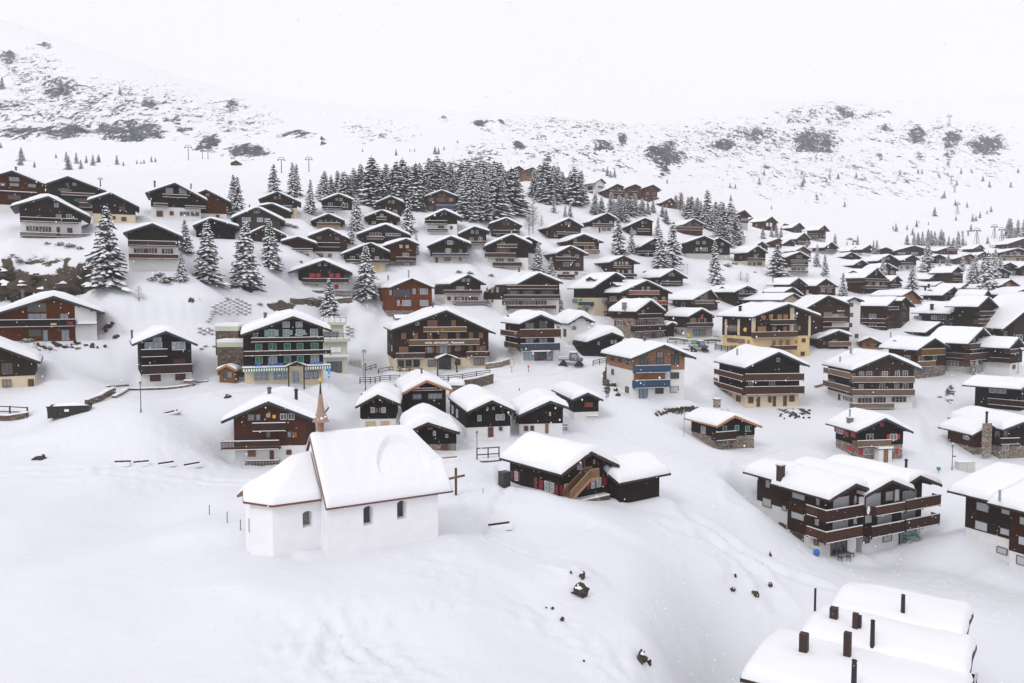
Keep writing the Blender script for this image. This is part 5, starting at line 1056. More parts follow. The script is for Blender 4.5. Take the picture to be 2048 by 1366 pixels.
for x0, x1, yy in ((430, 905, 905), (1065, 1340, 885)):
    a0, z1 = fK.hit(*cpx('c4', x0, yy), -1.5); a1, z1b = fK.hit(*cpx('c4', x1, yy), -1.5); zz = (z1 + z1b) / 2
    mb = MB(xK); mb.box(a0, a1, -1.5, -.06, zz, zz + .12, 'verge_br'); mb.box(a0, a1, -1.52, -.05, zz + .125, zz + .3, 'snow'); mb.obj('canopy', rK)
    mb = MB(xK); n = int((a1 - a0) / .18)
    for i in range(n): mb.box(a0 + i * .18, a0 + i * .18 + .18, -1.5, -1.46, zz - .42, zz - .004, 'white' if i % 2 else 'sh_grn')
    mb.obj('awning', rK)
a0, z1 = fK.hit(*cpx('c4', 885, 885), -2.); a1, _ = fK.hit(*cpx('c4', 1085, 885), -2.); am_, zt = fK.hit(*cpx('c4', 990, 840), -2.)
mb = MB(xK); mb.prism([(a0, z1), (a1, z1), (am_, zt)], -2.1, -1.53, 'verge_br'); pr = mb.obj('porch', rK)
snow_cap(xK, a0 - .1, z1, am_, zt + .05, a1 + .1, z1, -2.15, -1.53, .25, 4.2, ny=2).obj('snow_cover', pr, True)
for x in (a0 + .3, a1 - .3): mb = MB(xK); mb.box(x - .1, x + .1, -2.05, -1.85, -1, z1 - .01, 'verge_br'); mb.obj('porch_post', rK)
# flat roofed pale green annexe of the black hotel
P = cast(*cpx('c4', 1400, 945)); fa = Frame(P, R(12)); ra = empty('annexe', P, R(12)); tag(ra, 'pale green flat roofed annexe with terraces right of the black hotel', 'building')
xA = fa.xf(fa); x1a, _ = fa.hit(*cpx('c4', 1510, 900), 0); x0a, _ = fa.hit(*cpx('c4', 1240, 900), 0)
zs = [fa.hit(*cpx('c4', 1450, y), 0)[1] for y in (790, 630, 462)]
mb = MB(xA)
mb.box(x0a, x1a, 0, 10, -2, zs[0], 'gn'); mb.box(x0a, x1a, 0.01, 9.9, zs[0] + .004, zs[1], 'gn'); mb.box(x0a, x1a - .6, .7, 9.8, zs[1] + .004, zs[2], 'gn'); mb.obj('wall', ra)
mb = MB(xA); mb.box(x0a, x1a + .2, -.6, 10, zs[0] + .01, zs[0] + .2, 'wh'); mb.box(x0a, x1a + .2, -.62, -.02, zs[0] + .204, zs[0] + .5, 'snow')
mb.box(x0a, x1a + .5, -.8, 1., zs[1] + .006, zs[1] + .55, 'gn'); mb.box(x0a, x1a - .1, .1, 10.2, zs[2] + .006, zs[2] + .5, 'gn'); mb.obj('terrace_slab', ra)
mb = MB(xA); mb.box(x0a, x1a - .15, .15, 10.1, zs[2] + .51, zs[2] + 1.3, 'snow'); mb.box(x0a, x1a + .4, -.7, .65, zs[1] + .56, zs[1] + .75, 'snow'); mb.obj('snow_cover', ra)
mb = MB(xA)
for zz, x_, y_ in ((zs[1] + .55, x1a + .45, -.75), (zs[2] + .5, x1a - .15, .15)):
    for k in range(5): xx = lerp(x0a + .5, x_, k / 4); mb.box(xx - .04, xx + .04, y_, y_ + .08, zz, zz + .95, 'verge_br')
    mb.box(x0a + .5, x_, y_ + .02, y_ + .06, zz + .85, zz + .95, 'verge_br'); mb.box(x0a + .5, x_, y_ + .02, y_ + .06, zz + .45, zz + .52, 'verge_br')
mb.obj('railing', ra)
for a_, b2, k in (((1265, 535), (1415, 575), 'l'), ((1340, 685), (1445, 738), 'cW'), ((1300, 840), (1450, 940), 'd')):
    yo = .7 if a_[1] == 535 else 0
    x_0, c1 = fa.hit(*cpx('c4', *a_), yo); x_1, c0 = fa.hit(*cpx('c4', *b2), yo); window(xA, x_0, x_1, c0, c1, yo, -1, k, ra)
PADS.append((fa, x0a, x1a, 0, 10))
# shop in the centre with glass front
rM, fM, dM = H('shop','z6',(600,215),(285,350),(905,345),305,795,918,738,'dkb','wh','dark chalet shop with wide glass front and green cross sign in the centre',th=8,rb=10,T=.8,o=1.2,hump=.3,verge='verge_gn',name='shop',cat='shop',
  b=[(290,892,437,550,'br'),(300,880,645,745,'navy')],wn=[(372,335,495,425,'d'),(572,305,690,425,'d'),(375,562,488,625,'l'),(572,562,690,625,'l'),(340,752,495,880,'g'),(505,752,670,880,'d'),(680,752,765,880,'l')],dm=[(110,208,3.)],sideb=[(0,290,428,560,'br'),(60,300,620,735,'br')],ch=[(602,140,.35,'metal',.6,.4)],auto=False)
xM = fM.xf(fM); a_, z_ = fM.hit(*cpx('z6', 315, 725), -1.3); mb = MB(xM); mb.box(a_ - .3, a_ + .3, -1.36, -1.3, z_ - .1, z_ + .1, 'green'); mb.box(a_ - .1, a_ + .1, -1.37, -1.29, z_ - .3, z_ + .3, 'green'); mb.obj('shop_sign', rM)
a_, z_ = fM.hit(*cpx('z6', 597, 745), -1.4); mb = MB(xM); mb.box(a_ - 1.9, a_ + 1.9, -1.5, -1.32, z_ - .12, z_ + .12, 'white'); mb.obj('sign_lamp', rM)
rW, fW, dW = H('white','z6',(1195,230),(1000,345),(1385,318),990,1330,640,None,'wh',None,'plain white plastered house with a domed snow roof right behind the glass fronted shop',th=20,bl=800,T=.9,hump=.7,wn=[(1062,388,1108,432,'l')],sidew=[(840,388,870,430,'l'),(928,420,972,540,'D')],auto=False,name='house',cat='house',bx=1080)
H('hut','z6',(1640,475),(1265,615),(1815,545),1215,1790,830,None,'blk',None,'low black hut under a huge smooth snow slope beside the parked snow vehicle',th=12,L=9,T=1.,hump=.8,verge='verge_br',wn=[(1428,608,1455,655,'g'),(1622,588,1652,635,'g'),(1675,585,1700,635,'g')],auto=False,name='hut',cat='hut')
# sign on the brown guesthouse
# ---------------------------------------------------------------- ground: pads round the houses, rock masks, one sheet
XX = TT[:, None] * DD[None, :]; YY = np.broadcast_to(DD[None, :], XX.shape)
ZZ = GR.copy()
und = np.zeros_like(ZZ)
for i in range(0, NT_, 1):
    for j in range(0, ND, 1):
        x, y = XX[i, j], YY[i, j]
        s_ = min(1, y / 90)
        und[i, j] = noise.noise(Vector((x / 14, y / 14, 0))) * .75 * s_ + (.75 * max(0, 1 - abs(y - 70) / 45) * noise.noise(Vector((x / 9, y / 13, 11)))) + noise.noise(Vector((x / 1.7, y / 1.7, 3))) * .05 * (y < 140) + noise.noise(Vector((x / 4.5, y / 4.5, 7))) * .16
ZZ += und
def padz(fr, rest):
    s_ = rest[0] if rest else .2; off = rest[1] if len(rest) > 1 else 0
    return s_, off
for fr, x0, x1, y0, y1, *rest in PADS:
    s_, off = padz(fr, rest)
    dx = XX - fr.C.x; dy = YY - fr.C.y; lx = dx * fr.u.x + dy * fr.u.y; ly = dx * fr.v.x + dy * fr.v.y
    d = np.hypot(np.maximum(np.maximum(x0 - lx, lx - x1), 0), np.maximum(np.maximum(y0 - ly, ly - y1), 0))
    m_ = d < 7
    # snow scoops out a hollow round each wall, and drifts up a little way off
    ZZ[m_] = np.minimum(ZZ[m_], fr.C.z + .1 + d[m_] * .95 + (np.maximum(ly[m_], 0) + off) * s_)
    near_ = (d > 0) & (d < 3.5); ZZ[near_] -= .25 * np.exp(-(d[near_] / 1.1) ** 2)
ZZ[:, 30:360] = smooth(ZZ, 3)[:, 30:360]
for fr, x0, x1, y0, y1, *rest in PADS:      # and the ground reaches up to every wall foot
    dx = XX - fr.C.x; dy = YY - fr.C.y; lx = dx * fr.u.x + dy * fr.u.y; ly = dx * fr.v.x + dy * fr.v.y
    d = np.hypot(np.maximum(np.maximum(x0 - lx, lx - x1), 0), np.maximum(np.maximum(y0 - ly, ly - y1), 0))
    m_ = d < 9
    ZZ[m_] = np.maximum(ZZ[m_], fr.C.z - .12 + ((np.maximum(ly[m_], 0) + rest[1]) * rest[0] if rest else 0) - np.maximum(d[m_] - .6, 0) * .7)
ZZ[:, 30:360] = smooth(ZZ, 2)[:, 30:360]
def groove(pts, wd, dp):
    """trodden path / track pressed into the snow along pixels"""
    P = [cast(*p) for p in pts]
    for a, b in zip(P, P[1:]):
        ab = (b - a); L2 = ab.x ** 2 + ab.y ** 2 + 1e-6
        t = np.clip(((XX - a.x) * ab.x + (YY - a.y) * ab.y) / L2, 0, 1)
        d = np.hypot(XX - a.x - t * ab.x, YY - a.y - t * ab.y)
        ZZ[:] -= 1.6 * dp * np.exp(-(d / wd) ** 2) - dp * .8 * np.exp(-((d - wd * 1.9) / (wd * .5)) ** 2)
def ridge(pts, wd, h, soft=3.):
    P = [cast(*p) for p in pts]; best = np.full(XX.shape, 1e9); ends = np.ones(XX.shape)
    for a, b in zip(P, P[1:]):
        ab = (b - a); L2 = ab.x ** 2 + ab.y ** 2 + 1e-6; t = np.clip(((XX - a.x) * ab.x + (YY - a.y) * ab.y) / L2, 0, 1)
        d = np.hypot(XX - a.x - t * ab.x, YY - a.y - t * ab.y); sd = (XX - a.x) * ab.y - (YY - a.y) * ab.x
        best = np.minimum(best, d / np.where(sd > 0, wd, wd * soft))
    ZZ[:] = ZZ + h * np.exp(-best ** 2)
ridge([(-60, 1190), (120, 1150), (300, 1108), (480, 1082)], 1.6, .75)
ridge([(1040, 1030), (1150, 1040), (1290, 1090), (1420, 1160)], 1.5, .55)
ridge([(950, 1120), (1100, 1180), (1180, 1260), (1200, 1340)], 1.8, .3)
ridge([(500, 1220), (640, 1240), (800, 1220)], 1.2, .4)
ridge([(60, 880), (220, 870), (400, 885)], 2., .5)
groove([(960, 1060), (1010, 1000), (1000, 930)], .4, .14)
groove([(1180, 1060), (1060, 1110), (980, 1080), (930, 1010)], .35, .12)
groove([(-30, 946), (200, 942), (400, 948), (560, 960), (760, 915), (900, 925), (1000, 900)], .5, .16)
groove([(-30, 955), (200, 951), (400, 958), (540, 972)], .5, .14)
groove([(1340, 1060), (1420, 1090), (1500, 1150), (1560, 1220)], .9, .22)
groove([(1380, 1040), (1450, 1080), (1540, 1140), (1640, 1180)], 1., .22)
groove([(250, 800), (400, 790), (560, 780), (700, 778), (800, 760)], .9, .14)
groove([(1000, 770), (1120, 742), (1190, 725)], .8, .12)
groove([(1480, 1000), (1490, 930), (1620, 905)], 1.1, .15)
groove([(1700, 700), (1850, 830), (1870, 900)], 1., .15)
groove([(700, 752), (860, 748), (1010, 750), (1100, 742)], 1.6, .12)
groove([(1340, 700), (1400, 712), (1440, 735), (1400, 780), (1350, 830)], 1.3, .16)
groove([(1860, 790), (1880, 850), (1870, 930), (1800, 980)], 1.6, .14)
groove([(1180, 900), (1260, 880), (1340, 900), (1450, 930), (1560, 900)], .5, .12)
groove([(640, 700), (700, 690), (730, 640), (735, 610)], 1.2, .14)
# chapel hollow and the rounded crest of snow before it
for (px, py, r_, h_) in [(420, 1150, 7, .7), (600, 1200, 6, .5), (250, 1180, 9, .5), (905, 1100, 4, .4), (1100, 1010, 4, .7), (1560, 1280, 6, -.3), (1500, 1180, 5, .6), (1240, 1150, 6, .4), (1870, 1210, 6, .3), (640, 1270, 4, -.3), (820, 1290, 3, -.35), (1290, 1300, 2.2, .6), (1150, 1165, 2.2, .7), (1400, 1120, 5, .5), (1960, 1080, 5, .4), (330, 850, 6, .3)]:
    p = cast(px, py); ZZ += h_ * np.exp(-((XX - p.x) ** 2 + (YY - p.y) ** 2) / r_ ** 2)
for (px, py, r_, h_) in [(630, 1300, 3.2, .3), (760, 1330, 3, .32), (700, 1250, 2.5, .2), (1490, 1170, 3, .3), (1400, 1090, 4, .22), (880, 1140, 3.5, .16), (1130, 1150, 2.5, .35), (400, 905, 7, .18), (1240, 1330, 2.5, .25), (1090, 1240, 2.5, .3), (280, 960, 6, .14), (1640, 1140, 5, .2), (1900, 1190, 7, .2), (560, 900, 4, .15), (1360, 960, 5, .2), (1700, 960, 6, .2)]:
    p = cast(px, py); w_ = np.exp(-((XX - p.x) ** 2 + (YY - p.y) ** 2) / r_ ** 2)
    for i, j in zip(*np.where(w_ > .05)):
        x, y = XX[i, j], YY[i, j]; ZZ[i, j] += w_[i, j] * h_ * (noise.noise(Vector((x * 1.1, y * 1.1, 4))) + .6 * abs(noise.noise(Vector((x * 2.6, y * 2.6, 8)))))
MASK = np.zeros_like(ZZ)
EL = [(30,572,46,30,1),(130,568,60,24,1),(168,545,22,20,1),(10,552,22,22,1),(140,534,14,6,.9),(25,516,20,6,.8),(90,520,50,12,.5),(490,578,30,7,.9),(562,612,26,9,.9),(636,604,34,9,.8),(700,596,14,8,.7),(312,553,14,6,.7),
 (1214,762,7,34,.95),(1900,790,10,18,.6),(1380,822,70,7,.62),(1590,826,30,9,.55),(1690,745,40,8,.65),(105,695,60,9,.55),(220,655,20,8,.5),(385,600,16,5,.7),(1060,760,3,3,.3),(1690,1080,3,3,.2),
 (65,265,72,14,1),(90,268,95,13,1),(255,262,78,22,1),(115,178,55,28,.72),(15,215,42,20,.72),(90,90,16,7,.9),(20,118,25,12,.8),(297,207,18,13,.9),(235,222,32,12,.62),(345,243,24,9,1),(365,260,14,8,.8),(463,210,16,12,.9),(420,285,22,20,1),(495,305,50,14,.9),(405,298,18,7,1),
 (155,262,32,13,.9),(170,215,230,60,.50),(420,240,130,45,.42),(590,270,42,7,.6),(644,284,6,5,.9),(968,245,26,8,1),(1002,251,10,5,1),(887,239,8,5,.9),(768,271,11,6,.9),(792,278,13,10,.5),(1037,294,15,8,1),(950,325,62,18,.72),(875,332,32,8,.6),(965,305,42,22,.45),
 (1096,319,6,6,1),(1090,270,60,16,.44),(1205,294,30,17,.8),(1245,280,11,16,.9),(1105,305,18,6,.8),(1330,312,46,26,1),(1325,335,18,20,1),(1450,290,32,10,.95),(1515,270,35,18,.9),(1630,285,52,28,.95),(1691,225,22,9,1),(1770,256,24,9,.8),(1833,270,21,18,1),(1905,280,24,24,1),
 (1975,292,42,24,.95),(1900,310,20,8,.8),(1755,228,28,7,.6),(1500,285,230,45,.46),(1700,350,300,50,.34),(1650,235,110,30,.46),(1880,275,140,34,.45),(1050,300,130,30,.38),(1759,315,8,7,.9),(1843,313,14,11,.5),(1532,332,7,4,1),(1541,414,9,7,.8),(1612,412,13,7,.8),(1180,322,150,34,.42),(1130,255,200,22,.38),(60,150,80,50,.42),(760,265,80,28,.32),(1950,330,90,30,.3)]
f_ = YY * cp - ZZ * sp; PX = CX + F * XX / f_; PY = CY - F * (YY * sp + ZZ * cp) / f_
for cx_, cy_, rx, ry, s_ in EL:
    near_m_ = cy_ > 400
    e = ((PX - cx_) / rx) ** 2 + ((PY - cy_) / ry) ** 2
    m_ = s_ * np.clip((1.6 - e) / (.7 if near_m_ else 1.4), 0, 1)
    near_m = cy_ > 400
    sel = (YY < 300) if near_m else (YY > 380)
    MASK = np.where(sel, np.maximum(MASK, m_), MASK)
for i, j in zip(*np.where(MASK > .05)):
    x, y = XX[i, j], YY[i, j]; a_ = 3 + (y - 380) * .022 if y > 380 else 1.3; sc = 28 if y > 380 else 4
    ZZ[i, j] += MASK[i, j] * a_ * (abs(noise.noise(Vector((x / sc, y / sc, 2)))) * 1.6 - .25 + noise.noise(Vector((x / sc * 3, y / sc * 3, 9))) * .35)
me = bpy.data.meshes.new('ground')
V = np.stack([XX, YY, ZZ], -1).reshape(-1, 3)
idx = np.arange(NT_ * ND).reshape(NT_, ND)
Q = np.stack([idx[:-1, :-1], idx[1:, :-1], idx[1:, 1:], idx[:-1, 1:]], -1).reshape(-1, 4)
me.vertices.add(len(V)); me.vertices.foreach_set('co', V.astype(np.float32).ravel())
me.loops.add(Q.size); me.loops.foreach_set('vertex_index', Q.astype(np.int32).ravel())
me.polygons.add(len(Q)); me.polygons.foreach_set('loop_start', np.arange(0, Q.size, 4, dtype=np.int32)); me.polygons.foreach_set('loop_total', np.full(len(Q), 4, np.int32))
me.polygons.foreach_set('use_smooth', [True] * len(Q)); me.update(calc_edges=True)
at_ = me.attributes.new('rock', 'FLOAT', 'POINT'); at_.data.foreach_set('value', MASK.astype(np.float32).ravel())
m, t, bs = newmat('ground_snow')
ge = nn(t, 'ShaderNodeNewGeometry'); av = nn(t, 'ShaderNodeAttribute', attribute_name='rock')
mp = nn(t, 'ShaderNodeMapping'); mp.inputs['Rotation'].default_value = (0, 0, .06); mp.inputs['Scale'].default_value = (1, .13, 1.2); t.links.new(ge.outputs['Position'], mp.inputs[0])
nA = nn(t, 'ShaderNodeTexNoise', Scale=.085, Detail=12, Roughness=.68); t.links.new(mp.outputs[0], nA.inputs[0])
nB = nn(t, 'ShaderNodeTexNoise', Scale=.55, Detail=8, Roughness=.6); t.links.new(ge.outputs['Position'], nB.inputs[0])
sx = nn(t, 'ShaderNodeSeparateXYZ'); t.links.new(ge.outputs['Position'], sx.inputs[0])
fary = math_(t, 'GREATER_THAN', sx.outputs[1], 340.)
nz = math_(t, 'ADD', math_(t, 'MULTIPLY', nA.outputs[0], fary), math_(t, 'MULTIPLY', nB.outputs[0], math_(t, 'SUBTRACT', 1., fary)))
nC = nn(t, 'ShaderNodeTexNoise', Scale=.3, Detail=5, Roughness=.7); t.links.new(mp.outputs[0], nC.inputs[0])
n6 = nn(t, 'ShaderNodeTexNoise', Scale=.16, Detail=6, Roughness=.7); t.links.new(mp.outputs[0], n6.inputs[0])
sN = nn(t, 'ShaderNodeSeparateXYZ'); t.links.new(ge.outputs['Normal'], sN.inputs[0])
v_ = math_(t, 'ADD', math_(t, 'MULTIPLY', av.outputs['Fac'], .84), math_(t, 'MULTIPLY', math_(t, 'SUBTRACT', nz, .5), 2.1))
v_ = math_(t, 'ADD', v_, math_(t, 'MULTIPLY', math_(t, 'SUBTRACT', .88, sN.outputs[2]), .45))
v_ = math_(t, 'ADD', v_, math_(t, 'MULTIPLY', math_(t, 'MULTIPLY', math_(t, 'SUBTRACT', nC.outputs[0], .5), 2.4), fary))
v_ = math_(t, 'MULTIPLY', v_, math_(t, 'GREATER_THAN', av.outputs['Fac'], .04))
rk = ramp(t, v_, [(.45, (0, 0, 0)), (.60, (1, 1, 1))])
n3 = nn(t, 'ShaderNodeTexNoise', Scale=1.1, Detail=8); t.links.new(ge.outputs['Position'], n3.inputs[0])
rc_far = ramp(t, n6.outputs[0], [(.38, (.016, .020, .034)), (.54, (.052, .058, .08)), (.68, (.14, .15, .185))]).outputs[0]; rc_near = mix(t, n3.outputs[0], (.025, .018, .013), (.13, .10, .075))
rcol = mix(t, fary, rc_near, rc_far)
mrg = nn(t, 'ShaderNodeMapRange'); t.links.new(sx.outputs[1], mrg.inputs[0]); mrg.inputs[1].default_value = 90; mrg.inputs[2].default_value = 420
scol = mix(t, mrg.outputs[0], (.70, .715, .775), (.77, .775, .815))  # snow colour lightens with distance: haze and vignetting painted into it
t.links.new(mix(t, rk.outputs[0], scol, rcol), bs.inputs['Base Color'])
bs.inputs['Roughness'].default_value = .8; bs.inputs['Specular IOR Level'].default_value = .15
n5 = nn(t, 'ShaderNodeTexNoise', Scale=.5, Detail=9, Roughness=.55); t.links.new(ge.outputs['Position'], n5.inputs[0])
hgt = math_(t, 'ADD', math_(t, 'MULTIPLY', n5.outputs[0], .35), math_(t, 'MULTIPLY', math_(t, 'MULTIPLY', nB.outputs[0], rk.outputs[0]), 2.))
n7 = nn(t, 'ShaderNodeTexNoise', Scale=2.2, Detail=6, Roughness=.6); t.links.new(ge.outputs['Position'], n7.inputs[0])
hgt = math_(t, 'ADD', hgt, math_(t, 'MULTIPLY', n7.outputs[0], .12))
bump(t, bs, hgt, .6, .5)
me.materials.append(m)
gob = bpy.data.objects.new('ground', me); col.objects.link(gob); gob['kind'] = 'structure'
GR = ZZ
NP = len(PADS)
def in_pad(x, y, mg=1.):
    for fr, x0, x1, y0, y1, *_ in PADS:
        dx, dy = x - fr.C.x, y - fr.C.y; lx = dx * fr.u.x + dy * fr.u.y; ly = dx * fr.v.x + dy * fr.v.y
        if x0 - mg < lx < x1 + mg and y0 - mg < ly < y1 + mg: return True
    return False
# ---------------------------------------------------------------- conifers
def conifer_mesh(seed, nw=24, snow=.55, slim=.19, br=9, detail=1.):
    rg = random.Random(seed); cr = MB(); H_ = 10.
    for k in range(nw):
        f = (k + rg.random() * .5) / nw; z = .5 + (H_ - .7) * f ** .96; zb_ = z; Rr = H_ * slim * (1 - f) ** .8 * (.85 + rg.random() * .3) + .12
        nb = max(4, int(br * (1 - f * .45))); lean = Vector((rg.uniform(-.03, .03), rg.uniform(-.03, .03)))
        for b in range(nb):
            z = zb_ + rg.uniform(-.26, .26) * (1 - f * .7); a = 2 * math.pi * (b + rg.random() * .8) / nb + k; L_ = Rr * (.68 + rg.random() * .45) * (1 + .55 * noise.noise(Vector((math.cos(a) * 1.3, math.sin(a) * 1.3, z * .35 + seed * 9))))
            dx, dy = math.cos(a), math.sin(a); px, py = -dy, dx
            ns = 3 if L_ > .7 * detail else 2; w0 = .16 * L_ + .16; dr = .30 + rg.random() * .2
            pts = []
            for s in range(ns + 1):
                q = s / ns; r = .05 + L_ * q; zz = z - dr * L_ * q - .12 * L_ * q * q + .12 * L_ * q ** 3
                wd = w0 * (1.15 - .9 * abs(q - .42) * 1.6) if s < ns else .03
                pts.append((r, zz, max(wd, .03)))
            for s in range(ns):
                (r0, z0, w0_), (r1, z1, w1_) = pts[s], pts[s + 1]
                j1 = (rg.random() - .5) * .1; hang = .1 + .12 * w0_
                A = (r0*dx + px*w0_, r0*dy + py*w0_, z0 - hang - rg.random() * .08); B = (r0*dx, r0*dy, z0)
                C = (r0*dx - px*w0_, r0*dy - py*w0_, z0 - hang - rg.random() * .08)
                D = (r1*dx + px*w1_, r1*dy + py*w1_, z1 - hang + j1); E = (r1*dx, r1*dy, z1); G_ = (r1*dx - px*w1_, r1*dy - py*w1_, z1 - hang - j1)
                cr.add([A, B, C, D, E, G_], [(0, 1, 4, 3), (1, 2, 5, 4)], 'needle')
                # hanging twigs
                for sd in (-1, 1):
                    if rg.random() < .75:
                        q = rg.random(); rr = lerp(r0, r1, q); ww = lerp(w0_, w1_, q) * sd
                        x0, y0 = rr*dx + px*ww*.6, rr*dy + py*ww*.6; x1, y1 = rr*dx + dx*.14 + px*ww*1.5, rr*dy + dy*.14 + py*ww*1.5
                        zq = lerp(z0, z1, q) - hang * .6
                        cr.add([(x0 - dx*.07, y0 - dy*.07, zq), (x0 + dx*.09, y0 + dy*.09, zq), (x1, y1, zq - .14 - rg.random() * .12)], [(0, 1, 2)], 'needle')
                if rg.random() < snow * (1.1 if s else .7):
                    wr = max(w0_, w1_) * (.55 + rg.random() * .5); c = ((r0 + r1) / 2 + rg.random() * .08, (z0 + z1) / 2); rl = (r1 - r0) * (.5 + rg.random() * .25)
                    cx_, cy_, cz = c[0]*dx, c[0]*dy, c[1] + .05 + .05 * wr
                    sl_ = (z1 - z0) / (r1 - r0); ring = []
                    for i in range(6):
                        t_ = i * math.pi / 3 + rg.random() * .3; u_ = math.cos(t_) * rl * (.8 + rg.random() * .4); v2 = math.sin(t_) * wr * (.8 + rg.random() * .4)
                        ring.append((cx_ + dx*u_ + px*v2, cy_ + dy*u_ + py*v2, cz - .03 + sl_ * u_ - abs(v2) * .38))
                    cr.add([(cx_, cy_, cz + .07 + .1 * wr)] + ring, [(0, 1 + i, 1 + (i + 1) % 6) for i in range(6)], 'snow')
    cr.tube((0, 0, H_ - .75), (0, 0, H_ + .1), .06, .01, 'needle', 5)
    tr = MB(); tr.tube((0, 0, -1.2), (0, 0, H_ * .92), .16, .02, 'bark', 7)
    return cr.mesh('crown'), tr.mesh('trunk')
CON = [conifer_mesh(1, 29, .8, .225, 11), conifer_mesh(2, 27, .7, .25, 11), conifer_mesh(3, 31, .86, .2, 11), conifer_mesh(4, 26, .72, .23, 10), conifer_mesh(5, 28, .88, .21, 10)]
CONF = [conifer_mesh(11, 21, .78, .2, 10, 2), conifer_mesh(12, 20, .68, .23, 10, 2), conifer_mesh(13, 22, .85, .18, 10, 2), conifer_mesh(14, 19, .8, .21, 9, 2), conifer_mesh(15, 23, .62, .165, 9, 2)]
NTREE = [0]
def place_tree(P, h, label, group, far=False, v=None, wide=1., name='conifer'):
    NTREE[0] += 1; L_ = CONF if far else CON; c, tr = L_[(NTREE[0] if v is None else v) % len(L_)]
    e = empty(name, P, rnd.random() * 6.28); e.rotation_euler = (rnd.uniform(-.03, .03), rnd.uniform(-.03, .03), rnd.random() * 6.28); s = h / 10.1; e.scale = (s * wide * (.92 + rnd.random() * .16), s * wide, s)
    for me_, nm in ((tr, 'trunk'), (c, 'crown')):
        o = bpy.data.objects.new(nm, me_); col.objects.link(o); o.parent = e
    tag(e, label, 'conifer', group); return e
def tree(px, by, ty, label, group=None, **k):
    P = cast(px, by); h = at(px, ty, P.y).z - P.z; return place_tree(P, h, label, group, far=P.y > 215, **k)
G1 = 'conifers standing in the row on the rocky slope at left'
tree(215, 574, 405, 'tallest snow laden conifer of the left slope, alone left of the white based chalet', v=1, wide=1.05)
tree(415, 563, 436, 'broad snow laden conifer, second of the tall row at left', v=0, wide=1.15)
tree(490, 572, 437, 'broad snow laden conifer in the middle of the tall row above the rock ledge', v=2, wide=1.3)
tree(543, 537, 434, 'snow laden conifer at the right end of the tall row', v=0, wide=1.1)
tree(372, 505, 436, 'small snow covered conifer right behind the white based red shuttered chalet', v=1)
tree(363, 560, 500, 'young conifer touching the right wall of the white based chalet at left', v=0)
tree(468, 428, 346, 'double topped conifer right of the narrow brown chalet at upper left', v=1); tree(475, 430, 350, 'right top of the double conifer near the narrow brown chalet at upper left', v=3)
tree(548, 386, 325, 'lone dark conifer against the snow, left one of the two before the ski lift pylons', v=1, wide=1.15)
tree(586, 395, 322, 'slender conifer against the snow, right one of the two before the ski lift pylons', v=2, wide=1.1); tree(592, 392, 325, 'second stem of the slender conifer before the ski lift pylons', v=0)
tree(620, 426, 356, 'slim conifer alone between the two pylons and the wood', v=2)
tree(733, 594, 484, 'wide snow laden conifer between the yellow shuttered house and the new reddish chalet', v=0, wide=1.1)
tree(660, 640, 553, 'conifer standing right in front of the red shuttered house', v=1, wide=1.05)
tree(712, 458, 385, 'conifer between the snowy chalets under the left end of the wood', v=0); tree(702, 486, 442, 'small loose conifer below the other one left of the broad dark chalet', v=1)
tree(817, 464, 394, 'conifer right of the chalet with the gable balcony', v=1); tree(832, 508, 466, 'small conifer right of the wooden board chalet', v=2); tree(860, 420, 392, 'young conifer before the blue balcony', v=1)
tree(1075, 545, 482, 'snow laden conifer, left of the pair in the village middle', v=0, wide=1.2); tree(1101, 560, 513, 'smaller conifer, right of the pair in the village middle', v=1, wide=1.1)
tree(1117, 622, 572, 'dark conifer leaning on the right wall of the broad shuttered chalet', v=3)
tree(1237, 507, 433, 'big conifer right of the tan balconied dark chalet', v=1, wide=1.1); tree(1263, 505, 452, 'conifer standing beside the big one right of the tan balconies', v=0)
tree(1315, 476, 432, 'conifer behind the big double conifer right of centre', v=0)
tree(1320, 536, 455, 'left half of the big double conifer right of centre', v=0, wide=1.2); tree(1345, 538, 440, 'right half of the big double conifer right of centre', v=2, wide=1.35)
tree(1140, 443, 402, 'conifer in the snow gap right of the wood', v=0); tree(1130, 440, 409, 'smaller conifer in the snow gap right of the wood', v=2); tree(1108, 425, 388, 'leaning small conifer at the right foot of the wood', v=3)
tree(1431, 567, 479, 'tall single conifer below the two joined black chalets', v=2, wide=1.1); tree(1553, 553, 486, 'very broad snowy conifer left of the tall white floored chalet', v=1, wide=1.5)
tree(1633, 533, 486, 'slim conifer right of the tall white floored chalet', v=0); tree(1650, 553, 504, 'slim conifer with a bare foot nearer than the one right of the white floored chalet', v=2)
tree(1686, 592, 543, 'conifer between the big dark roofs above the brown guesthouse', v=0, wide=1.1); tree(1670, 492, 465, 'small conifer at the right end of the slope row', v=1)
tree(1765, 562, 511, 'bushy conifer between the two long dark chalets at right', v=0, wide=1.1); tree(1823, 578, 528, 'bushy low conifer in the right middle rows', v=1, wide=1.2)
tree(1855, 545, 478, 'biggest conifer of the far right rows, standing alone', v=0, wide=1.25); tree(1897, 534, 508, 'small round conifer right of the biggest one at far right', v=1, wide=1.2); tree(1879, 534, 517, 'tiny conifer beside the small round one at far right', v=2)
tree(1925, 540, 508, 'small conifer left of the tall clump at right', v=1)
for a in ((1943, 570, 516), (1951, 568, 506), (1976, 600, 500), (1967, 566, 512), (1990, 556, 496), (2000, 552, 510)):
    tree(*a, 'snowy conifer in the tall clump near the right edge', 'tall clump of conifers near the right edge', wide=1.1)
for a in ((1747, 508, 479), (1754, 508, 478), (1776, 508, 493), (1816, 508, 490), (1715, 490, 470), (1706, 490, 478), (1694, 490, 481)):
    tree(*a, 'small conifer among the farthest right roofs', 'small conifers among the farthest right roofs')
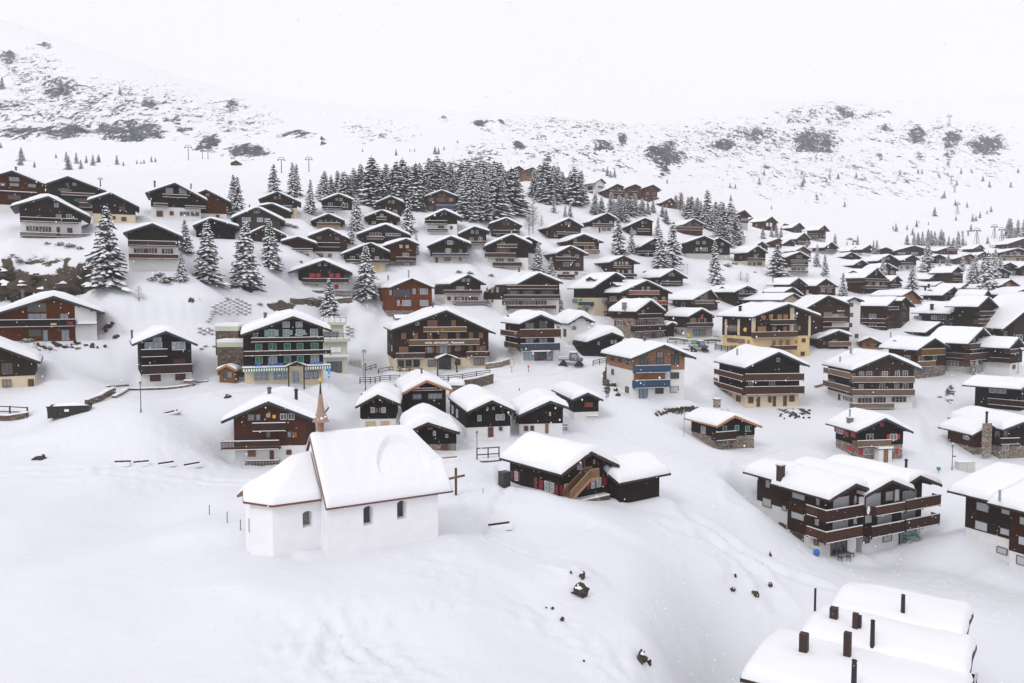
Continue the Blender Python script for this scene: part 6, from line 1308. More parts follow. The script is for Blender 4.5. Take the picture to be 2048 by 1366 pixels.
for a in ((1814, 489, 468), (1828, 490, 465), (1836, 490, 463), (1844, 491, 462), (1855, 491, 457), (1861, 491, 459), (1870, 491, 461), (1881, 491, 457), (1886, 490, 462), (1897, 492, 471), (1906, 493, 474), (1916, 497, 461), (1925, 495, 470), (1932, 493, 481), (1975, 488, 472)):
    tree(*a, 'hazy conifer in the band behind the farthest right roofs', 'hazy conifer band behind the farthest right roofs', wide=1.25)
for k in range(14):
    a = 2014 + rnd.random() * 60; tree(a, 472 + rnd.random() * 10, 434 + rnd.random() * 22 - (a - 2014) * .1, 'hazy conifer in the wood at the right picture edge', 'hazy wood at the right picture edge', wide=1.2)
tree(2011, 650, 615, 'small snowy conifer beside the steep white roof at the right edge', v=0); tree(2041, 622, 580, 'larger snowy conifer at the right edge above the steep white roof', v=1, wide=1.3)
tree(1952, 749, 717, 'small fluffy snow covered conifer before the stone grey base at right', v=2, wide=1.3); tree(1152, 672, 650, 'tiny snowy conifer beside the white plastered house', v=2, wide=1.3)
tree(1020, 424, 395, 'young conifer under the bare larch beside the wood', v=2)
for a in ((1486, 480, 460), (1526, 478, 454), (1543, 474, 452), (1553, 475, 447), (1562, 475, 452), (1614, 496, 478)):
    tree(*a, 'little conifer in front of the right slope row', 'little conifers before the right slope row', wide=1.2)
# the wood
W_ = 'snow laden conifer in the dense wood above the village'; GW = 'dense conifer wood above the village'
def wood_tree(px, by, top=None, lab=W_, grp=GW, hmin=8, hmax=15.5, **k):
    P = cast(px, by)
    if in_pad(P.x, P.y, 1.6): return
    h = rnd.uniform(11, 15)
    if top is not None: h = min(max(at(px, top, P.y).z - P.z, hmin), hmax)
    place_tree(P, h, lab, grp, far=True, wide=rnd.uniform(1.35, 1.75), **k)
xs_ = [645 + i * 9.2 + rnd.uniform(-3, 3) for i in range(40)]
for x in xs_:      # skyline row
    wood_tree(x, 398 + rnd.uniform(-8, 6) - (x > 850) * 8, 324 + rnd.uniform(-3, 34) * rnd.random() + (x < 700) * 14)
for x in xs_[5:]: wood_tree(x + 4, 402 + rnd.uniform(-5, 5), 345 + rnd.uniform(-4, 18))
for i in range(34):
    x = rnd.uniform(745, 1030); 
    if 838 < x < 925: x += 95
    wood_tree(x, rnd.uniform(404, 428 if x < 840 else 440))
for x, y in ((858, 398), (872, 396), (886, 397), (900, 398), (840, 412), (936, 436), (948, 440), (962, 442), (975, 440), (988, 436), (1005, 432), (930, 420), (945, 424), (960, 420), (1022, 428), (1033, 418)): wood_tree(x, y)
for i in range(30): x = rnd.uniform(1066, 1166); wood_tree(x, rnd.uniform(376, 398 + (x - 1066) * .1), 326 + rnd.uniform(0, 30) + max(0, x - 1140) * .8, 'snow laden conifer in the smaller wood right of the twin ridge houses', 'smaller wood right of the twin ridge houses')
for i in range(7): wood_tree(rnd.uniform(1086, 1165), rnd.uniform(398, 412), None, 'snow laden conifer in the smaller wood right of the twin ridge houses', 'smaller wood right of the twin ridge houses')
for x, b_, t_ in ((1190, 430, 385), (1203, 425, 392), (1222, 432, 382), (1238, 430, 388), (1243, 437, 392), (1252, 428, 384), (1262, 432, 390), (1270, 430, 385), (1284, 430, 395), (1295, 428, 402), (1228, 440, 398), (1247, 442, 400), (1306, 425, 400)):
    wood_tree(x, b_, t_, 'young snowy conifer in front of the joined brown ridge houses', 'young conifers before the joined ridge houses', hmin=5)
for x, b_, t_ in ((1352, 418, 388), (1362, 420, 384), (1376, 425, 392), (1382, 440, 390), (1395, 440, 393), (1400, 445, 400), (1414, 450, 377), (1408, 455, 405), (1430, 458, 400), (1425, 462, 412), (1440, 465, 400), (1446, 470, 402), (1437, 480, 430), (1460, 475, 400), (1466, 480, 410), (1470, 488, 430), (1476, 490, 445), (1455, 492, 450), (1444, 488, 440), (1384, 455, 418), (1368, 432, 405)):
    wood_tree(x, b_, t_, 'tall dark conifer in the group right of the ridge houses', 'tall dark conifer group right of the ridge houses', hmin=5, hmax=18)
for x, b_, t_ in ((1325, 434, 414), (1332, 446, 416)): wood_tree(x, b_, t_, 'conifer below the small brown hut of the ridge', 'two conifers below the small ridge hut', hmin=5)
# far hillside
GF = 'small conifers scattered over the far mountain slope'; LF = 'small hazy conifer scattered on the far mountain slope'
for x, b_, t_ in ((43, 322, 293), (41, 331, 305), (69, 335, 322), (112, 316, 306), (133, 324, 302), (137, 340, 310), (153, 327, 304), (162, 338, 318), (173, 326, 310), (186, 331, 308), (197, 325, 307), (234, 329, 309), (247, 332, 322), (274, 328, 319), (282, 328, 321), (288, 327, 318), (303, 324, 312), (311, 324, 314), (2, 296, 284), (4, 178, 152), (122, 178, 155), (240, 189, 172), (725, 304, 297), (792, 311, 297), (915, 286, 279), (870, 308, 291), (877, 308, 294), (888, 300, 291), (1215, 352, 332), (1229, 355, 337), (1221, 355, 340), (1069, 311, 306), (1334, 367, 357), (820, 303, 297), (829, 303, 296), (1869, 432, 413), (1934, 415, 403), (1982, 424, 411), (1960, 436, 422), (1945, 443, 427), (1952, 442, 430), (1792, 463, 445), (1786, 459, 450), (1833, 454, 439), (1838, 446, 441), (1825, 470, 455), (1814, 460, 449), (1857, 450, 443), (1942, 463, 447), (1632, 394, 386), (1634, 400, 388), (1659, 356, 344), (1658, 370, 362), (1800, 350, 338), (1895, 330, 320), (1876, 351, 345), (1912, 441, 430), (1974, 428, 420), (1543, 418, 410), (1495, 330, 326)):
    P = cast(x, b_); place_tree(P, at(x, t_, P.y).z - P.z, LF, GF, far=True, wide=1.25)
for i in range(26):
    x = 1450 + 590 * rnd.random() ** .8; b_ = 345 + 70 * rnd.random() ** 1.5; P = cast(x, b_); place_tree(P, rnd.uniform(3, 6.5), LF, GF, far=True, wide=1.3)
# bare larches and bushes
def bare_mesh(seed, n=110, spread=.28, low=.15, fine=3):
    rg = random.Random(seed); mb = MB(); H_ = 10.
    for k in range(n):
        f = low + (1 - low) * (k / n); z = H_ * f; a = rg.random() * 6.28; L_ = H_ * spread * (1.05 - f) ** .7 * (.6 + rg.random() * .6); up = .25 + rg.random() * .4
        p0 = Vector((0, 0, z)); p1 = p0 + Vector((math.cos(a) * L_, math.sin(a) * L_, L_ * up)); mb.tube(p0, p1, .035, .012, 'larch', 3)
        for s in range(fine):
            q = .3 + .6 * rg.random(); b = a + rg.uniform(-1, 1); c = p0.lerp(p1, q); mb.tube(c, c + Vector((math.cos(b) * L_ * .35, math.sin(b) * L_ * .35, L_ * .2)), .02, .008, 'larch', 3)
        if rg.random() < .6:
            c = p0.lerp(p1, .6); mb.beam(c + Vector((0, 0, .04)), p0.lerp(p1, .95) + Vector((0, 0, .04)), .05, .03, 'snow')
    tr = MB(); tr.tube((0, 0, -.6), (0, 0, H_), .14, .02, 'larch', 6)
    return mb.mesh('crown'), tr.mesh('trunk')
BARE = [bare_mesh(5), bare_mesh(6, 90, .34, .08, 4)]
def bare(px, by, ty, label, group=None, v=0, wide=1.):
    P = cast(px, by); h = at(px, ty, P.y).z - P.z; c, tr = BARE[v]
    e = empty('bare_larch', P, rnd.random() * 6); e.scale = (h / 10 * wide, h / 10 * wide, h / 10)
    for me_, nm in ((tr, 'trunk'), (c, 'crown')): o = bpy.data.objects.new(nm, me_); col.objects.link(o); o.parent = e
    tag(e, label, 'bare tree', group)
bare(1066, 466, 395, 'brown bare larch right of the wood foot, tallest of the leafless trees'); bare(1058, 470, 420, 'smaller bare larch left of the tallest leafless one'); bare(1083, 466, 430, 'thin bare larch right of the tallest leafless one')
bare(1360, 425, 384, 'bare round topped larch in front of the dark group right of the ridge', v=1, wide=1.3); bare(1481, 562, 542, 'leafless bushy tree left of the pair above the yellow house', v=1, wide=1.5); bare(1494, 564, 545, 'leafless bushy tree right of the pair above the yellow house', v=1, wide=1.6)
bare(278, 603, 572, 'tiny leafless sapling on the open slope below the white based chalet', v=1, wide=1.4); bare(1330, 548, 520, 'thin leafless bush left of the lamp below the double conifer', v=1)
def bush_mesh(seed):
    rg = random.Random(seed); mb = MB()
    for k in range(150):
        a = rg.random() * 6.28; el = rg.random() * 1.4; L_ = .45 + rg.random() * .5; p = Vector((math.cos(a) * math.cos(el) * L_, math.sin(a) * math.cos(el) * L_, math.sin(el) * L_ * .8))
        mb.tube((p.x * .15, p.y * .15, -.05), p, .02, .008, 'larch', 3)
        if rg.random() < .75:
            w_ = .09 + rg.random() * .1; ring = [(p.x + math.cos(i * 1.257) * w_, p.y + math.sin(i * 1.257) * w_, p.z - .03) for i in range(5)]
            mb.add([(p.x, p.y, p.z + .07)] + ring, [(0, 1 + i, 1 + (i + 1) % 5) for i in range(5)], 'snow' if rg.random() < .6 else 'needle')
    return mb.mesh('bush')
BU = [bush_mesh(1), bush_mesh(2)]
def bush(px, py, wpx, label=None, group='snow dusted shrubs on the village slopes'):
    P = cast(px, py); s = wpx / 2 / F * P.y; o = bpy.data.objects.new('bush', BU[NTREE[0] % 2]); NTREE[0] += 1; col.objects.link(o); o.location = P; o.scale = (s, s, s * .8); o.rotation_euler = (0, 0, rnd.random() * 6)
    tag(o, label or 'low snow dusted shrub poking out of the snowy slope', 'shrub', group)
for a in ((305, 560, 26), (330, 566, 30), (350, 560, 24), (322, 550, 18), (120, 490, 22), (140, 494, 26), (95, 488, 16), (160, 498, 18), (40, 525, 26), (10, 672, 34), (35, 678, 36), (55, 684, 26), (20, 690, 30), (620, 602, 26), (640, 600, 18), (575, 452, 22), (590, 455, 18), (420, 660, 12), (918, 545, 16), (940, 548, 18), (982, 552, 16), (1455, 533, 22), (1470, 528, 18), (1510, 545, 8), (1950, 815, 12), (1560, 820, 14), (905, 555, 10), (1385, 455, 12), (1445, 560, 16), (1290, 545, 12), (475, 572, 30), (505, 578, 26), (455, 600, 20), (520, 610, 16), (1700, 480, 16), (1710, 484, 14), (1880, 795, 12)): bush(*a)
# ---------------------------------------------------------------- rocks
def rock(px, py, wpx, hpx, label=None, group=None, seed=None):
    P = cast(px, py); s = 1 / F * P.y; w_, h_ = wpx * s / 2, hpx * s / 2
    rg = random.Random(int(px * 7 + py)); bm = []; mb = MB(); n = 12; vs = []; fs = []
    for j in range(9):
        a = math.pi * j / 8
        for i in range(n):
            b = 2 * math.pi * i / n; d = Vector((math.sin(a) * math.cos(b), math.sin(a) * math.sin(b), math.cos(a)))
            k = 1 + noise.noise(d * 1.3 + Vector((px, py, 0))) * .7 + noise.noise(d * 3.1 + Vector((px, 0, py))) * .5 + noise.noise(d * 7 + Vector((px, 5, py))) * .25
            vs.append((d.x * k * w_, d.y * k * w_ * .7, d.z * k * h_))
    for j in range(8):
        for i in range(n): fs.append((j*n+i, (j+1)*n+i, (j+1)*n+(i+1) % n, j*n+(i+1) % n))
    mb.add(vs, fs, 'rock'); o = mb.obj('rock'); o.location = P + Vector((0, 0, h_ * .35)); o.rotation_euler = (.2, 0, rg.random() * 6)
    if wpx > 11:
        r_ = .9; mb = MB(); ring = [(math.cos(i * .7) * w_ * .62, math.sin(i * .7) * w_ * .5, h_ * .72) for i in range(9)]
        mb.add([(-w_ * .1, w_ * .15, h_ * 1.2)] + ring, [(0, 1 + i, 1 + (i + 1) % 9) for i in range(9)], 'snow'); mb.obj('snow_cover', o, True)
    tag(o, label or 'small dark rock poking out of the foreground snow', 'rock', group or 'small rocks poking through the foreground snow')
rock(1160, 1190, 34, 30, 'largest dark rock in the open snow below the red shuttered log chalet', 'x'); rock(1164, 1156, 14, 18, 'dark rock just above the largest one in the open snow', 'x')
rock(1283, 1322, 24, 28, 'dark rock pair low in the foreground, left piece', 'x'); rock(1298, 1327, 14, 12, 'dark rock low in the foreground, small right piece', 'x')
for a in ((1142, 1146, 6, 6), (1105, 1218, 8, 7), (1124, 1241, 11, 11), (1092, 1216, 4, 4), (1168, 1323, 5, 5), (1471, 1153, 7, 7), (1466, 1181, 12, 10), (1512, 1191, 15, 12), (1508, 1186, 7, 7), (1541, 1172, 12, 10), (1541, 1112, 7, 10)): rock(*a)
for o in list(col.objects):
    if o.get('group') == 'x': del o['group']
for a in ((1227, 745, 10, 8), (1218, 752, 12, 9), (1222, 762, 10, 8), (1226, 772, 14, 10), (1214, 742, 9, 6), (1232, 782, 12, 9), (1236, 792, 11, 9)): rock(*a, 'brown boulder in the bank left of the modern light wood chalet', 'boulders in the bank left of the modern chalet')
for k in range(26): f = k / 25; rock(1310 + f * 78 + rnd.uniform(-2, 2), 828 - 14 * f + rnd.uniform(-3, 3) + 6 * abs(f - .5), rnd.uniform(5, 9), rnd.uniform(4, 7), 'stone in the snowy dry wall between the modern chalet and the stone based hut', 'stones of the snowy dry wall at centre right')
for k in range(22): rock(1560 + rnd.uniform(0, 60), 822 + rnd.uniform(0, 16), rnd.uniform(4, 8), rnd.uniform(3, 6), 'stone in the scree below the cream floored balcony chalet', 'stones below the cream floored chalet')
for k in range(20): rock(70 + rnd.uniform(0, 140), 690 + rnd.uniform(-6, 8), rnd.uniform(5, 12), rnd.uniform(4, 8), 'stone in the snowy bank below the long reddish brown chalet at left', 'stones in the bank below the long reddish chalet')
for a in ((220, 655, 10, 8), (212, 662, 10, 8), (232, 675, 12, 10), (226, 648, 8, 6), (290, 1, 1, 1))[:4]: rock(*a, 'stone right of the stair of the long reddish chalet', 'stones beside the long reddish chalet')
for a in ((10, 590, 60, 40), (45, 588, 50, 36), (88, 592, 46, 30), (125, 585, 44, 30), (155, 575, 40, 30), (170, 552, 24, 26), (5, 555, 40, 26), (70, 560, 30, 18)): rock(*a, 'brown cliff rock above the long reddish chalet at far left', 'cliff rocks above the long reddish chalet')
rock(335, 563, 20, 14, 'round boulder in the shrubs under the white based chalet'); rock(80, 918, 24, 12, 'snow crusted boulder in the open field at left'); rock(128, 809, 8, 4); rock(455, 795, 14, 9, 'light boulder on the road left of the reddish brown chalet')
# crib wall planters
crib = MB(); crib.tube((0, 0, -.25), (0, 0, .0), .42, .5, 'gy', 10); crib.tube((0, 0, .002), (0, 0, .1), .48, .3, 'snow', 10); cm_ = crib.mesh('crib')
def cribs(pts, label, group):
    for x, y in pts:
        P = cast(*cpx('c4', x, y)); s = 44 / 5.12 / F * P.y
        o = bpy.data.objects.new('planter_block', cm_); col.objects.link(o); o.location = P + Vector((0, -.2, .22)); o.scale = (s, s, s * 1.1); tag(o, label, 'planter block', group)
cribs([(x, y) for r_, y in enumerate(range(200, 360, 19)) for x in range(140 + 40 * (r_ % 2), 520, 82) if abs(x - 320) < 90 + 100 * min(1, r_ / 3)], 'round concrete planter block in the big diamond of the retaining slope', 'planter blocks in the big retaining diamond')
cribs([(x, y) for r_, y in enumerate((498, 517, 536, 555)) for x in range(5 + 40 * (r_ % 2), 160, 82)], 'round concrete planter block in the lower left patch of the slope', 'planter blocks in the lower retaining patch')
cribs([(90, 425), (110, 400), (125, 378), (130, 352), (135, 330), (60, 680), (150, 682), (20, 707)], 'single planter block between the two retaining patches', 'planter blocks between the patches')
cribs([(1515 + 40 * (k % 2), 480 + 18 * k) for k in range(6)], 'planter block in the column right of the pale green annexe', 'planter blocks right of the annexe')
# ---------------------------------------------------------------- walls and fences
def wallline(pts, h, label, mat='stb', thick=.5, name='retaining_wall', snow=True, base=-.8):
    P = [cast(*p) for p in pts]; o0 = P[0]; mb = MB(); ms = MB()
    for a, b in zip(P, P[1:]):
        d = (b - a); L_ = math.hypot(d.x, d.y); n = Vector((-d.y, d.x, 0)) / max(L_, .01) * thick / 2; k = max(1, int(L_ / 1.2)); pr_ = None
        for i in range(k + 1):
            c = a.lerp(b, i / k); c.z = gz(c.x, c.y); c = c - o0
            sec = [c - n + Vector((0, 0, base)), c + n + Vector((0, 0, base)), c + n + Vector((0, 0, h)), c - n + Vector((0, 0, h))]
            if pr_:
                mb.add([tuple(v) for v in pr_ + sec], [(0, 4, 5, 1), (1, 5, 6, 2), (2, 6, 7, 3), (3, 7, 4, 0), (0, 1, 2, 3), (7, 6, 5, 4)], mat)
                up = Vector((0, 0, .16)); e_ = n * .1
                ms.add([tuple(v) for v in (pr_[3] - e_, pr_[2] + e_, pr_[2] + up, pr_[3] + up, sec[3] - e_, sec[2] + e_, sec[2] + up, sec[3] + up)], [(0, 4, 5, 1), (1, 5, 6, 2), (2, 6, 7, 3), (3, 7, 4, 0), (0, 1, 2, 3), (7, 6, 5, 4)], 'snow')
            pr_ = sec
    o = mb.obj(name); o.location = o0; tag(o, label, 'wall')
    if snow: ms.obj('snow_cover', o)
def fence(pts, h, label, sp=2.2, rails=3, mat='verge_br', up=0.):
    P = [cast(*p) for p in pts]; o0 = P[0]; e = empty('fence', o0); tag(e, label, 'fence'); rl = MB(); prev = None; q = []
    for a, b in zip(P, P[1:]):
        L_ = (b - a).length; k = max(1, round(L_ / sp))
        for i in range(k + (b is P[-1])):
            c = a.lerp(b, i / k); c.z = gz(c.x, c.y) + up; q.append(c - o0)
    for c in q: mb = MB(); mb.box(c.x - .07, c.x + .07, c.y - .07, c.y + .07, c.z - .6, c.z + h, mat); mb.box(c.x - .09, c.x + .09, c.y - .09, c.y + .09, c.z + h + .002, c.z + h + .08, 'snow'); mb.obj('post', e)
    for a, b in zip(q, q[1:]):
        for r_ in range(rails):
            z = Vector((0, -.1, h * (.35 + .58 * r_ / max(rails - 1, 1)))); rl.beam(a + z, b + z, .05, .12, mat)
    rl.obj('rails', e)
wallline([(722, 800), (760, 802), (800, 806)], 1.1, 'brown stone retaining wall under the left end of the long street fence'); wallline([(905, 782), (950, 776), (985, 766)], 1.7, 'brown stone retaining wall under the right end of the long street fence')
fence([(720, 768), (760, 764), (800, 762)], 1.15, 'long dark wooden rail fence left of the black chalet with tan verges'); fence([(868, 764), (925, 760), (980, 752)], 1.15, 'dark wooden rail fence right of the black chalet with tan verges')
fence([(757, 747), (800, 744), (838, 742)], .9, 'short reddish fence directly before the big lettered hotel', rails=2); fence([(731, 742), (752, 736)], .8, 'short slanted fence right of the lamp by the hotel', rails=2, sp=1.4)
wallline([(972, 738), (1000, 734), (1018, 728)], 1., 'rough stone wall right of the big lettered hotel', mat='st')
fence([(-10, 828), (20, 829), (55, 831)], 1.1, 'dark two rail fence above the stone wall at the left edge', rails=2); wallline([(-20, 838), (20, 840), (56, 834)], .6, 'brown stone wall at the left edge below the fence')
wallline([(228, 787), (200, 802), (173, 812)], .8, 'sloping brown stone wall right of the black snow filled container'); wallline([(228, 796), (255, 780), (370, 774), (388, 770)], .25, 'low stone kerb wall before the black chalet above the road', base=-.4)
wallline([(371, 771), (388, 771)], .8, 'square stone pillar at the right end of the low kerb wall', mat='st', thick=1.2); wallline([(214, 774), (255, 771)], .15, 'thin stone edge left of the black chalet above the road'); wallline([(386, 764), (416, 763)], .1, 'thin stone edge right of the black chalet above the road')
fence([(1186, 732), (1212, 727)], 1.1, 'short wooden fence left of the modern light wood chalet'); fence([(1335, 688), (1385, 690), (1432, 688)], 1.1, 'rail fence below the flag chalet'); wallline([(1340, 695), (1378, 700)], .2, 'low stone wall under the rail fence below the flag chalet', base=-.4)
fence([(1430, 700), (1455, 704), (1480, 702)], 1.4, 'dense wooden fence left of the yellow house', rails=5, sp=1.5); fence([(1154, 700), (1172, 706), (1180, 712)], .9, 'snow covered fence beside the low black hut', rails=2, sp=1.5)
wallline([(1338, 678), (1375, 682)], .4, 'mossy stone edge before the flag chalet', mat='st'); wallline([(1390, 684), (1440, 682)], .3, 'grey stone rim of the snowy bed right of the flag chalet', mat='st')
fence([(954, 917), (998, 914)], 1.3, 'two rail wooden barrier right of the street lamp', rails=2, sp=1.6); wallline([(962, 924), (1000, 921)], .15, 'low rubble wall below the two rail barrier')
wallline([(1630, 775), (1500 + 150, 770), (1690, 752)], .4, 'rubble wall between the cream floored chalet and the yellow house', mat='st')
for (xa_, xb2, yt, ym, yb2, D_, lb) in ((431, 476, 653, 662, 679, 127, 'upper brown stone wall with concrete rim left of the black hotel'), (435, 486, 685, 694, 722, 123, 'lower brown stone wall with concrete rim left of the black hotel')):
    a_, b2 = at(xa_, yb2, D_), at(xb2, yb2, D_); t_ = at(xa_, yt, D_).z - a_.z; m_z = at(xa_, ym, D_).z - a_.z; L_ = b2.x - a_.x
    e = empty('retaining_wall', a_, R(2)); tag(e, lb, 'wall'); mb = MB(); mb.box(0, L_, 0, 5, -2.5, m_z, 'stb'); mb.obj('stone_face', e)
    mb = MB(); mb.box(-.05, L_ + .05, -.06, 5, m_z + .003, t_, 'gn'); mb.obj('concrete_rim', e); mb = MB(); mb.box(-.05, L_ + .05, -.1, 5.5, t_ + .003, t_ + .45, 'snow'); mb.obj('snow_cover', e)
wallline([(582, 606), (640, 608), (704, 604)], 1.0, 'stone terrace wall below the red shuttered house', mat='stb'); wallline([(1290, 562), (1300, 570)], .2, 'thin dark edge near the lamp above the village')
fence([(1322, 566), (1345, 545)], .5, 'dark handrail climbing the snow right of the double conifer', rails=1)
wallline([(736, 566), (700+150, 566)], .2, 'snowy terrace edge right of the yellow shuttered house', mat='gy')
# ---------------------------------------------------------------- street furniture
def post_thing(px, by, ty, name): P = cast(px, by); h = at(px, ty, P.y).z - P.z; return P, h
def lamp(px, by, ty, label, arm=False):
    P, h = post_thing(px, by, ty, 'lamp'); e = empty('street_lamp', P); tag(e, label, 'street lamp'); mb = MB(); k = h / 4.2
    mb.tube((0, 0, -.5), (0, 0, .5 * k), .09 * k, .08 * k, 'black', 10); mb.tube((0, 0, .5 * k), (0, 0, h - .6 * k), .055 * k, .045 * k, 'black', 10); mb.obj('pole', e)
    if arm: mb = MB(); mb.box(.02, .5, -.03, .03, h * .52, h * .52 + .15, 'black'); mb.obj('sign_arm', e)
    mb = MB(); z = h - .6 * k; mb.tube((0, 0, z), (0, 0, z + .35 * k), .1 * k, .17 * k, 'glassl', 6); mb.obj('lantern', e)
    mb = MB(); mb.tube((0, 0, z + .352 * k), (0, 0, z + .5 * k), .21 * k, .06 * k, 'black', 6); mb.tube((0, 0, z + .5 * k), (0, 0, z + .62 * k), .02, .01, 'black', 6); mb.tube((0, 0, z - .06 * k), (0, 0, z - .002), .05 * k, .11 * k, 'black', 6); mb.obj('cap', e)
lamp(282, 825, 762, 'black street lamp beside the road before the black chalet at left'); lamp(731, 782, 725, 'black street lamp left of the long street fence'); lamp(954, 919, 861, 'black street lamp right of the domed black hut behind the chapel')
lamp(1904, 940, 889, 'street lamp with a small sign arm beside the grey box', True); lamp(2036, 747, 715, 'street lamp at the right edge beside the white based dark chalet'); lamp(1374, 548, 528, 'small lamp pole right of the double conifer')
def pole(px, by, ty, r, mat, name, label, group=None, cat='pole'):
    P, h = post_thing(px, by, ty, name); mb = MB(); mb.tube((0, 0, -.5), (0, 0, h), r, r, mat, 8); o = mb.obj(name); o.location = P; tag(o, label, cat, group); return o, P, h
for a in ((419, 1030, 1010), (454.5, 1046, 1023), (481, 1060, 1039)): pole(*a, .035, 'metal', 'marker_stake', 'thin stake in the snow left of the chapel', 'thin stakes left of the chapel', 'stake')
pole(1368, 874, 818, .05, 'zinc', 'pole', 'slim bare pole left of the low stone based hut'); pole(1040 - 1.5, 781, 776, .08, 'metal', 'marker_post', 'tiny post stub right of the brown stone wall', cat='post'); pole(966, 986, 976, .03, 'metal', 'marker_stake', 'tiny stake left of the red shuttered log chalet', cat='stake')
pole(1024, 745, 733, .08, 'red', 'hazard_post', 'red signpost stem under the hose shaped snow sign in the centre', cat='post') if False else None
P, h = post_thing(1023.5, 745, 720, ''); e = empty('hazard_sign', P); tag(e, 'tall hollow red rimmed shield sign on a pole before the glass fronted shop', 'sign'); k = h / 2.6
mb = MB(); mb.tube((0, 0, -.4), (0, 0, h * .42), .05, .05, 'metal', 6); mb.obj('pole', e)
mb = MB(); pts = [(-.5, 1.), (-.46, .62), (-.25, .44), (0, .4), (.25, .44), (.46, .62), (.5, 1.), (.35, 1.06), (-.35, 1.06)]
for i in range(len(pts)): a_, b2 = pts[i], pts[(i + 1) % len(pts)]; mb.beam((a_[0], 0, a_[1] * h), (b2[0], 0, b2[1] * h), .06, .08, 'red')
mb.obj('sign_rim', e)
P, h = post_thing(1057, 744, 732, ''); e = empty('round_sign', P); tag(e, 'short post with a small round red sign right of the shield sign', 'sign'); mb = MB(); mb.tube((0, 0, -.4), (0, 0, h - .2), .06, .06, 'metal', 6); mb.obj('pole', e); mb = MB(); mb.tube((0, -.08, h - .1), (0, -.12, h - .1), .2, .2, 'red', 12); mb.obj('sign_disc', e)
P, h = post_thing(727.5, 753, 698, ''); e = empty('signpost', P); tag(e, 'signpost with a round mirror and yellow direction board above the lamp by the hotel', 'signpost'); mb = MB(); mb.tube((0, 0, -.4), (0, 0, h - .5), .05, .05, 'metal', 6); mb.obj('pole', e)
mb = MB(); mb.tube((.15, -.07, h - .55), (.15, -.12, h - .5), .52, .52, 'lmetal', 16); mb.tube((.15, -.125, h - .5), (.15, -.13, h - .5), .45, .45, 'panel_gy', 16); mb.obj('mirror', e)
mb = MB(); mb.box(.05, 1.2, -.1, -.05, h * .58, h * .58 + .25, 'yellow'); mb.obj('direction_board', e); mb = MB(); mb.box(-.3, .5, -.1, -.05, h * .46, h * .46 + .12, 'white'); mb.obj('direction_board', e)
P, h = post_thing(658.5, 776, 735, ''); e = empty('banner', P); tag(e, 'narrow bright blue banner on a pole right of the black hotel', 'banner'); mb = MB(); mb.tube((0, 0, -.4), (0, 0, h), .04, .04, 'lmetal', 6); mb.obj('pole', e); mb = MB(); mb.box(-.16, .16, -.07, -.05, h * .48, h, 'cyan'); mb.obj('banner_cloth', e)
# wooden cross beside the chapel
P, h = post_thing(912, 990, 936, ''); e = empty('wooden_cross', P); tag(e, 'weathered grey wooden cross standing right of the chapel', 'cross'); mb = MB(); mb.box(-.11, .11, -.11, .11, -.6, h, 'bal_gy'); mb.obj('upright', e); mb = MB(); mb.beam((-.8, -.12, h * .60), (.85, -.12, h * .74), .12, .2, 'bal_gy'); mb.obj('crossbeam', e)
# benches buried in snow
def bench(x0, x1, y, label, group=None, mat='verge_br', ang=None, h=.45):
    a, b = cast(x0, y), cast(x1, y); c = (a + b) / 2; L_ = (b - a).length; th_ = math.atan2(b.y - a.y, b.x - a.x) if ang is None else ang
    e = empty('bench', c, th_); tag(e, label, 'bench', group)
    mb = MB(); mb.box(-L_/2, L_/2, .18, .24, h * .5, h * .5 + .16, mat); mb.obj('backrest', e)
    for s in (-1, 1): mb = MB(); mb.box(s * (L_/2 - .12) - .06, s * (L_/2 - .12) + .06, -.2, .178, -.4, h * .5 - .005, mat); mb.obj('leg', e)
    mb = MB(); mb.box(-L_/2, L_/2, -.3, .15, h * -.4, h * -.32, mat); mb.obj('seat', e)
    mb = MB(); mb.box(-L_/2 + .02, L_/2 - .02, -.4, .17, h * -.3, h * .5, 'snow'); mb.obj('snow_cover', e, False)
GB = 'row of four benches half buried in the snow at left'
for a in ((228, 261, 929), (267, 298, 929), (318, 349, 931), (370, 401, 933)): bench(*a, 'half buried dark bench in the row of four on the snow field at left', GB)
bench(329, 358, 827, 'single half buried bench on the slope right of the lamp at left', h=.3); bench(981, 1018, 1056, 'half buried bench in the foreground between chapel and log chalet', ang=R(25), h=.5)
bench(993, 1012, 871, 'brown wooden bench against the whitewashed base of the near row', mat='verge_tan', h=.7); bench(882, 915, 922, 'brown bench behind the chapel roof edge', mat='verge_tan', h=.6); bench(1428, 1440, 675, 'snowy bench right of the flag chalet')
def picnic(px, py, label):
    P = cast(px, py); e = empty('picnic_table', P, R(8)); tag(e, label, 'picnic table')
    mb = MB(); mb.box(-.9, .9, -.35, .35, .7, .76, 'verge_br'); mb.obj('tabletop', e); mb = MB(); mb.box(-.88, .88, -.34, .34, .762, 1.0, 'snow'); mb.obj('snow_cover', e)
    for s in (-1, 1): mb = MB(); mb.box(-.9, .9, s * .75 - .14, s * .75 + .14, .42, .47, 'verge_br'); mb.box(-.88, .88, s * .75 - .13, s * .75 + .13, .472, .62, 'snow'); mb.obj('seat', e)
    for s in (-1, 1): mb = MB(); mb.beam((s * .7, -.7, -.2), (s * .7, .3, .7), .06, .1, 'verge_br'); mb.beam((s * .7, .7, -.2), (s * .7, -.3, .7), .06, .1, 'verge_br'); mb.obj('leg', e)
picnic(1123, 859, 'snow covered picnic table right of the brown doored black chalet'); picnic(1182, 837, 'snow covered table at the base of the rightmost near chalet')
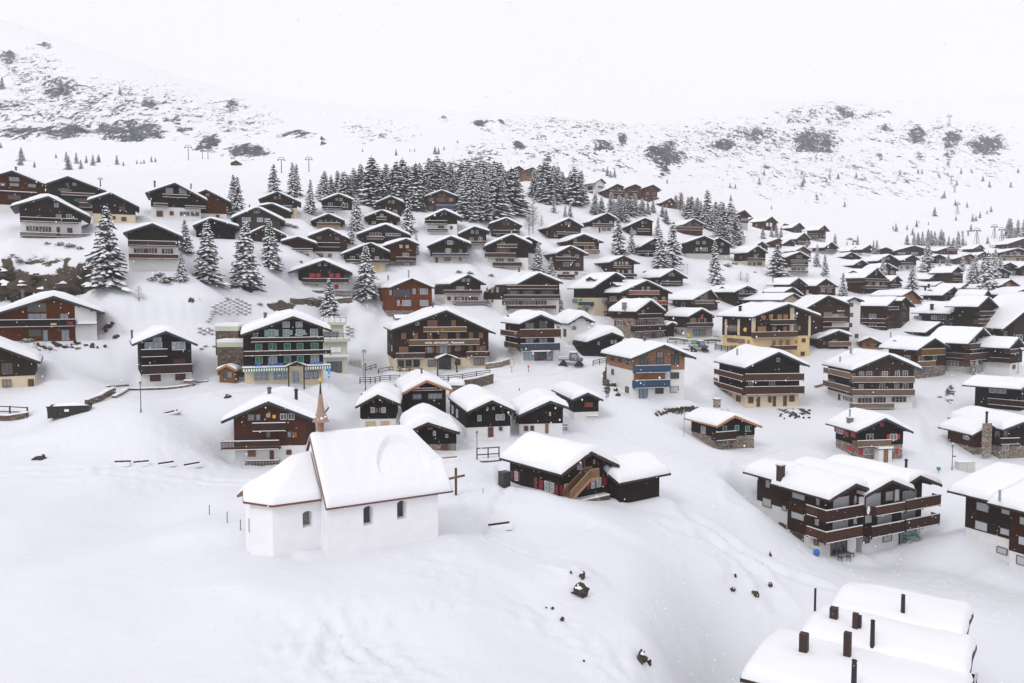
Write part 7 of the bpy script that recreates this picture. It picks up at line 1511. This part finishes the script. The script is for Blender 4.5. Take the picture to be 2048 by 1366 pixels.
# boxes
def boxthing(px, by, w_, d_, h_, th_, mat, name, label, snow=.2, cat='box'):
    P = cast(px, by); e = empty(name, P, R(th_)); tag(e, label, cat); mb = MB(); mb.box(-w_/2, w_/2, 0, d_, -.3, h_, mat); mb.box(-w_/2 - .04, w_/2 + .04, -.04, d_ + .04, h_ + .001, h_ + .06, mat); mb.obj('body', e)
    mb = MB()
    mb.box(-.01, .01, -.012, -.002, .1, h_ - .1, 'black'); mb.obj('door_seam', e)
    if snow: mb = MB(); mb.box(-w_/2, w_/2, 0, d_, h_ + .062, h_ + .06 + snow, 'snow'); mb.obj('snow_cover', e)
    return e
eb = boxthing(1934, 945, 2.6, 1., 1.5, 8, 'tank', 'utility_box', 'light grey utility box beside the lamp at right', .06); mb = MB(); mb.box(-.15, .1, -.02, -.014, .7, 1.05, 'yellow'); mb.obj('sticker', eb)
eb = boxthing(711, 733, 2.2, 1.2, 1.1, 10, 'tank', 'utility_box', 'grey utility cabinet with yellow sticker right of the pale green annexe', .5); mb = MB(); mb.box(-.1, .12, -.02, -.014, .3, .6, 'yellow'); mb.obj('sticker', eb)
eb = boxthing(1014, 975, .9, .9, 1.5, 37, 'fr_d', 'storage_box', 'dark grey slatted bin shelter at the left corner of the red shuttered log chalet', 0)
P = cast(1877, 945); e = empty('litter_bin', P); tag(e, 'small green litter bin on a post near the utility box', 'bin'); mb = MB(); mb.tube((0, 0, -.4), (0, 0, .7), .04, .04, 'metal', 6); mb.obj('post', e); mb = MB(); mb.box(-.2, .2, -.18, .18, .35, .85, 'green'); mb.box(-.22, .22, -.2, .2, .852, .92, 'snow'); mb.obj('bin_body', e)
P = cast(1633, 1112); mb = MB(); mb.ball((0, 0, .4), .36, 'blue', 12, 1.15); o = mb.obj('covered_barrel', None, True); o.location = P; tag(o, 'bright blue tarpaulin covered barrel at the wall of the staggered apartment house', 'barrel')
P = cast(1703, 1105); mb = MB(); mb.box(-.3, .3, -.1, .1, .0, .5, 'red'); mb.beam((.25, 0, .4), (.3, .3, 1.8), .05, .05, 'bal_tan'); o = mb.obj('snow_shovel'); o.location = P; tag(o, 'red snow shovel leaning by the terrace door', 'shovel')
def terrace_set(px, py, s, mat, label):
    P = cast(px, py); e = empty('garden_table', P, R(20)); tag(e, label, 'garden table'); e.scale = (s, s, s); mb = MB(); mb.box(-.8, .8, -.4, .4, .68, .74, mat); mb.obj('tabletop', e)
    for i in (-1, 1):
        for j in (-1, 1): mb = MB(); mb.box(i * .7 - .03, i * .7 + .03, j * .3 - .03, j * .3 + .03, -.2, .68, mat); mb.obj('leg', e)
def chair(px, py, mat, label, group, rz):
    P = cast(px, py); e = empty('garden_chair', P, rz); tag(e, label, 'chair', group); mb = MB(); mb.box(-.24, .24, -.24, .24, .42, .46, mat); mb.obj('seat', e); mb = MB(); mb.beam((0, .24, .46), (0, .34, .95), .46, .04, mat); mb.obj('backrest', e)
    for i in (-1, 1):
        for j in (-1, 1): mb = MB(); mb.box(i * .21 - .02, i * .21 + .02, j * .21 - .02, j * .21 + .02, -.1, .42, mat); mb.obj('leg', e)
terrace_set(1688, 1116, .9, 'metal', 'dark garden table on the terrace of the staggered apartment house')
for k, a in enumerate(((1672, 1114), (1680, 1122), (1697, 1122), (1704, 1114))): chair(*a, 'metal', 'dark garden chair round the terrace table of the staggered apartment house', 'dark chairs on the apartment terrace', k * 1.4)
terrace_set(1826, 1084, .8, 'lmetal', 'pale garden table under the right balconies of the staggered apartment house')
for k, a in enumerate(((1812, 1086), (1838, 1082), (1822, 1080))): chair(*a, 'sh_grn', 'green garden chair round the pale table under the balconies', 'green chairs under the balconies', k * 1.7)
# snow filled container at left
P = cast(140, 829); e = empty('container', P, R(14)); tag(e, 'black open container heaped with snow beside the sloping wall at left', 'container'); mb = MB()
sec = [(-2.2, -.3), (2.2, -.3), (2.35, 1.15), (-2.35, 1.15)]
for y in (-.9, .82): mb.prism(sec, y, y + .08, 'black')
mb.box(-2.3, -2.2, -.82, .82, -.3, 1.1, 'black'); mb.box(2.2, 2.3, -.82, .82, -.3, 1.1, 'black'); mb.box(-2.4, 2.4, -.96, -.901, 1.08, 1.2, 'black'); mb.box(-2.4, 2.4, .901, .96, 1.08, 1.2, 'black')
for x in (-1.2, 0, 1.2): mb.box(x - .05, x + .05, -.97, -.902, -.2, 1.07, 'black')
mb.obj('tub', e); mb = MB(); mb.box(-.35, .15, -.985, -.972, .5, .8, 'white'); mb.obj('plate', e)
mb = MB(); vs = []; nx_ = 10; ny_ = 6
for j in range(ny_ + 1):
    for i in range(nx_ + 1): u, v = i / nx_, j / ny_; vs.append((-2.15 + 4.3 * u, -.8 + 1.6 * v, .95 + .55 * math.sin(math.pi * u) ** .5 * math.sin(math.pi * v) ** .6))
mb.add(vs, [(j*(nx_+1)+i, j*(nx_+1)+i+1, (j+1)*(nx_+1)+i+1, (j+1)*(nx_+1)+i) for j in range(ny_) for i in range(nx_)], 'snow'); mb.obj('snow_heap', e, True)
# tracked snow vehicle in the centre and the small one further right
def vehicle(px, by, s, th_, label, crate):
    P = cast(px, by); e = empty('tracked_vehicle', P, R(th_)); e.scale = (s, s, s); tag(e, label, 'vehicle')
    mb = MB(); mb.prism([(-.1, .75), (1.75, .7), (1.8, 1.1), (1.2, 1.25), (.75, 1.95), (-.3, 2.), (-.35, .8)], -.75, .75, 'metal'); mb.obj('cab', e)
    mb = MB(); mb.prism([(.0, 1.25), (1.05, 1.2), (.72, 1.85), (-.0, 1.88)], -.77, -.752, 'glassl'); mb.obj('side_window', e)
    mb = MB(); mb.box(-.35, .8, -.8, .8, 2.01, 2.07, 'black'); mb.box(-.33, .78, -.78, .78, 2.072, 2.25, 'snow'); mb.obj('cab_roof', e)
    mb = MB(); mb.box(-2., -.4, -.8, .8, .85, 1.0, 'black'); mb.box(-2., -.4, -.8, -.74, 1.0, 1.35, 'lmetal'); mb.box(-2., -.4, .74, .8, 1.0, 1.35, 'lmetal'); mb.box(-2., -1.94, -.74, .74, 1.0, 1.35, 'lmetal'); mb.box(-1.9, -.5, -.7, .7, 1.002, 1.4, 'snow'); mb.obj('load_bed', e)
    mb = MB()
    for x in (-1.95, -1.45, -.95): mb.box(x, x + .05, -.78, -.73, 1.35, 1.95, 'lmetal')
    mb.box(-1.95, -.5, -.79, -.74, 1.9, 1.96, 'lmetal'); mb.obj('rack', e)
    if crate: mb = MB(); mb.box(-1.5, -.6, -.5, .5, 1.41, 2.1, crate); mb.obj('crate', e)
    for x in (-1.3, 1.15):
        for y in (-.95, .68):
            mb = MB(); mb.prism([(x - .75, .05), (x - .55, -.1), (x + .55, -.1), (x + .75, .05), (x + .15, .75), (x - .15, .75)], y, y + .27, 'black'); mb.obj('track', e)
    mb = MB(); mb.box(-2.06, -2.002, -.7, -.5, 1.05, 1.2, 'red'); mb.obj('tail_light', e)
vehicle(1143, 731, 1.25, -6, 'dark tracked buggy with a white load bed parked on the snowy street in the centre', None)
vehicle(1398, 702, 1.1, 2, 'small dark snow machine with a green box parked below the flag chalet', 'green')
P = cast(1075, 722); e = empty('snow_scooter', P); tag(e, 'dark snow scooter parked before the glass fronted shop', 'scooter'); mb = MB(); mb.prism([(-.4, 0), (.4, 0), (.35, .7), (.1, 1.3), (-.25, 1.3), (-.4, .8)], -.3, .3, 'black'); mb.obj('scooter_body', e); mb = MB(); mb.beam((-.4, 0, 1.35), (.4, 0, 1.35), .05, .05, 'black'); mb.obj('handlebar', e)
rk1 = next(o for o in col.objects if o.get('label', '').startswith('black chalet with small red shutters and a white porch')); fk1 = Frame(rk1.location, rk1.rotation_euler.z)
x0, z0 = fk1.hit(*cpx('c16', 972, 500), -1.3); x1, z1 = fk1.hit(*cpx('c16', 1065, 425), -1.3); mb = MB(fk1.xf(fk1)); mb.box(x0, x1, -1.3, -.06, -1, z1, 'wh'); pk = mb.obj('porch', rk1); mb = MB(fk1.xf(fk1)); mb.box(x0 - .15, x1 + .15, -1.45, -.06, z1 + .003, z1 + .1, 'verge_br'); mb.box(x0 - .15, x1 + .15, -1.45, -.06, z1 + .103, z1 + .4, 'snow'); mb.obj('porch_roof', rk1); window(fk1.xf(fk1), (x0 + x1) / 2 - .35, (x0 + x1) / 2 + .4, -.2, 1.75, -1.3, -1, 'Dt', rk1)
# garden shed by the black hotel
P = cast(*cpx('c4', 280, 1052)); fg = Frame(P, R(3)); e = empty('garden_shed', P, R(3)); tag(e, 'little sandy wooden garden shed left of the black hotel', 'shed')
gable_block(e, fg, fg, -1.15, 1.15, -1.5, 2., 0, 2.75, 1.5, 2., 2., None, 'tb', None, T=.45, o=.3, ob=.3, verge='verge_tan', seed=2.2, names=('shed_wall', '', 'roof', 'snow_cover'), det=False, z0=-1)
window(fg.xf(fg), -.7, -.1, .8, 1.6, 0, -1, '', e); window(fg.xf(fg), .1, .7, .8, 1.6, 0, -1, '', e)
# stone hut with a slab of snow behind the near row
P = cast(913, 795); fs_ = Frame(P, R(4)); e = empty('stone_hut', P, R(4)); tag(e, 'small stone hut with a flat slab of snow right of the tan verged chalet', 'hut'); mb = MB(); mb.box(-1.15, 1.15, 0, 2.2, -1.5, 1.9, 'st'); mb.obj('stone_wall', e)
mb = MB(); mb.box(-1.35, 1.35, -.25, 2.4, 1.905, 2.02, 'verge_br'); rr = mb.obj('roof', e); snow_cap(fs_.xf(fs_), -1.35, 2.02, 0, 2.05, 1.35, 2.02, -.3, 2.4, 1.0, 3., ny=4).obj('snow_cover', rr, True); window(fs_.xf(fs_), .1, .85, -.3, 1.5, 0, -1, 'D', e)
# balcony banners and the flag
mb = MB(); P = cast(1403, 640)
def on_house(key_px, cr, fr, yo, w_, h_, mat, root, name): x, z = fr.hit(*cpx(cr, *key_px), yo); m_ = MB(fr.xf(fr)); m_.box(x - w_/2, x + w_/2, yo - .03, yo, z - h_/2, z + h_/2, mat); m_.obj(name, root)
# crest, sundials, notice boards on walls
on_house((398, 310), 'c13', fG_ := Frame(rg1.location, rg1.rotation_euler.z) if (rg1 := next(o for o in col.objects if o.get('label', '').startswith('reddish brown chalet with a long wooden balcony'))) else None, -.02, .5, .5, 'sh_beige', rg1, 'wall_plaque')
on_house((438, 318), 'c13', fG_, -.02, .35, .4, 'gold', rg1, 'wall_plaque')
ryl = next(o for o in col.objects if o.get('label', '').startswith('big yellow based')); fy = Frame(ryl.location, ryl.rotation_euler.z)
rb1 = next(o for o in col.objects if o.get('label', '').startswith('long reddish brown wooden chalet')); f1 = Frame(rb1.location, rb1.rotation_euler.z)
on_house((640, 392), 'c2', f1, -1.25,   .8, .5, 'sh_red', rb1, 'balcony_banner'); on_house((488, 402), 'c2', f1, -1.25, .8, .3, 'sh_beige', rb1, 'balcony_banner')
mb = MB(f1.xf(f1)); x0, z0 = f1.hit(*cpx('c2', 705, 408), -1.2); x1, z1 = f1.hit(*cpx('c2', 882, 385), -1.2); mb.prismx([(-1.3, z0), (-.05, z1), (-.05, z1 + .12), (-1.3, z0 + .12)], x0, x1, 'roofing'); mb.prismx([(-1.3, z0 + .125), (-.05, z1 + .125), (-.05, z1 + .3), (-1.3, z0 + .3)], x0, x1, 'snow'); mb.obj('canopy', rb1)
rsx = next(o for o in col.objects if o.get('label', '').startswith('left wing of the big brown')); fsx = Frame(rsx.location, rsx.rotation_euler.z); letters(fsx, fsx, rsx, 'Schönegg', 'c10', 1560, 1645, 470, -.03, 'white', 14, 'name_sign')
rap = next(o for o in col.objects if o.get('label', '').startswith('brown chalet shop')); fap = Frame(rap.location, rap.rotation_euler.z); x, z = fap.hit(*cpx('c8', 1675, 640), -.9); mb = MB(fap.xf(fap)); mb.beam((x - .4, -.9, z - .4), (x + .4, -.9, z + .35), .04, .04, 'lmetal'); mb.prism([(x - .3, z - .3), (x + .35, z + .3), (x + .5, z - .1), (x, z - .55)], -.93, -.91, 'red'); mb.obj('flag', rap)
x, z = fap.hit(*cpx('c8', 1540, 830), -.1); mb = MB(fap.xf(fap)); mb.box(x - .3, x + .3, -.45, -.1, z - .5, z + .5, 'yellow'); mb.obj('post_box', rap)
xf_y = fy.xf(fy); hwY = abs(fy.hit(*cpx('c10', 600, 700), 0)[0]); yy, zz_ = fy.hits(*cpx('c10', 517, 680), -hwY); mb = MB(xf_y); mb.ball((-hwY - .05, yy, zz_), .45, 'yellow', 10, 1.1); mb.obj('wall_emblem', ryl)
for x_ in (445, 300): yy, z0 = fy.hits(*cpx('c10', x_, 745), -hwY); yy, z1 = fy.hits(*cpx('c10', x_, 560), -hwY); mb = MB(xf_y); mb.box(-hwY - .14, -hwY - .004, yy - .35, yy + .35, min(z0, z1), max(z0, z1), 'cr'); mb.obj('pilaster', ryl)
# ---------------------------------------------------------------- ski lift pylons
def pylon(px, by, ty, label, group='ski lift pylons', lattice=False):
    P, h = post_thing(px, by, ty, ''); e = empty('lift_pylon', P, R(6)); tag(e, label, 'ski lift pylon', group); k = h / 10; r = max(.22 * k, .18); mb = MB()
    if lattice:
        b = h * .12
        for i, j in ((-1, -1), (1, -1), (1, 1), (-1, 1)): mb.beam((i * b, j * b, -1), (i * .2, j * .2, h * .86), .16, .16, 'metal')
        for q in range(8):
            z0, z1 = h * .86 * q / 8, h * .86 * (q + 1) / 8; b0 = lerp(b, .2, q / 8); b1 = lerp(b, .2, (q + 1) / 8)
            mb.beam((-b0, -b0, z0), (b1, -b1, z1), .08, .08, 'metal'); mb.beam((b0, -b0, z0), (-b1, -b1, z1), .08, .08, 'metal')
    else: mb.tube((0, 0, -1), (0, 0, h * .86), r * 1.3, r, 'metal', 8)
    mb.obj('mast', e)
    mb = MB(); w_ = h * .22; mb.box(-w_, w_, -.15 * k, .15 * k, h * .84, h * .88, 'metal'); mb.box(-w_ * .8, w_ * .8, -.06, .06, h * .97, h, 'metal')
    for s in (-1, 1): mb.beam((s * w_, 0, h * .87), (s * w_ * .75, 0, h * .98), .12, .12, 'metal')
    mb.obj('crossarm', e)
    for s in (-1, 1): mb = MB(); mb.box(s * w_ - .25 * k, s * w_ + .25 * k, -.9 * k, .9 * k, h * .79, h * .838, 'black'); mb.obj('sheave_train', e)
pylon(563, 346, 315, 'ski lift pylon standing between the two lone conifers at upper left', None); pylon(618, 344, 314, 'ski lift pylon left of the wood', None); pylon(377, 320, 290, 'tilted ski lift pylon before the dark cliff, left of a trio', None)
pylon(405, 318, 300, 'middle slim pylon before the dark cliff', None); pylon(416, 318, 300, 'right slim pylon before the dark cliff', None); pylon(201, 374, 355, 'ski lift pylon top above the black barn at upper left', None)
pylon(1988, 477, 449, 'lattice pylon, taller of the two at the right edge', None, True); pylon(2003, 483, 455, 'lattice pylon nearest the right edge', None, True); pylon(1953, 488, 456, 'lattice pylon behind the lit gable house', None, True)
pylon(1925, 474, 462, 'small lattice pylon left of the taller ones', None, True); pylon(1936, 472, 460, 'smallest lattice pylon right of the small one', None, True)
for a in ((1898, 251, 229), (1897, 335, 316), (1902, 369, 350), (1909, 385, 370), (1914, 428, 404)): pylon(*a, 'hazy lattice pylon in the line climbing the far right mountain', 'pylons climbing the far right mountain', True)
# ---------------------------------------------------------------- falling snow and haze
mb = MB(); rs = random.Random(99)
for k in range(6000):
    d = 15 + 72 * rs.random() ** .8; x = rs.uniform(-.75, .75) * d; z = rs.uniform(-.52, .42) * d; r = rs.uniform(.011, .022) * (1 + d / 90)
    c = (x, d, z); o_ = len(mb.v); mb.v += [(x + r, d, z), (x - r, d, z), (x, d + r, z), (x, d - r, z), (x, d, z + r * 1.2), (x, d, z - r * 1.2)]
    mb.f += [tuple(i + o_ for i in f) for f in ((0, 2, 4), (2, 1, 4), (1, 3, 4), (3, 0, 4), (2, 0, 5), (1, 2, 5), (3, 1, 5), (0, 3, 5))]
mb.mn = ['snow']; mb.m = [0] * len(mb.f); o = mb.obj('snowflakes'); tag(o, 'white snowflakes falling through the air before the village', 'snowflakes', None, 'stuff')
zlo, zhi = float(ZZ.min()) - 1.5, max(float(ZZ.max()), 40) + 30
mb = MB(); mb.box(-3200, 3200, -150, 2650, zlo, zhi, 'snow'); hz = mb.obj('haze'); hz.data.materials.clear()
m = bpy.data.materials.new('haze'); m.use_nodes = True; t = m.node_tree; t.nodes.clear(); ou = t.nodes.new('ShaderNodeOutputMaterial'); pv = t.nodes.new('ShaderNodeVolumePrincipled')
pv.inputs['Density'].default_value = .0002; pv.inputs['Color'].default_value = (.96, .97, 1, 1); t.links.new(pv.outputs[0], ou.inputs['Volume']); hz.data.materials.append(m)
tag(hz, 'pale snowy haze filling the air over the village', 'haze', None, 'stuff')
